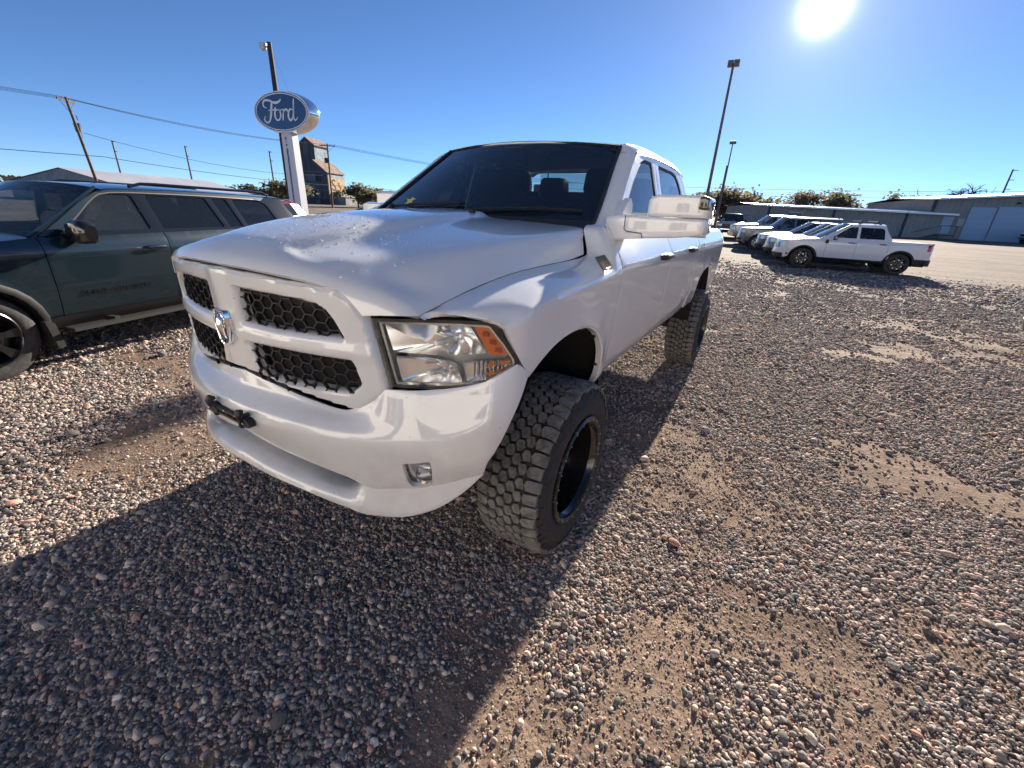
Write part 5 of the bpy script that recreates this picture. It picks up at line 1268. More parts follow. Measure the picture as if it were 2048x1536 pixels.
TRK = dict(W=1.01, zr=.50, yf=-.98, yr=4.85, wb=3.68, wr=.41, yc=.55, yt=1.20, zb=1.34, zroof=1.95, rail=.07, ycab=2.95, yrt=2.85, tumble=.33, bed=True, zbed=1.38, hood_y=[-.98, -.86, -.4, .55], hood_z=[1.18, 1.24, 1.28, 1.34], seams=[.66, 1.70, 2.93], arch=1.17,
    handle_z=1.2, windows=[rounded([(.92, 1.39), (1.65, 1.39), (1.62, 1.80), (1.36, 1.80), (1.18, 1.70)], .03), rounded([(1.75, 1.39), (2.75, 1.39), (2.72, 1.76), (2.66, 1.80), (1.75, 1.80)], .03)], glass_mats=[CLEARGLASS, CARGLASS], mirror=(.85, 1.42), mirror_h=1.25, seats=[(1.55, .42), (2.4, .42)],
    wheel='silver', tail=(1.0, 1.3, .10), nose=.05, crown=.06, square=5., rake=.02, ww=.28,
    front_patches=[('grille', -.60, .60, .82, 1.10, GLOSSBLACK), ('grille_bar', -.56, .56, .94, .98, CHROME), ('headlight', .64, .97, .90, 1.12, LAMPCLEAR), ('headlight', -.97, -.64, .90, 1.12, LAMPCLEAR), ('bumper_face', -.96, .96, .56, .76, CHROME, dict(off=.05)), ('lower_grille', -.5, .5, .58, .70, CLAD, dict(off=.06))])
car('silver_pickup', TRK, SILVERP, row(13.4, -.75), -FWD, 'silver full-size pickup with chrome bumper, farthest of the parked row', 'pickup truck', GRP)
# dark pickup facing the camera
T2 = dict(TRK); T2.update(front_patches=[('grille', -.58, .58, .86, 1.14, BLACK), ('grille_bar', -.52, .52, .98, 1.02, CHROME), ('headlight', .62, .95, .98, 1.14, LAMPCLEAR), ('headlight', -.95, -.62, .98, 1.14, LAMPCLEAR), ('bumper_face', -.96, .96, .58, .78, CHROME, dict(off=.05)), ('lower_grille', -.4, .4, .62, .72, CLAD, dict(off=.06))], mirror_h=1.5, zroof=1.98)
car('dark_pickup', T2, BLACKP, (-2.45, 39.5, gz(39.5)), R(4), 'black full-size pickup facing forward beneath the tall lamp poles', 'pickup truck')
car('work_pickup', TRK, WHITE2, (26.6, 75.5, gz(75.5)), R(-62), 'white pickup parked before the warehouse wall at the far right', 'pickup truck')
car('blue_sedan_suv', M2, BLUEP, (29.5, 74.0, gz(74)), R(-62), 'blue suv beside the far white pickup at the warehouse', 'suv')
# behind the green SUV and the hood
M5 = dict(M2); M5.update(zroof=1.58, glass_mats=[CLEARGLASS] * 3)
car('red_crossover', M5, REDP, (-8.6, 2.2, 0), R(22), 'red crossover suv peeking out behind the dark green suv', 'suv')
M6 = dict(M2); M6.update(zroof=1.53)
car('black_crossover', M6, BLACKP, (-9.9, 6.6, 0), R(-55), 'black car whose roof shows just above the white hood', 'car')
# white car whose corner just enters the frame on the right
car('white_crossover', M2, WHITE2, (5.68, 6.80, 0), R(-90), 'white crossover cut off by the right edge of the photo', 'suv')
# ================================================================== buildings, poles, sign, trees
WOOD = noise_tint('pole_wood', (.10, .060, .038), (.17, .11, .07), 6., .9, stretch=(6, 6, .4))
DARKPOLE = noise_tint('dark_pole', (.025, .020, .017), (.05, .04, .033), 6., .8, stretch=(6, 6, .4))
STEEL = mat('galvanised_steel', (.30, .29, .28), .55, .5)
RUST = noise_tint('rusty_steel', (.11, .075, .06), (.20, .15, .125), 4., .8)
WIREM = mat('wire', (.03, .03, .035), .7)

# ---- warehouse, two wings ----
TAN = noise_tint('tan_siding', (.34, .30, .255), (.40, .355, .31), .6, .75); TAN2 = noise_tint('grey_tan_siding', (.31, .28, .25), (.36, .325, .29), .6, .75)
ROOFM = mat('bright_metal_roof', (.72, .73, .74), .30, .6); DARKTRIM = mat('dark_trim', (.06, .065, .075), .6); DOORB = mat('pale_blue_door', (.42, .50, .58), .5)
def wing(name, p0, p1, h0, h1, depth, label, wm):
    """long wall from p0 to p1 with a metal roof; eaves may rise from h0 to h1"""
    a, c = Vector((*p0, 0)), Vector((*p1, 0)); ln_ = (c - a).length; t = (c - a) / ln_; ang = math.atan2(t.y, t.x); z0 = gz(p0[1]) - .4
    r = empty(name, (p0[0], p0[1], z0), ang); tag(r, label, 'building')
    b = MB(); V = [(0, 0, 0), (ln_, 0, 0), (ln_, 0, h1 + .4), (0, 0, h0 + .4), (0, depth, 0), (ln_, depth, 0), (ln_, depth, h1 + .4), (0, depth, h0 + .4)]
    b.add(V, [(0, 1, 2, 3), (1, 5, 6, 2), (5, 4, 7, 6), (4, 0, 3, 7)]); wl = b.build('wall', wm, r, smooth=False)
    b = MB(); b.add([(-.5, -.7, h0 + .38), (ln_ + .5, -.7, h1 + .38), (ln_ + .5, depth * .5, h1 + .75), (-.5, depth * .5, h0 + .75), (-.5, depth + .5, h0 + .38), (ln_ + .5, depth + .5, h1 + .38),
        (-.5, -.7, h0 + .16), (ln_ + .5, -.7, h1 + .16)], [(0, 1, 2, 3), (3, 2, 5, 4), (6, 7, 1, 0), (6, 0, 3), (7, 1, 2)]); ro = b.build('roof', ROOFM, r, smooth=False)
    b = MB(); n = int(ln_ / .9)
    for i in range(n):
        x = i * .9 + .3; hh = lerp(h0, h1, x / ln_); b.add([(x, -.72, hh + .40), (x + .12, -.72, hh + .40), (x + .12, depth * .5, hh + .78), (x, depth * .5, hh + .78), (x + .06, -.72, hh + .46), (x + .06, depth * .5, hh + .84)], [(0, 4, 5, 3), (4, 1, 2, 5), (0, 1, 4)])
    tag(b.build('roof_ribs', ROOFM, ro, smooth=False), kind='stuff')
    # siding ribs and posts
    b = MB(); n = int(ln_ / .6)
    for i in range(n):
        x = i * .6; b.box((x, -.02, lerp(h0, h1, x / ln_) / 2 + .2), (.06, .04, lerp(h0, h1, x / ln_) + .3))
    tag(b.build('siding_ribs', wm, wl, smooth=False), kind='stuff')
    return r, ln_, wl
wa, la, wla = wing('warehouse', (-2.2, 70.0), (19.5, 79.5), 3.35, 3.25, 14, 'long low tan warehouse with bright metal roof behind the parked row', TAN)
for x in (1.2, 9.5, 18.5): b = MB(); b.box((x, -.09, 1.9), (.28, .12, 3.6)); b.build('downpipe', DARKTRIM, wa, smooth=False)
b = MB(); b.box((4.6, -.07, 2.3), (1.6, .08, 1.1)); wn = b.build('window', mat('far_window', (.05, .06, .08), .1), wa, smooth=False); b = MB(); b.box((4.6, -.1, 2.3), (1.75, .05, .08)); b.box((4.6, -.1, 2.9), (1.8, .07, .09)); b.box((4.6, -.1, 1.72), (1.8, .07, .09)); b.build('frame', WHITE2, wn, smooth=False)
wb_, lb, wlb = wing('tall_warehouse', (17.2, 79.0), (44.0, 84.5), 4.9, 7.2, 22, 'taller grey tan warehouse with two pale roll-up doors at the right', TAN2)
for i, (x, wd, h) in enumerate(((5.4, 2.6, 4.0), (9.2, 4.7, 4.15))):
    b = MB(); b.box((x, -.10, h / 2 + .4), (wd, .10, h)); do = b.build('roll_up_door', DOORB, wb_, smooth=False)
    b = MB()
    for k in range(1, 6): b.box((x, -.16, .4 + h * k / 6), (wd - .06, .03, .035))
    b.split('door_groove', mat('door_groove', (.33, .40, .47), .5), do, smooth=False)
b = MB(); b.box((2.2, -.10, 2.1), (1.1, .08, 2.1)); dd = b.build('entry_door', DOORB, wb_, smooth=False); b = MB(); b.box((2.65, -.16, 2.0), (.06, .06, .14)); b.build('handle', DARKTRIM, dd)
b = MB(); b.box((3.6, -.10, 2.5), (.7, .08, .9)); b.build('notice_board', mat('notice', (.5, .45, .4), .7), wb_, smooth=False)
for x, wd in ((.25, .3), (12.9, .75), (24.5, .4)): b = MB(); b.box((x, -.08, lerp(4.9, 7.2, x / lb) / 2 + .2), (wd, .12, lerp(4.9, 7.2, x / lb) + .35)); b.build('corner_trim', DARKTRIM, wb_, smooth=False)
b = MB(); b.box((8.6, -.2, 5.0), (.3, .25, .2)); b.build('wall_lamp', DARKTRIM, wb_, smooth=False)
# loading steps by the entry door
b = MB(); b.box((2.0, -1.0, .85), (1.8, 1.2, .12))
for x in (1.2, 2.8): b.tube([(x, -1.5, .4), (x, -1.5, 2.0)], .04, 6)
b.tube([(1.2, -1.5, 2.0), (2.8, -1.5, 2.0)], .04, 6); b.tube([(-1.6, -1.5, 1.0), (1.2, -1.5, 2.0)], .04, 6)
for k in range(4): b.box((.9 - k * .35, -1.0, .75 - k * .12), (.36, 1.1, .06))
b.build('entry_steps', RUST, wb_, smooth=False)
# chain-link fence and gate left of the warehouse
fe = empty('wire_fence', (-4.6, 62.5, gz(62.5))); tag(fe, 'pale wire mesh fence with posts left of the parked row', 'fence')
for i in range(7):
    b = MB(); b.tube([(i * 1.0, i * .6, 0), (i * 1.0, i * .6, 1.9)], .035, 6); b.build('post', STEEL, fe)
b = MB()
for z in (.1, 1.0, 1.85): b.tube([(0, 0, z), (6, 3.6, z)], .022, 5)
b.split('rail', STEEL, fe)
b = MB()
for i in range(44):
    for s in (1, -1):
        x0 = i * .14; x1 = x0 + s * 1.8
        if 0 <= x1 <= 6.1: b.tube([(x0, x0 * .6, .08), (x1, x1 * .6, 1.85)], .006, 3, caps=False)
tag(b.build('wire_mesh', STEEL, fe), kind='stuff')
b = MB(); b.box((3.2, 1.75, 1.1), (.9, .03, .6), Matrix.Rotation(.54, 3, 'Z')); b.build('fence_board', WHITE2, fe)

# ---- lamp poles ----
def lamp_pole(x, y, h, r, m, heads, label, grp=None, arm=.0, rz=0.):
    p = empty('lamp_pole', (x, y, gz(y)), rz); tag(p, label, 'lamp pole', grp); b = MB(); b.tube([(0, 0, 0), (0, 0, h * .5), (0, 0, h)], [r, r * .8, r * .62], 10); b.build('pole', m, p)
    for (dx, dy, w_, d_, hh, tilt) in heads:
        b = MB(); b.box((dx, dy, h + .0), (w_, d_, hh), Matrix.Rotation(tilt, 3, 'X')); hd = b.build('lamp_head', mat('lamp_housing', (.10, .095, .09), .6), p, smooth=False)
        b = MB(); b.box((dx, dy - d_ * .1, h - hh * .55), (w_ * .8, d_ * .7, .03), Matrix.Rotation(tilt, 3, 'X')); b.build('lens', mat('lamp_lens', (.6, .55, .42), .3), hd, smooth=False)
    b = MB(); b.tube([(heads[0][0], heads[0][1], h - .1), (0, 0, h - .1)], .04, 6); b.build('bracket', m, p)
    return p
G_ = 'steel lamp poles on the right'
lamp_pole(-3.14, 29.5, 9.75, .105, RUST, [(-.16, 0, .26, .34, .34, .2), (.16, 0, .26, .34, .34, .2)], 'tall steel lamp pole with twin box heads nearest the truck bed')
lamp_pole(-5.9, 58.0, 9.4, .10, RUST, [(-.18, 0, .30, .36, .30, .2), (.18, 0, .30, .36, .30, .2)], 'farther and smaller twin-headed lamp pole behind the black pickup')
th = empty('bare_pole', (-7.7, 71.0, gz(71))); tag(th, 'thin bare pole without lamps beside the farther lamp pole', 'pole'); b = MB(); b.tube([(0, 0, 0), (0, 0, 8.2)], [.11, .08], 8); b.build('pole', RUST, th)
bp = empty('yard_light_pole', (-27.75, 17.35, 0)); tag(bp, 'tall dark wooden pole with a flood lamp behind the oval sign', 'lamp pole')
b = MB(); b.tube([(0, 0, 0), (0, 0, 5), (0, 0, 10.35)], [.20, .17, .13], 10); b.build('pole', DARKPOLE, bp)
b = MB(); b.lathe([(0, .05), (.05, .16), (.28, .24), (.36, .23), (.38, .001)], 14, 'Z', (-.42, -.15, 9.95)); b.tube([(0, 0, 10.2), (-.4, -.15, 10.05)], .04, 6); b.build('flood_lamp', mat('lamp_alu', (.5, .5, .5), .5, .3), bp)
# ---- oval dealer sign on a pylon ----
SIGNBLUE = mat('sign_blue', (.003, .014, .075), .22, coat=.8); SIGNWHITE = mat('sign_white', (.72, .73, .75), .35)
sg = empty('oval_sign', (-26.55, 17.1, 0), 0.); tag(sg, 'big blue oval dealer sign in a chrome shell on a white pylon', 'sign')
SA = R(14.); sg.rotation_euler = (0, 0, SA)      # faces -y locally
def oval(a, c, y, n=48): return [(a * math.cos(u), y, 6.54 + c * math.sin(u)) for u in np.linspace(0, 2 * math.pi, n, endpoint=False)]
def shell(rings, n=48, cap=True):
    v = [p for r_ in rings for p in r_]; f = [(i * n + j, i * n + (j + 1) % n, (i + 1) * n + (j + 1) % n, (i + 1) * n + j) for i in range(len(rings) - 1) for j in range(n)]
    if cap: f += [tuple(range(n)), tuple(range((len(rings) - 1) * n, len(rings) * n))]
    return v, f
b = MB(); b.add(*shell([oval(2.02, 1.06, -.44), oval(2.08, 1.10, -.43), oval(2.11, 1.13, -.3), oval(2.11, 1.13, .3), oval(2.08, 1.10, .43), oval(2.02, 1.06, .44)])); cs = b.build('sign_shell', CHROME, sg, recalc=True)
for sy in (-1, 1):
    b = MB(); b.add(*shell([oval(2.0, 1.05, sy * .42), oval(2.0, 1.05, sy * .455)])); fc = b.build('sign_face', SIGNBLUE, sg, recalc=True)
    b = MB(); b.add(*shell([oval(1.93, .99, sy * .455), oval(1.93, .99, sy * .465), oval(1.87, .94, sy * .465), oval(1.87, .94, sy * .455)], cap=False)); b.build('sign_ring', SIGNWHITE, fc, recalc=True)
    b = MB(); b.add(*shell([oval(2.06, 1.09, sy * .435), oval(2.06, 1.09, sy * .47), oval(1.985, 1.035, sy * .47), oval(1.985, 1.035, sy * .45)], cap=False)); b.build('sign_border', SIGNWHITE, fc, recalc=True)
    # script lettering drawn as ribbons: each stroke is a ribbon with swelling width
    def stroke(pts, ws):
        P = np.array(smooth_poly(pts, .03)); t = np.gradient(P, axis=0); t /= np.maximum(np.linalg.norm(t, axis=1, keepdims=True), 1e-6); nn = np.stack([-t[:, 1], t[:, 0]], -1)
        wv = np.interp(np.linspace(0, 1, len(P)), np.linspace(0, 1, len(ws)), ws)[:, None]; Lf, Rt_ = P + nn * wv, P - nn * wv
        V = [(x, sy * .472, 6.54 + z) for x, z in Lf] + [(x, sy * .472, 6.54 + z) for x, z in Rt_]; k = len(P); lt.add(V, [(i, i + 1, k + i + 1, k + i) for i in range(k - 1)])
    lt = MB(); q = 1.0
    sgn = 1 if sy < 0 else -1
    def ST(pts, ws): stroke([(sgn * x * 1.08, z * 1.12 + .02) for x, z in pts], ws)
    ST([(-.95, .18), (-1.12, .22), (-1.18, .38), (-1.02, .53), (-.72, .52), (-.40, .42), (-.12, .44), (.08, .54), (.05, .60)], [.02, .045, .06, .06, .05, .055, .07, .06, .02])      # top flourish of the F
    ST([(-.55, .45), (-.62, .20), (-.70, -.10), (-.82, -.40), (-1.00, -.52), (-1.18, -.46), (-1.20, -.30), (-1.08, -.22)], [.05, .07, .075, .07, .05, .045, .04, .02])      # stem
    ST([(-.86, .06), (-.62, .06), (-.42, .10), (-.34, .20), (-.36, .02)], [.02, .035, .035, .04, .02])
    ST([(-.22, .10), (-.40, .0), (-.44, -.22), (-.34, -.40), (-.16, -.38), (-.04, -.20), (-.06, .02), (-.20, .10), (-.02, .06), (.12, .10)], [.03, .05, .06, .055, .04, .05, .05, .04, .025, .02])   # o
    ST([(.12, .08), (.20, .06), (.14, -.18), (.08, -.42)], [.03, .05, .06, .05]); ST([(.16, -.10), (.28, .06), (.42, .10), (.46, .0)], [.03, .04, .05, .05])   # r
    ST([(.84, .06), (.66, .10), (.52, -.08), (.50, -.30), (.62, -.42), (.78, -.28), (.86, .0), (.94, .34), (.98, .58)], [.03, .05, .06, .06, .045, .04, .05, .055, .03])   # d bowl and ascender
    ST([(.94, .34), (.88, .0), (.84, -.28), (.92, -.42), (1.06, -.34), (1.14, -.26)], [.03, .055, .055, .045, .035, .015])
    lt.build('sign_script', SIGNWHITE, fc)
b = MB(); V = []
for z, w0, dpt in ((0, .47, .30), (5.5, .40, .26)): V += [(-w0, -dpt, z), (w0, -dpt, z), (w0, dpt, z), (-w0, dpt, z)]
b.add(V, [(0, 1, 5, 4), (1, 2, 6, 5), (2, 3, 7, 6), (3, 0, 4, 7)]); b.build('pylon', mat('pylon_white', (.60, .61, .64), .45), sg, smooth=False)
b = MB()
for sy in (-1, 1): b.add([(-.10 - .04, sy * .315, 0), (-.10 + .10, sy * .315, 0), (-.10 + .08, sy * .283, 4.6), (-.10 - .03, sy * .283, 4.6)], [(0, 1, 2, 3)])
b.split('pylon_stripe', SIGNBLUE, sg, smooth=False)
b = MB()
for z0, z1 in ((4.72, 4.86), (4.94, 5.0), (5.06, 5.24)): b.add([(-.12, -.285, z0), (-.04, -.285, z0), (-.04, -.285, z1), (-.12, -.285, z1)], [(0, 1, 2, 3)])
b.split('pylon_dash', SIGNBLUE, sg, smooth=False)

# ---- grain elevator ----
EZ = empty('grain_elevator', (-107.5, 80.6, 0), R(0)); tag(EZ, 'weathered grey grain elevator tower with rust roof and painted end wall', 'building')
def corr(name, c1, c2, sc=1.5): return noise_tint(name, c1, c2, sc, .85, stretch=(1, 1, .12))
GREYW = corr('weathered_tin', (.055, .058, .066), (.115, .118, .13), 1.2); LITW = corr('weathered_tin_lit', (.20, .20, .19), (.36, .35, .33), 1.0); RUSTR = noise_tint('rusty_roof', (.17, .09, .06), (.30, .22, .18), .9, .9)  # side tin is a paler copy of the front, sunlight painted into its colour
TEAL = noise_tint('faded_teal_paint', (.20, .30, .34), (.40, .48, .50), .8, .9); ORANGE = noise_tint('faded_orange_paint', (.50, .31, .15), (.62, .45, .27), .7, .9)
EZ.rotation_euler = (0, 0, R(-150.))      # local -y ... front wall below is built from its own axes
f_az, r_az = R(163), R(73); FN = Vector((math.sin(f_az), math.cos(f_az), 0)); RN = Vector((math.sin(r_az), math.cos(r_az), 0)); O = Vector((0, 0, 0)); EZ.rotation_euler = (0, 0, 0)
# corner O = front/right edge; U runs along the front to the left, D runs back along the right side
U_ = -RN; D_ = -FN
def ep(u, dd, z): p = U_ * u + D_ * dd; return (p.x, p.y, z)
def block(u0, u1, d0, d1, z0, z1, nm, mf, mr, gable=None):
    """box with front and side in separate materials; gable: ridge height, ridge runs along D"""
    b = MB(); b.add([ep(u0, d0, z0), ep(u1, d0, z0), ep(u1, d0, z1), ep(u0, d0, z1)] + ([ep((u0 + u1) / 2, d0, gable)] if gable else []), [(0, 1, 2, 4, 3) if gable else (0, 1, 2, 3)], 0)
    b.add([ep(u0, d0, z0), ep(u0, d1, z0), ep(u0, d1, z1), ep(u0, d0, z1)], [(0, 3, 2, 1)], 1); b.add([ep(u1, d0, z0), ep(u1, d1, z0), ep(u1, d1, z1), ep(u1, d0, z1)], [(0, 1, 2, 3)], 0); b.add([ep(u0, d1, z0), ep(u1, d1, z0), ep(u1, d1, z1), ep(u0, d1, z1)] + ([ep((u0 + u1) / 2, d1, gable)] if gable else []), [(3, 4, 2, 1, 0) if gable else (3, 2, 1, 0)], 0)
    o = b.build(nm, mf, EZ, smooth=False, mats=[mf, mr])
    if gable:
        um = (u0 + u1) / 2; b = MB()
        for ue, sg_ in ((u0, -1), (u1, 1)): b.add([ep(ue + sg_ * .35, d0 - .35, z1 - .15), ep(ue + sg_ * .35, d1 + .35, z1 - .15), ep(um, d1 + .35, gable + .15), ep(um, d0 - .35, gable + .15), ep(ue + sg_ * .35, d0 - .35, z1 - .33), ep(ue + sg_ * .35, d1 + .35, z1 - .33), ep(um, d0 - .35, gable), ep(um, d1 + .35, gable)], [(0, 1, 2, 3), (4, 6, 7, 5), (0, 4, 5, 1), (3, 6, 4, 0)])
        b.build('roof', RUSTR, o, smooth=False)
    return o
main = block(0, 8.6, 0, 7.6, 0, 8.9, 'lower_tower', GREYW, LITW)
hd_ = block(3.9, 8.6, 1.0, 7.0, 8.9, 15.6, 'headhouse', GREYW, TEAL, gable=17.2)
b = MB(); b.add([ep(-.35, -.3, 8.75), ep(-.35, 7.9, 8.75), ep(3.9, 7.9, 11.9), ep(3.9, -.3, 11.9), ep(-.35, -.3, 8.5), ep(3.9, -.3, 11.65)], [(0, 1, 2, 3), (0, 3, 5, 4)]); b.build('lean_to_roof', RUSTR, EZ, smooth=False)
b = MB(); b.add([ep(0, 0, 8.9), ep(3.9, 0, 8.9), ep(3.9, 0, 11.7)], [(0, 1, 2)]); b.add([ep(0, 7.6, 8.9), ep(3.9, 7.6, 8.9), ep(3.9, 7.6, 11.7)], [(0, 1, 2)]); b.build('gable_infill', GREYW, EZ, smooth=False)
block(3.9, 8.6, 0, 1.0, 8.9, 11.5, 'front_shoulder', GREYW, GREYW)
# painted panel on the right wall with its faded letters, cladding bands on the front
b = MB(); b.add([ep(-.04, .2, 3.6), ep(-.04, 7.4, 3.6), ep(-.04, 7.4, 7.6), ep(-.04, .2, 7.6)], [(0, 1, 2, 3)]); pn_ = b.build('painted_panel', ORANGE, main, smooth=False)
b = MB(); b.add([ep(-.03, .2, 7.6), ep(-.03, 7.4, 7.6), ep(-.03, 7.4, 8.6), ep(-.03, .2, 8.6)], [(0, 1, 2, 3)]); b.build('teal_band', TEAL, main, smooth=False)
for s_, dd, zz, sz in (('S', 2.4, 5.7, 4.2), ('t', 4.8, 6.2, 2.0), ('o', 3.9, 4.6, 1.6), ('r', 5.4, 5.2, 2.0)):
    tx = text_mesh('painted_letter', s_, sz, .01, mat('letter_brown', (.06, .045, .04), .9), pn_); p = ep(-.07, dd, zz); tx.location = p; tx.rotation_euler = (R(90), 0, math.atan2(RN.y, RN.x) + R(90))
rr_ = random.Random(8)
for k in range(26):
    u0 = rr_.uniform(.2, 7.2); z0 = rr_.choice([.3, 2.6, 4.6, 6.6, 9.2, 11.6, 13.4]); w_ = rr_.uniform(.8, 2.2); h_ = rr_.uniform(1.2, 2.2)
    if z0 > 8 and (u0 < 4.2 or u0 + w_ > 8.4): continue
    if u0 + w_ > 8.5: continue
    dd = -.05 if z0 < 11 else .95
    b = MB(); b.add([ep(u0, dd, z0), ep(u0 + w_, dd, z0), ep(u0 + w_, dd, z0 + h_), ep(u0, dd, z0 + h_)], [(0, 1, 2, 3)]); b.build('cladding_sheet', corr('tin_sheet_%d' % (k % 3), *(((.04, .042, .05), (.075, .078, .09)), ((.09, .09, .10), (.15, .15, .155)), ((.13, .13, .14), (.20, .20, .20)))[k % 3]), main, smooth=False)
for z in (2.4, 4.4, 8.85): b = MB(); b.add([ep(-.02, -.10, z), ep(8.6, -.10, z), ep(8.6, -.10, z + .14), ep(-.02, -.10, z + .14)], [(0, 1, 2, 3)]); b.build('band', corr('band_tin', (.16, .16, .17), (.22, .22, .22)), main, smooth=False)
block(-3.6, 0, 2.0, 7.4, 0, 3.0, 'annex', LITW, LITW)
b = MB(); b.add([ep(-3.8, 1.8, 2.9), ep(-3.8, 7.6, 2.9), ep(.0, 7.6, 4.2), ep(.0, 1.8, 4.2)], [(0, 1, 2, 3)]); b.build('annex_roof', LITW, EZ, smooth=False)

# ---- corrugated metal shed at the left ----
SHEDW = noise_tint('shed_tin', (.36, .34, .31), (.42, .40, .37), .5, .6, metal=.1); SHEDR = noise_tint('shed_roof', (.45, .44, .47), (.55, .54, .57), .4, .45, metal=.3)
sd = empty('metal_shed', (-79.5, 26.0, 0)); tag(sd, 'pale corrugated metal shed behind the wooden utility pole', 'building')
# gable wall runs from its right corner (origin) leftwards; roof ridge runs back-left
gdir = Vector((-9.5, -4.2, 0)).normalized(); rdir = Vector((-.62, .78, 0)).normalized() * 1.0
rdir = Vector((-gdir.y, gdir.x, 0)) * -1 if (Vector((-gdir.y, gdir.x, 0)).dot(Vector((-.6, .8, 0))) < 0) else Vector((-gdir.y, gdir.x, 0))
gw, eh, ph, rl = 19.0, 2.2, 4.25, 26.
def sp_(a, c, z): p = gdir * a + rdir * c; return (p.x, p.y, z)
b = MB(); b.add([sp_(0, 0, 0), sp_(gw, 0, 0), sp_(gw, 0, eh), sp_(gw / 2, 0, ph), sp_(0, 0, eh)], [(0, 1, 2, 3, 4)]); b.add([sp_(gw, 0, 0), sp_(gw, rl, 0), sp_(gw, rl, eh), sp_(gw, 0, eh)], [(0, 1, 2, 3)]); b.add([sp_(0, 0, 0), sp_(0, rl, 0), sp_(0, rl, eh), sp_(0, 0, eh)], [(0, 1, 2, 3)]); wl = b.build('wall', SHEDW, sd, smooth=False)
b = MB(); b.add([sp_(-.3, -.3, eh), sp_(gw / 2, -.3, ph + .06), sp_(gw / 2, rl, ph + .06), sp_(-.3, rl, eh), sp_(gw + .3, -.3, eh), sp_(gw + .3, rl, eh)], [(0, 1, 2, 3), (1, 4, 5, 2)]); b.build('roof', SHEDR, sd, smooth=False)
b = MB()
for i in range(42):
    a = i * .45 + .1; h_ = eh + (ph - eh) * (1 - abs(a - gw / 2) / (gw / 2)); p = gdir * a; n_ = -rdir
    b.add([tuple(p + n_ * .0) [:2] + (0,), tuple(p + gdir * .07 + n_ * .09)[:2] + (0,), tuple(p + gdir * .16 + n_ * .09)[:2] + (0,), tuple(p + gdir * .23)[:2] + (0,)] + [tuple(p)[:2] + (h_,), tuple(p + gdir * .07 + n_ * .09)[:2] + (h_,), tuple(p + gdir * .16 + n_ * .09)[:2] + (h_,), tuple(p + gdir * .23)[:2] + (h_,)], [(0, 1, 5, 4), (1, 2, 6, 5), (2, 3, 7, 6)])
tag(b.build('siding_ribs', SHEDW, wl, smooth=False), kind='stuff')

# ---- utility poles and wires ----
def upole(x, y, h, label, lean=(0, 0), arm_dir=(1, 0), arm=2.4, trans=False):
    p = empty('utility_pole', (x, y, gz(y))); tag(p, label, 'utility pole'); top = Vector((lean[0], lean[1], h)); b = MB(); b.tube([(0, 0, 0), tuple(top * .5), tuple(top)], [.17, .145, .12], 10); b.build('pole', WOOD, p)
    ad = Vector((*arm_dir, 0)).normalized(); c = top - Vector((0, 0, .35)); b = MB(); q = Matrix.Rotation(math.atan2(ad.y, ad.x), 3, 'Z'); b.box(tuple(c), (arm, .12, .14), q); b.build('crossarm', WOOD, p, smooth=False)
    for s in (1, -1): b = MB(); b.tube([tuple(c + ad * s * arm * .42), tuple(c - Vector((0, 0, 1.0)))], .025, 5); b.build('brace', WOOD, p)
    pins = []
    for k in (-.47, -.16, .20, .47):
        b = MB(); q = c + ad * k * arm; b.lathe([(.06, .02), (.12, .06), (.20, .05), (.24, .001)], 8, 'Z', tuple(q)); b.build('insulator', mat('insulator_grey', (.16, .14, .14), .4), p); pins.append(Vector((x, y, gz(y))) + q + Vector((0, 0, .24)))
    if trans:
        b = MB(); b.lathe([(0, .001), (0, .26), (.75, .29), (.80, .31), (.86, .25), (.88, .001)], 16, 'Z', tuple(top - Vector((0, 0, 3.2)) - ad * .48)); b.box(tuple(top - Vector((0, 0, 2.8)) - ad * .2), (.2, .1, .4)); b.build('transformer', mat('transformer_dark', (.02, .035, .03), .45), p)
        b = MB(); c2 = top - Vector((0, 0, 1.6)) - ad * .75; b.tube([tuple(c2), tuple(c2 + Vector((.15, 0, -.45)))], .05, 6); b.tube([tuple(c2 + ad * .7), tuple(c2)], .03, 5); b.build('fuse_cutout', mat('insulator_grey', (.16, .14, .14), .4), p)
        cc = top - Vector((0, 0, 3.2)); b = MB(); b.tube(smooth_poly([tuple(cc - ad * .75 + Vector((0, 0, .8))), tuple(cc - ad * .82), tuple(cc - ad * .55 - Vector((0, 0, .8))), tuple(cc - Vector((0, 0, .7)))], .2), .02, 5); b.build('drop_cable', WIREM, p)
    return p, pins
p1, pin1 = upole(-66.6, 19.3, 10.6, 'leaning wooden utility pole with dark transformer above the green suv', lean=(-.55, -.55), arm_dir=(.62, -.78), trans=True)
p2, pin2 = upole(-74.0, 55.8, 10.9, 'dark utility pole with crossarm in front of the grain elevator', lean=(.3, 0), arm_dir=(.75, .6), arm=2.8, trans=True)
def wire(a, c, sag, r=.022, ext=0., name='power_line', label=None):
    a, c = Vector(a), Vector(c); b = MB(); b.tube([tuple(a.lerp(c, t) - Vector((0, 0, sag * 4 * t * (1 - t)))) for t in np.linspace(0, 1, 17)], r, 4, caps=False); o = b.build(name, WIREM); tag(o, label, 'wire', 'overhead wires'); return o
WL = ['overhead power line strung between the two utility poles', 'overhead power line running out of frame past the leaning utility pole', 'overhead power line running on beyond the elevator pole']
far = Vector((-52., 120., 9.5)); left0 = Vector((-75., -34., 12.5))
ORD = ('first', 'second', 'third', 'fourth')
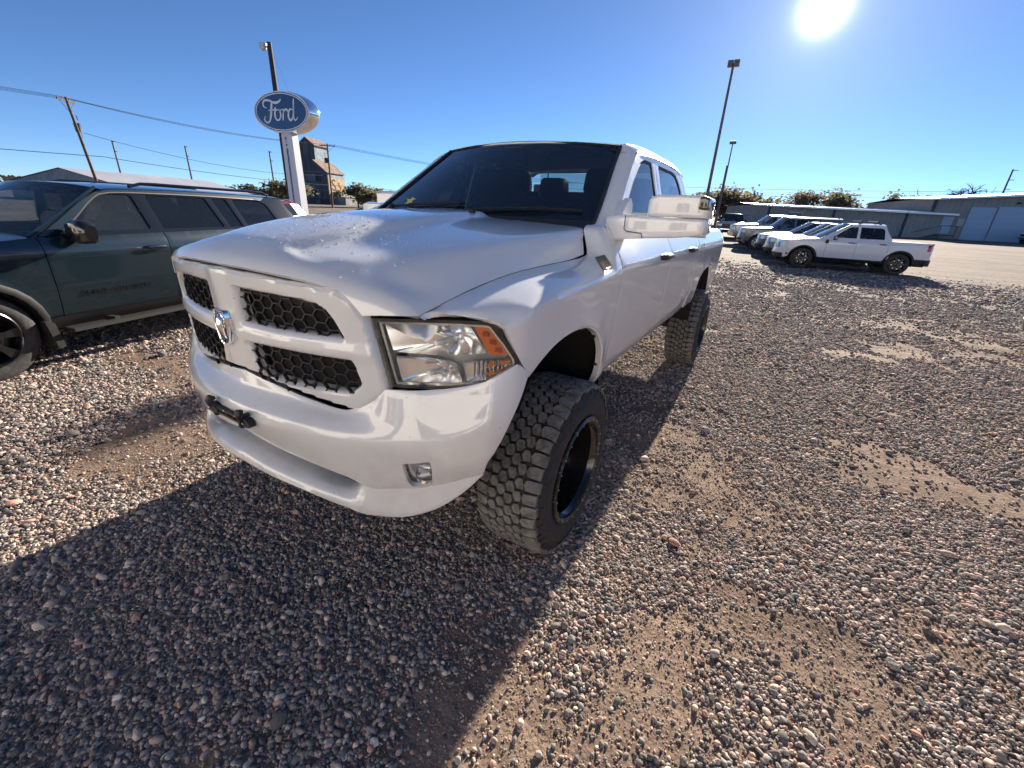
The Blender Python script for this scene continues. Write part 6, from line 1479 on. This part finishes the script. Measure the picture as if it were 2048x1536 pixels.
for i, (a, c) in enumerate(zip(pin1, pin2)):
    wire(a, c, .8, .014, label=ORD[i] + ' of four parallel lines strung between the two utility poles'); wire(a, left0 + Vector((0, 0, .35 * i)), .8, .014, label=ORD[i] + ' of four lines leaving the leaning pole toward the frame edge'); wire(c, far + Vector((.5 * i, 0, .1 * i)), .9, .016, label=ORD[i] + ' of four lines running on beyond the elevator pole')
wire((-66.4, 19.2, 7.3), (-74, 55.8, 6.2), 1.2, .025, label='lower service cable from the transformer pole to the elevator pole')
wire((-60., -30., 5.2), (-64., 19.5, 5.0), .5, .03, label='thick telephone cable crossing below the leaning utility pole'); wire((-64., 19.5, 5.0), (-71.5, 55, 4.4), .4, .03, label='thick telephone cable running toward the elevator pole'); wire((-71.5, 55, 4.4), (-40., 130., 5.5), .5, .03, label='thick telephone cable passing behind the truck windshield')
wire((-27.6, 17.5, 9.7), (-26.3, 17.3, 7.6), .02, .008, label='thin cable from the dark pole to the oval sign')
wire((-60, 95, 8.5), (90, 175, 14), 1.5, .03, label='distant power line over the warehouse roofs, upper'); wire((-60, 95, 7.2), (90, 175, 12.4), 1.5, .03, label='distant power line over the warehouse roofs, lower')
for i, (x, y, h, lb_) in enumerate(((47.8, 170, 16.5, 'tall thin power pole with stepped insulators behind the right warehouse'), (-140., 62., 13., 'distant thin pole left of the oval sign, over the green suv roof'), (-150., 50., 13., 'distant thin pole near the shed end, over the green suv roof'), (-125, 76, 13, 'distant thin pole just left of the black lamp pole'), (-60, 118, 16.5, 'distant thin pole tip above the far side of the windshield'))):
    p = empty('power_pole', (x, y, gz(y) if y < 100 else 1.)); tag(p, lb_, 'pole'); b = MB(); b.tube([(0, 0, 0), (0, 0, h)], [.26, .17], 8); b.build('pole', RUST, p)
    b = MB()
    for k in range(4 if i == 0 else 2): b.box((.5, 0, h - .3 - 2.2 * k), (1.1, .14, .14))
    b.build('crossarm', WOOD, p)

# ---- trees ----
def leafm(n, a, c):
    m = noise_tint(n, a, c, .8, .9, p=(.3, .7)); t = N(m, 'ShaderNodeBsdfTranslucent'); t.inputs[0].default_value = (*[q * 1.15 for q in c], 1); x = N(m, 'ShaderNodeMixShader'); x.inputs[0].default_value = .5
    o_ = [q for q in m.node_tree.nodes if q.type == 'OUTPUT_MATERIAL'][0]; L(m, BS(m).outputs[0], x.inputs[1]); L(m, t.outputs[0], x.inputs[2]); L(m, x.outputs[0], o_.inputs[0]); return m
LEAF1 = leafm('dry_olive_leaves', (.075, .075, .045), (.15, .14, .085)); LEAF2 = leafm('tan_autumn_leaves', (.11, .095, .065), (.20, .17, .115)); BARK = noise_tint('bark', (.06, .048, .038), (.11, .09, .075), 8., .95)
def tree(x, y, h, w_, lm, label, seed, nleaf=2600, bare=False, name='tree', leafs=.30, grp=None):
    rg = np.random.default_rng(seed); z0 = gz(y) if y < 200 else 2.; r = empty(name, (x, y, z0)); tag(r, label, 'tree', grp); b = MB(); tips = []
    def limb(p, dr, ln_, rad, lev):
        q = p; pts = [tuple(p)]
        for k in range(3): dr = (dr + Vector(rg.normal(0, .16, 3))).normalized(); q = q + dr * ln_ / 3; pts.append(tuple(q))
        b.tube(pts, [rad, rad * .85, rad * .7, rad * .55], 5 if lev else 7, caps=False)
        if lev >= (4 if bare else 3): tips.append(q); return
        for k in range(3 if lev else 5):
            nd = (dr * .75 + Vector((rg.normal(0, .75), rg.normal(0, .75), rg.normal(.1, .35)))).normalized(); limb(q - dr * ln_ * rg.uniform(0, .3), nd, ln_ * rg.uniform(.55, .8), rad * .55, lev + 1)
        tips.append(q)
    limb(Vector((0, 0, 0)), Vector((0, 0, 1)), h * .30, h * .028, 0); b.build('trunk', BARK, r)
    T = np.array([tuple(t) for t in tips]); k = h / max(T[:, 2].max() * (1.0 if bare else 1.05), .1); r.scale = (k, k, k)
    if not bare:
        c = T[rg.integers(0, len(T), nleaf)]; c = c + rg.normal(0, h * .055, c.shape); c[:, :2] *= w_ / h * 1.25
        n_ = rg.normal(0, 1, (nleaf, 3)); n_ /= np.linalg.norm(n_, axis=1, keepdims=True); t_ = np.cross(n_, [0, 0, 1.]); t_ /= np.maximum(np.linalg.norm(t_, axis=1, keepdims=True), 1e-3); u_ = np.cross(n_, t_); s_ = leafs * rg.uniform(.5, 1.3, (nleaf, 1))
        V = np.stack([c - t_ * s_, c + u_ * s_ * .6, c + t_ * s_, c - u_ * s_ * .6], 1).reshape(-1, 3); F = np.arange(nleaf * 4).reshape(-1, 4); mk('crown', V, F, lm, r, smooth=False)
    return r
TR_ = [  # az from +Y, range, height, width
    (-6.9, 90, 5.6, 7, LEAF1, 'olive tree left of the warehouse, behind the black pickup', 1), (-5.0, 92, 5.9, 6, LEAF2, 'tan tree between the lamp poles and the warehouse', 2), (-3.4, 96, 5.5, 5.5, LEAF1, 'dense olive tree touching the warehouse left end', 3),
    (-9.0, 100, 5.0, 8, LEAF2, 'low tan tree right of the truck bed', 4), (.6, 118, 6.6, 7, LEAF2, 'autumn tree above the middle of the low warehouse roof', 5), (2.5, 116, 6.9, 8, LEAF1, 'widest autumn tree above the low warehouse roof', 6), (4.2, 118, 6.0, 7, LEAF2, 'autumn tree at the right of the rooftop clump', 7), (8.2, 150, 7.6, 6, LEAF1, 'small dark tree where the two warehouse roofs meet', 8),
    (-49.9, 105, 4.6, 7, LEAF1, 'round olive tree right of the grain elevator', 9), (-47.2, 110, 3.8, 6, LEAF2, 'small pale tree beside the round tree right of the elevator', 10), (-57.6, 120, 4.4, 8, LEAF1, 'bushy tree left of the dark lamp pole', 11), (-60.5, 130, 3.6, 10, LEAF2, 'low tan tree above the green suv roof', 12)]
for az, rg_, h, w_, lm, lb_, sd_ in TR_:
    tree(CAM[0] + rg_ * math.sin(R(az)), CAM[1] + rg_ * math.cos(R(az)), h, w_, lm, lb_, sd_, nleaf=1700, leafs=.21, grp='trees along the skyline')
for az, rg_, h, lb_, sd_ in ((11.6, 140, 10.0, 'bare branching tree above the tall warehouse, leftmost of three', 21), (13.1, 142, 10.2, 'bare branching tree above the tall warehouse, middle of three', 22), (14.4, 140, 9.6, 'bare branching tree above the tall warehouse, next to the power pole', 23)):
    tree(CAM[0] + rg_ * math.sin(R(az)), CAM[1] + rg_ * math.cos(R(az)), h, h * .8, None, lb_, sd_, bare=True, grp='bare trees above the warehouse')
# far shelter belt on the horizon
rg = np.random.default_rng(77); n = 9000; az = rg.uniform(R(-100), R(40), n); rr = rg.uniform(260, 330, n); hh = 3.0 + 2.4 * np.abs(np.sin(az * 37) * np.sin(az * 91 + 1)) ; c = np.stack([CAM[0] + rr * np.sin(az), CAM[1] + rr * np.cos(az), 2.4 + hh * rg.uniform(-.3, 1, n) ** 1], -1); c[:, 2] -= 1.2 * (c[:, 1] < 60)
s_ = rg.uniform(.5, 1.3, (n, 1)); t_ = np.stack([np.cos(az), -np.sin(az), 0 * az], -1); u_ = np.array([[0, 0, 1.]]); dpt = np.stack([np.sin(az), np.cos(az), 0 * az], -1)
V = np.stack([c - t_ * s_, c + u_ * s_ * .8 + dpt * s_ * .3, c + t_ * s_, c - u_ * s_ * .8 - dpt * s_ * .3], 1).reshape(-1, 3)
tag(mk('treeline', V, np.arange(n * 4).reshape(-1, 4), LEAF1, smooth=False), 'distant low belt of trees along the horizon', 'trees', kind='stuff')
# ---- unseen pale building, added so its sunlit front brightens the truck's shaded nose
SW = noise_tint('fill_building_render', (.78, .755, .70), (.83, .80, .74), 2., .85)
sb = empty('fill_building', (-4, -16.5, 0)); tag(sb, 'long pale unseen building added to bounce sunlight onto the white truck front', 'building')
b = MB(); b.box((0, 0, 3.6), (50, .3, 7.2)); b.box((-25, -7, 3.4), (.3, 14, 6.8)); b.box((25, -7, 3.4), (.3, 14, 6.8)); b.build('wall', SW, sb, smooth=False)
b = MB(); b.box((0, -6.9, 7.3), (51, 15, .25)); b.build('roof', mat('roof_membrane', (.5, .5, .5), .9), sb, smooth=False)
for i in range(6):
    x = -20 + i * 8; wn = MB(); wn.box((x, .17, 1.7), (4.6, .06, 2.4)); wo_ = wn.build('window', mat('dark_window', (.03, .04, .05), .08), sb, smooth=False)
    fr = MB()
    for q in (-2.3, -.77, .77, 2.3): fr.box((x + q, .21, 1.7), (.08, .08, 2.45))
    fr.box((x, .21, .48), (4.7, .09, .08)); fr.box((x, .21, 2.92), (4.7, .09, .08)); fr.build('frame', DULLMETAL, wo_, smooth=False)
b = MB(); b.box((0, .3, 6.9), (50.2, .5, .7)); b.build('fascia', mat('blue_fascia', (.02, .07, .25), .5), sb, smooth=False)
# ================================================================== gravel yard
def ground_material():
    m = mat('gravel_ground', (.3, .26, .22), .95, spec=.2); tc = N(m, 'ShaderNodeTexCoord'); P = tc.outputs['Object']
    def noise(scale, detail=6., src=P, rough=.6):
        n = N(m, 'ShaderNodeTexNoise', Scale=scale, Detail=detail, Roughness=rough); L(m, src, n.inputs['Vector']); return n.outputs['Fac']
    def ramp(f, stops):
        r = N(m, 'ShaderNodeValToRGB'); e = r.color_ramp.elements
        while len(e) < len(stops): e.new(.5)
        for q, (p, c) in zip(e, stops): q.position = p; q.color = (*c, 1)
        L(m, f, r.inputs[0]); return r.outputs[0]
    def mix(f, a, b, fac=None):
        x = N(m, 'ShaderNodeMix', data_type='RGBA')
        if f is not None: L(m, f, x.inputs['Factor'])
        else: x.inputs['Factor'].default_value = fac
        L(m, a, x.inputs['A']); L(m, b, x.inputs['B']); return x.outputs['Result']
    vo = N(m, 'ShaderNodeTexVoronoi', Scale=62.); L(m, P, vo.inputs['Vector'])
    sc = N(m, 'ShaderNodeSeparateColor'); L(m, vo.outputs['Color'], sc.inputs[0])
    stones = ramp(sc.outputs[0], [(0, (.07, .068, .068)), (.3, (.17, .16, .155)), (.55, (.28, .24, .215)), (.8, (.37, .31, .27)), (1., (.50, .44, .39))])
    sand = ramp(noise(260., 4.), [(.3, (.27, .195, .145)), (.7, (.50, .385, .30))])
    patch = ramp(noise(1.3, 5.), [(.46, (0, 0, 0)), (.66, (.75, .75, .75))])
    # near the truck the ground between the stones is trodden sand
    vd = N(m, 'ShaderNodeVectorMath', operation='DISTANCE'); vd.inputs[1].default_value = (1.5, 0., 0.); L(m, P, vd.inputs[0])
    vr = N(m, 'ShaderNodeMapRange'); vr.inputs[1].default_value = 5.; vr.inputs[2].default_value = 13.; vr.inputs[3].default_value = .85; vr.inputs[4].default_value = 0.; L(m, vd.outputs['Value'], vr.inputs[0])
    mxx = N(m, 'ShaderNodeMath', operation='MAXIMUM'); L(m, patch, mxx.inputs[0]); L(m, vr.outputs[0], mxx.inputs[1])
    col = mix(mxx.outputs[0], stones, sand)
    gr = ramp(noise(9., 9., rough=.75), [(.36, (.62, .58, .56)), (.62, (1.12, 1.08, 1.04))]); mg = N(m, 'ShaderNodeMix', data_type='RGBA', blend_type='MULTIPLY'); mg.inputs['Factor'].default_value = .8; L(m, col, mg.inputs['A']); L(m, gr, mg.inputs['B']); col = mg.outputs['Result']
    # wheel-worn streaks, broad stains
    mp = N(m, 'ShaderNodeMapping'); mp.inputs['Scale'].default_value = (.35, 2.2, 1); mp.inputs['Rotation'].default_value = (0, 0, R(8)); L(m, P, mp.inputs[0])
    st = ramp(noise(.55, 6., mp.outputs[0]), [(.38, (.62, .59, .58)), (.62, (1.0, .97, .94))])
    mu = N(m, 'ShaderNodeMix', data_type='RGBA', blend_type='MULTIPLY'); mu.inputs['Factor'].default_value = 1.; L(m, col, mu.inputs['A']); L(m, st, mu.inputs['B'])
    st2 = ramp(noise(.06, 4.), [(.35, (.82, .80, .80)), (.65, (1.0, 1.0, 1.0))])
    mu2 = N(m, 'ShaderNodeMix', data_type='RGBA', blend_type='MULTIPLY'); mu2.inputs['Factor'].default_value = 1.; L(m, mu.outputs['Result'], mu2.inputs['A']); L(m, st2, mu2.inputs['B'])
    L(m, mu2.outputs['Result'], BS(m).inputs['Base Color'])
    b = N(m, 'ShaderNodeBump', Strength=.40, Distance=.010); b.invert = True; L(m, vo.outputs['Distance'], b.inputs['Height'])
    b2 = N(m, 'ShaderNodeBump', Strength=.7, Distance=.006); L(m, noise(330., 5.), b2.inputs['Height']); L(m, b.outputs[0], b2.inputs['Normal'])
    b3 = N(m, 'ShaderNodeBump', Strength=.5, Distance=.08); L(m, noise(3., 5.), b3.inputs['Height']); L(m, b2.outputs[0], b3.inputs['Normal'])
    L(m, b3.outputs[0], BS(m).inputs['Normal'])
    return m
GM = ground_material()
xs = np.concatenate([[-1500, -700, -300, -150, -80], np.linspace(-40, 60, 26), [90, 160, 300, 700, 1500]]); ys = np.concatenate([[-600, -150, -60], np.linspace(-20, 70, 24), [95, 150, 260, 500, 1000, 2500]])
gv = [(x, y, gz(y)) for y in ys for x in xs]; nx_ = len(xs)
gf = [(j * nx_ + i, j * nx_ + i + 1, (j + 1) * nx_ + i + 1, (j + 1) * nx_ + i) for j in range(len(ys) - 1) for i in range(nx_ - 1)]
ground = tag(mk('ground', gv, gf, GM), kind='structure')

# loose stones: one uncountable layer, scattered as instances
PEB = mat('gravel_stone', (.3, .28, .26), .85, spec=.3)
at = N(PEB, 'ShaderNodeAttribute', attribute_type='INSTANCER', attribute_name='tint')
pn = N(PEB, 'ShaderNodeTexNoise', Scale=120., Detail=4.); ptc = N(PEB, 'ShaderNodeTexCoord'); L(PEB, ptc.outputs['Object'], pn.inputs['Vector'])
pr = N(PEB, 'ShaderNodeMapRange'); pr.inputs[3].default_value = .72; pr.inputs[4].default_value = 1.25; L(PEB, pn.outputs['Fac'], pr.inputs[0])
pm = N(PEB, 'ShaderNodeVectorMath', operation='SCALE'); L(PEB, at.outputs['Color'], pm.inputs[0]); L(PEB, pr.outputs[0], pm.inputs['Scale']); L(PEB, pm.outputs[0], BS(PEB).inputs['Base Color'])
def vnoise(x, y, seed):
    """smooth value noise, numpy"""
    r = np.random.default_rng(seed).random((64, 64)); xi = np.floor(x).astype(int); yi = np.floor(y).astype(int); fx, fy = x - xi, y - yi
    fx = fx * fx * (3 - 2 * fx); fy = fy * fy * (3 - 2 * fy); g = lambda a, b: r[a % 64, b % 64]
    return (g(xi, yi) * (1 - fx) + g(xi + 1, yi) * fx) * (1 - fy) + (g(xi, yi + 1) * (1 - fx) + g(xi + 1, yi + 1) * fx) * fy
def scatter():
    g = np.random.default_rng(11); out = []
    # rings round the camera's spot, even density then thinning outwards
    for r0, r1, dens, size in ((.3, 2.2, 12500, .0054), (2.2, 3.6, 9500, .0058), (3.6, 5.6, 4600, .0074), (5.6, 9., 1900, .0098), (9., 15., 700, .0125), (15., 26., 230, .0165)):
        ar = math.radians(150) / 2 * (r1 * r1 - r0 * r0); n = int(ar * dens)
        r = np.sqrt(g.uniform(r0 * r0, r1 * r1, n)); a = g.uniform(-math.radians(75), math.radians(75), n) + math.radians(-30)
        x, y = CAM[0] + r * np.sin(a), CAM[1] + r * np.cos(a)
        s = size * np.exp(g.normal(0, .38, n)); s = np.where(g.random(n) < .012, s * 1.5, s)
        # sandy bare patches, mostly out to the driver's side of the truck
        m = .55 * vnoise(x * 1.1, y * 1.1, 1) + .30 * vnoise(x * 3.1, y * 3.1, 2) + .15 * vnoise(x * 8, y * 8, 3)
        bare = np.clip((x - .85) / .5, 0, 1) * np.clip((2.6 - (y + 1.7)) / 2.2, 0, 1)
        keep = g.random(n) < np.clip((m - (.30 + .25 * bare)) * 5.5 + .25, .08, 1)
        out.append(np.stack([x, y, s], -1)[keep])
    # crushed fines between the stones, near by only
    n = 95000; r = np.sqrt(g.uniform(.25, 3.4 ** 2, n)); a = g.uniform(-math.radians(72), math.radians(72), n) + math.radians(-30)
    out.append(np.stack([CAM[0] + r * np.sin(a), CAM[1] + r * np.cos(a), .0021 * np.exp(g.normal(0, .35, n))], -1))
    return np.concatenate(out)
SC = scatter(); n = len(SC); g = np.random.default_rng(5)
pal = np.array([(.12, .110, .105), (.22, .195, .18), (.32, .275, .245), (.45, .325, .265), (.55, .41, .33), (.27, .26, .235), (.60, .49, .39), (.42, .245, .185), (.66, .58, .49)])
ci = g.choice(len(pal), n, p=[.17, .20, .18, .16, .10, .09, .04, .05, .01]); tint = pal[ci] * g.uniform(.75, 1.3, (n, 1)); tint = np.where(SC[:, 2:3] < .0034, np.array([[.46, .35, .27]]) * g.uniform(.6, 1.25, (n, 1)), tint)
me = bpy.data.meshes.new('gravel'); me.vertices.add(n)
co = np.stack([SC[:, 0], SC[:, 1], SC[:, 2] * g.uniform(.05, .55, n)], -1); me.vertices.foreach_set('co', co.ravel())
def attr(name, typ, arr, key):
    a = me.attributes.new(name, typ, 'POINT'); a.data.foreach_set(key, np.asarray(arr, dtype=np.float32).ravel())
attr('tint', 'FLOAT_COLOR', np.concatenate([tint, np.ones((n, 1))], 1), 'color')
attr('size', 'FLOAT_VECTOR', SC[:, 2:3] * np.stack([g.uniform(.8, 1.45, n), g.uniform(.7, 1.05, n), g.uniform(.5, .85, n)], -1), 'vector')
attr('spin', 'FLOAT_VECTOR', np.stack([g.normal(0, .35, n), g.normal(0, .35, n), g.uniform(0, 6.28, n)], -1), 'vector')
me.update(); me.materials.append(PEB)
gravel = bpy.data.objects.new('gravel', me); COL.objects.link(gravel)
tag(gravel, 'loose grey and pink crushed stones covering the whole yard', 'gravel', kind='stuff')
ng = bpy.data.node_groups.new('gravel_scatter', 'GeometryNodeTree')
ng.interface.new_socket('Geometry', in_out='INPUT', socket_type='NodeSocketGeometry'); ng.interface.new_socket('Geometry', in_out='OUTPUT', socket_type='NodeSocketGeometry')
gi = ng.nodes.new('NodeGroupInput'); go = ng.nodes.new('NodeGroupOutput'); ln = ng.links.new
join = ng.nodes.new('GeometryNodeJoinGeometry')
for k in range(9):      # nine different stones
    ico = ng.nodes.new('GeometryNodeMeshIcoSphere'); ico.inputs['Subdivisions'].default_value = 2 if k else 3
    nz = ng.nodes.new('ShaderNodeTexNoise'); nz.noise_dimensions = '4D'; nz.inputs['W'].default_value = k * 3.7; nz.inputs['Scale'].default_value = .75 + .12 * (k % 3); nz.inputs['Detail'].default_value = 1.5
    sb = ng.nodes.new('ShaderNodeMath'); sb.operation = 'SUBTRACT'; sb.inputs[1].default_value = .5; ln(nz.outputs['Fac'], sb.inputs[0])
    mm = ng.nodes.new('ShaderNodeMath'); mm.operation = 'MULTIPLY'; mm.inputs[1].default_value = 1.5 if k % 3 else .9; ln(sb.outputs[0], mm.inputs[0])
    nr = ng.nodes.new('GeometryNodeInputNormal'); vs = ng.nodes.new('ShaderNodeVectorMath'); vs.operation = 'SCALE'; ln(nr.outputs[0], vs.inputs[0]); ln(mm.outputs[0], vs.inputs['Scale'])
    sp = ng.nodes.new('GeometryNodeSetPosition'); ln(ico.outputs[0], sp.inputs[0]); ln(vs.outputs[0], sp.inputs['Offset'])
    ss = ng.nodes.new('GeometryNodeSetShadeSmooth'); ss.inputs['Shade Smooth'].default_value = bool(k % 2); ln(sp.outputs[0], ss.inputs[0])
    sm = ng.nodes.new('GeometryNodeSetMaterial'); sm.inputs['Material'].default_value = PEB; ln(ss.outputs[0], sm.inputs[0])
    g2 = ng.nodes.new('GeometryNodeGeometryToInstance'); ln(sm.outputs[0], g2.inputs[0]); ln(g2.outputs[0], join.inputs[0])
m2p = ng.nodes.new('GeometryNodeMeshToPoints'); ln(gi.outputs[0], m2p.inputs[0])
iop = ng.nodes.new('GeometryNodeInstanceOnPoints'); iop.inputs['Pick Instance'].default_value = True
ln(m2p.outputs[0], iop.inputs['Points']); ln(join.outputs[0], iop.inputs['Instance'])
rv = ng.nodes.new('FunctionNodeRandomValue'); rv.data_type = 'INT'
for s_ in rv.inputs:
    if s_.type == 'INT' and s_.name == 'Min': s_.default_value = 0
    if s_.type == 'INT' and s_.name == 'Max': s_.default_value = 8
ro = [o_ for o_ in rv.outputs if o_.type == 'INT'][0]; ln(ro, iop.inputs['Instance Index'])
def named(nm, typ):
    a = ng.nodes.new('GeometryNodeInputNamedAttribute'); a.data_type = typ; a.inputs['Name'].default_value = nm; return a.outputs['Attribute']
e2r = ng.nodes.new('FunctionNodeEulerToRotation'); ln(named('spin', 'FLOAT_VECTOR'), e2r.inputs[0]); ln(e2r.outputs[0], iop.inputs['Rotation'])
ln(named('size', 'FLOAT_VECTOR'), iop.inputs['Scale']); ln(iop.outputs[0], go.inputs[0])
md = gravel.modifiers.new('scatter', 'NODES'); md.node_group = ng
print('STONES', n)
# bits of straw and dry leaf on the stones
rg = np.random.default_rng(31); b = MB()
for k in range(34):
    r_, a_ = rg.uniform(1.0, 5.5), rg.uniform(R(-85), R(30)); x, y = CAM[0] + r_ * math.sin(a_), CAM[1] + r_ * math.cos(a_); q = rg.uniform(0, 6.28); l_ = rg.uniform(.012, .04); dx, dy = math.cos(q) * l_, math.sin(q) * l_; z = .014
    b.tube([(x - dx, y - dy, z), (x, y, z + .004), (x + dx, y + dy, z - .002)], [.0008, .0014, .0006], 4)
tag(b.build('straw_litter', mat('straw', (.62, .47, .24), .8)), 'scattered bits of dry straw lying on the gravel', 'straw', kind='stuff')
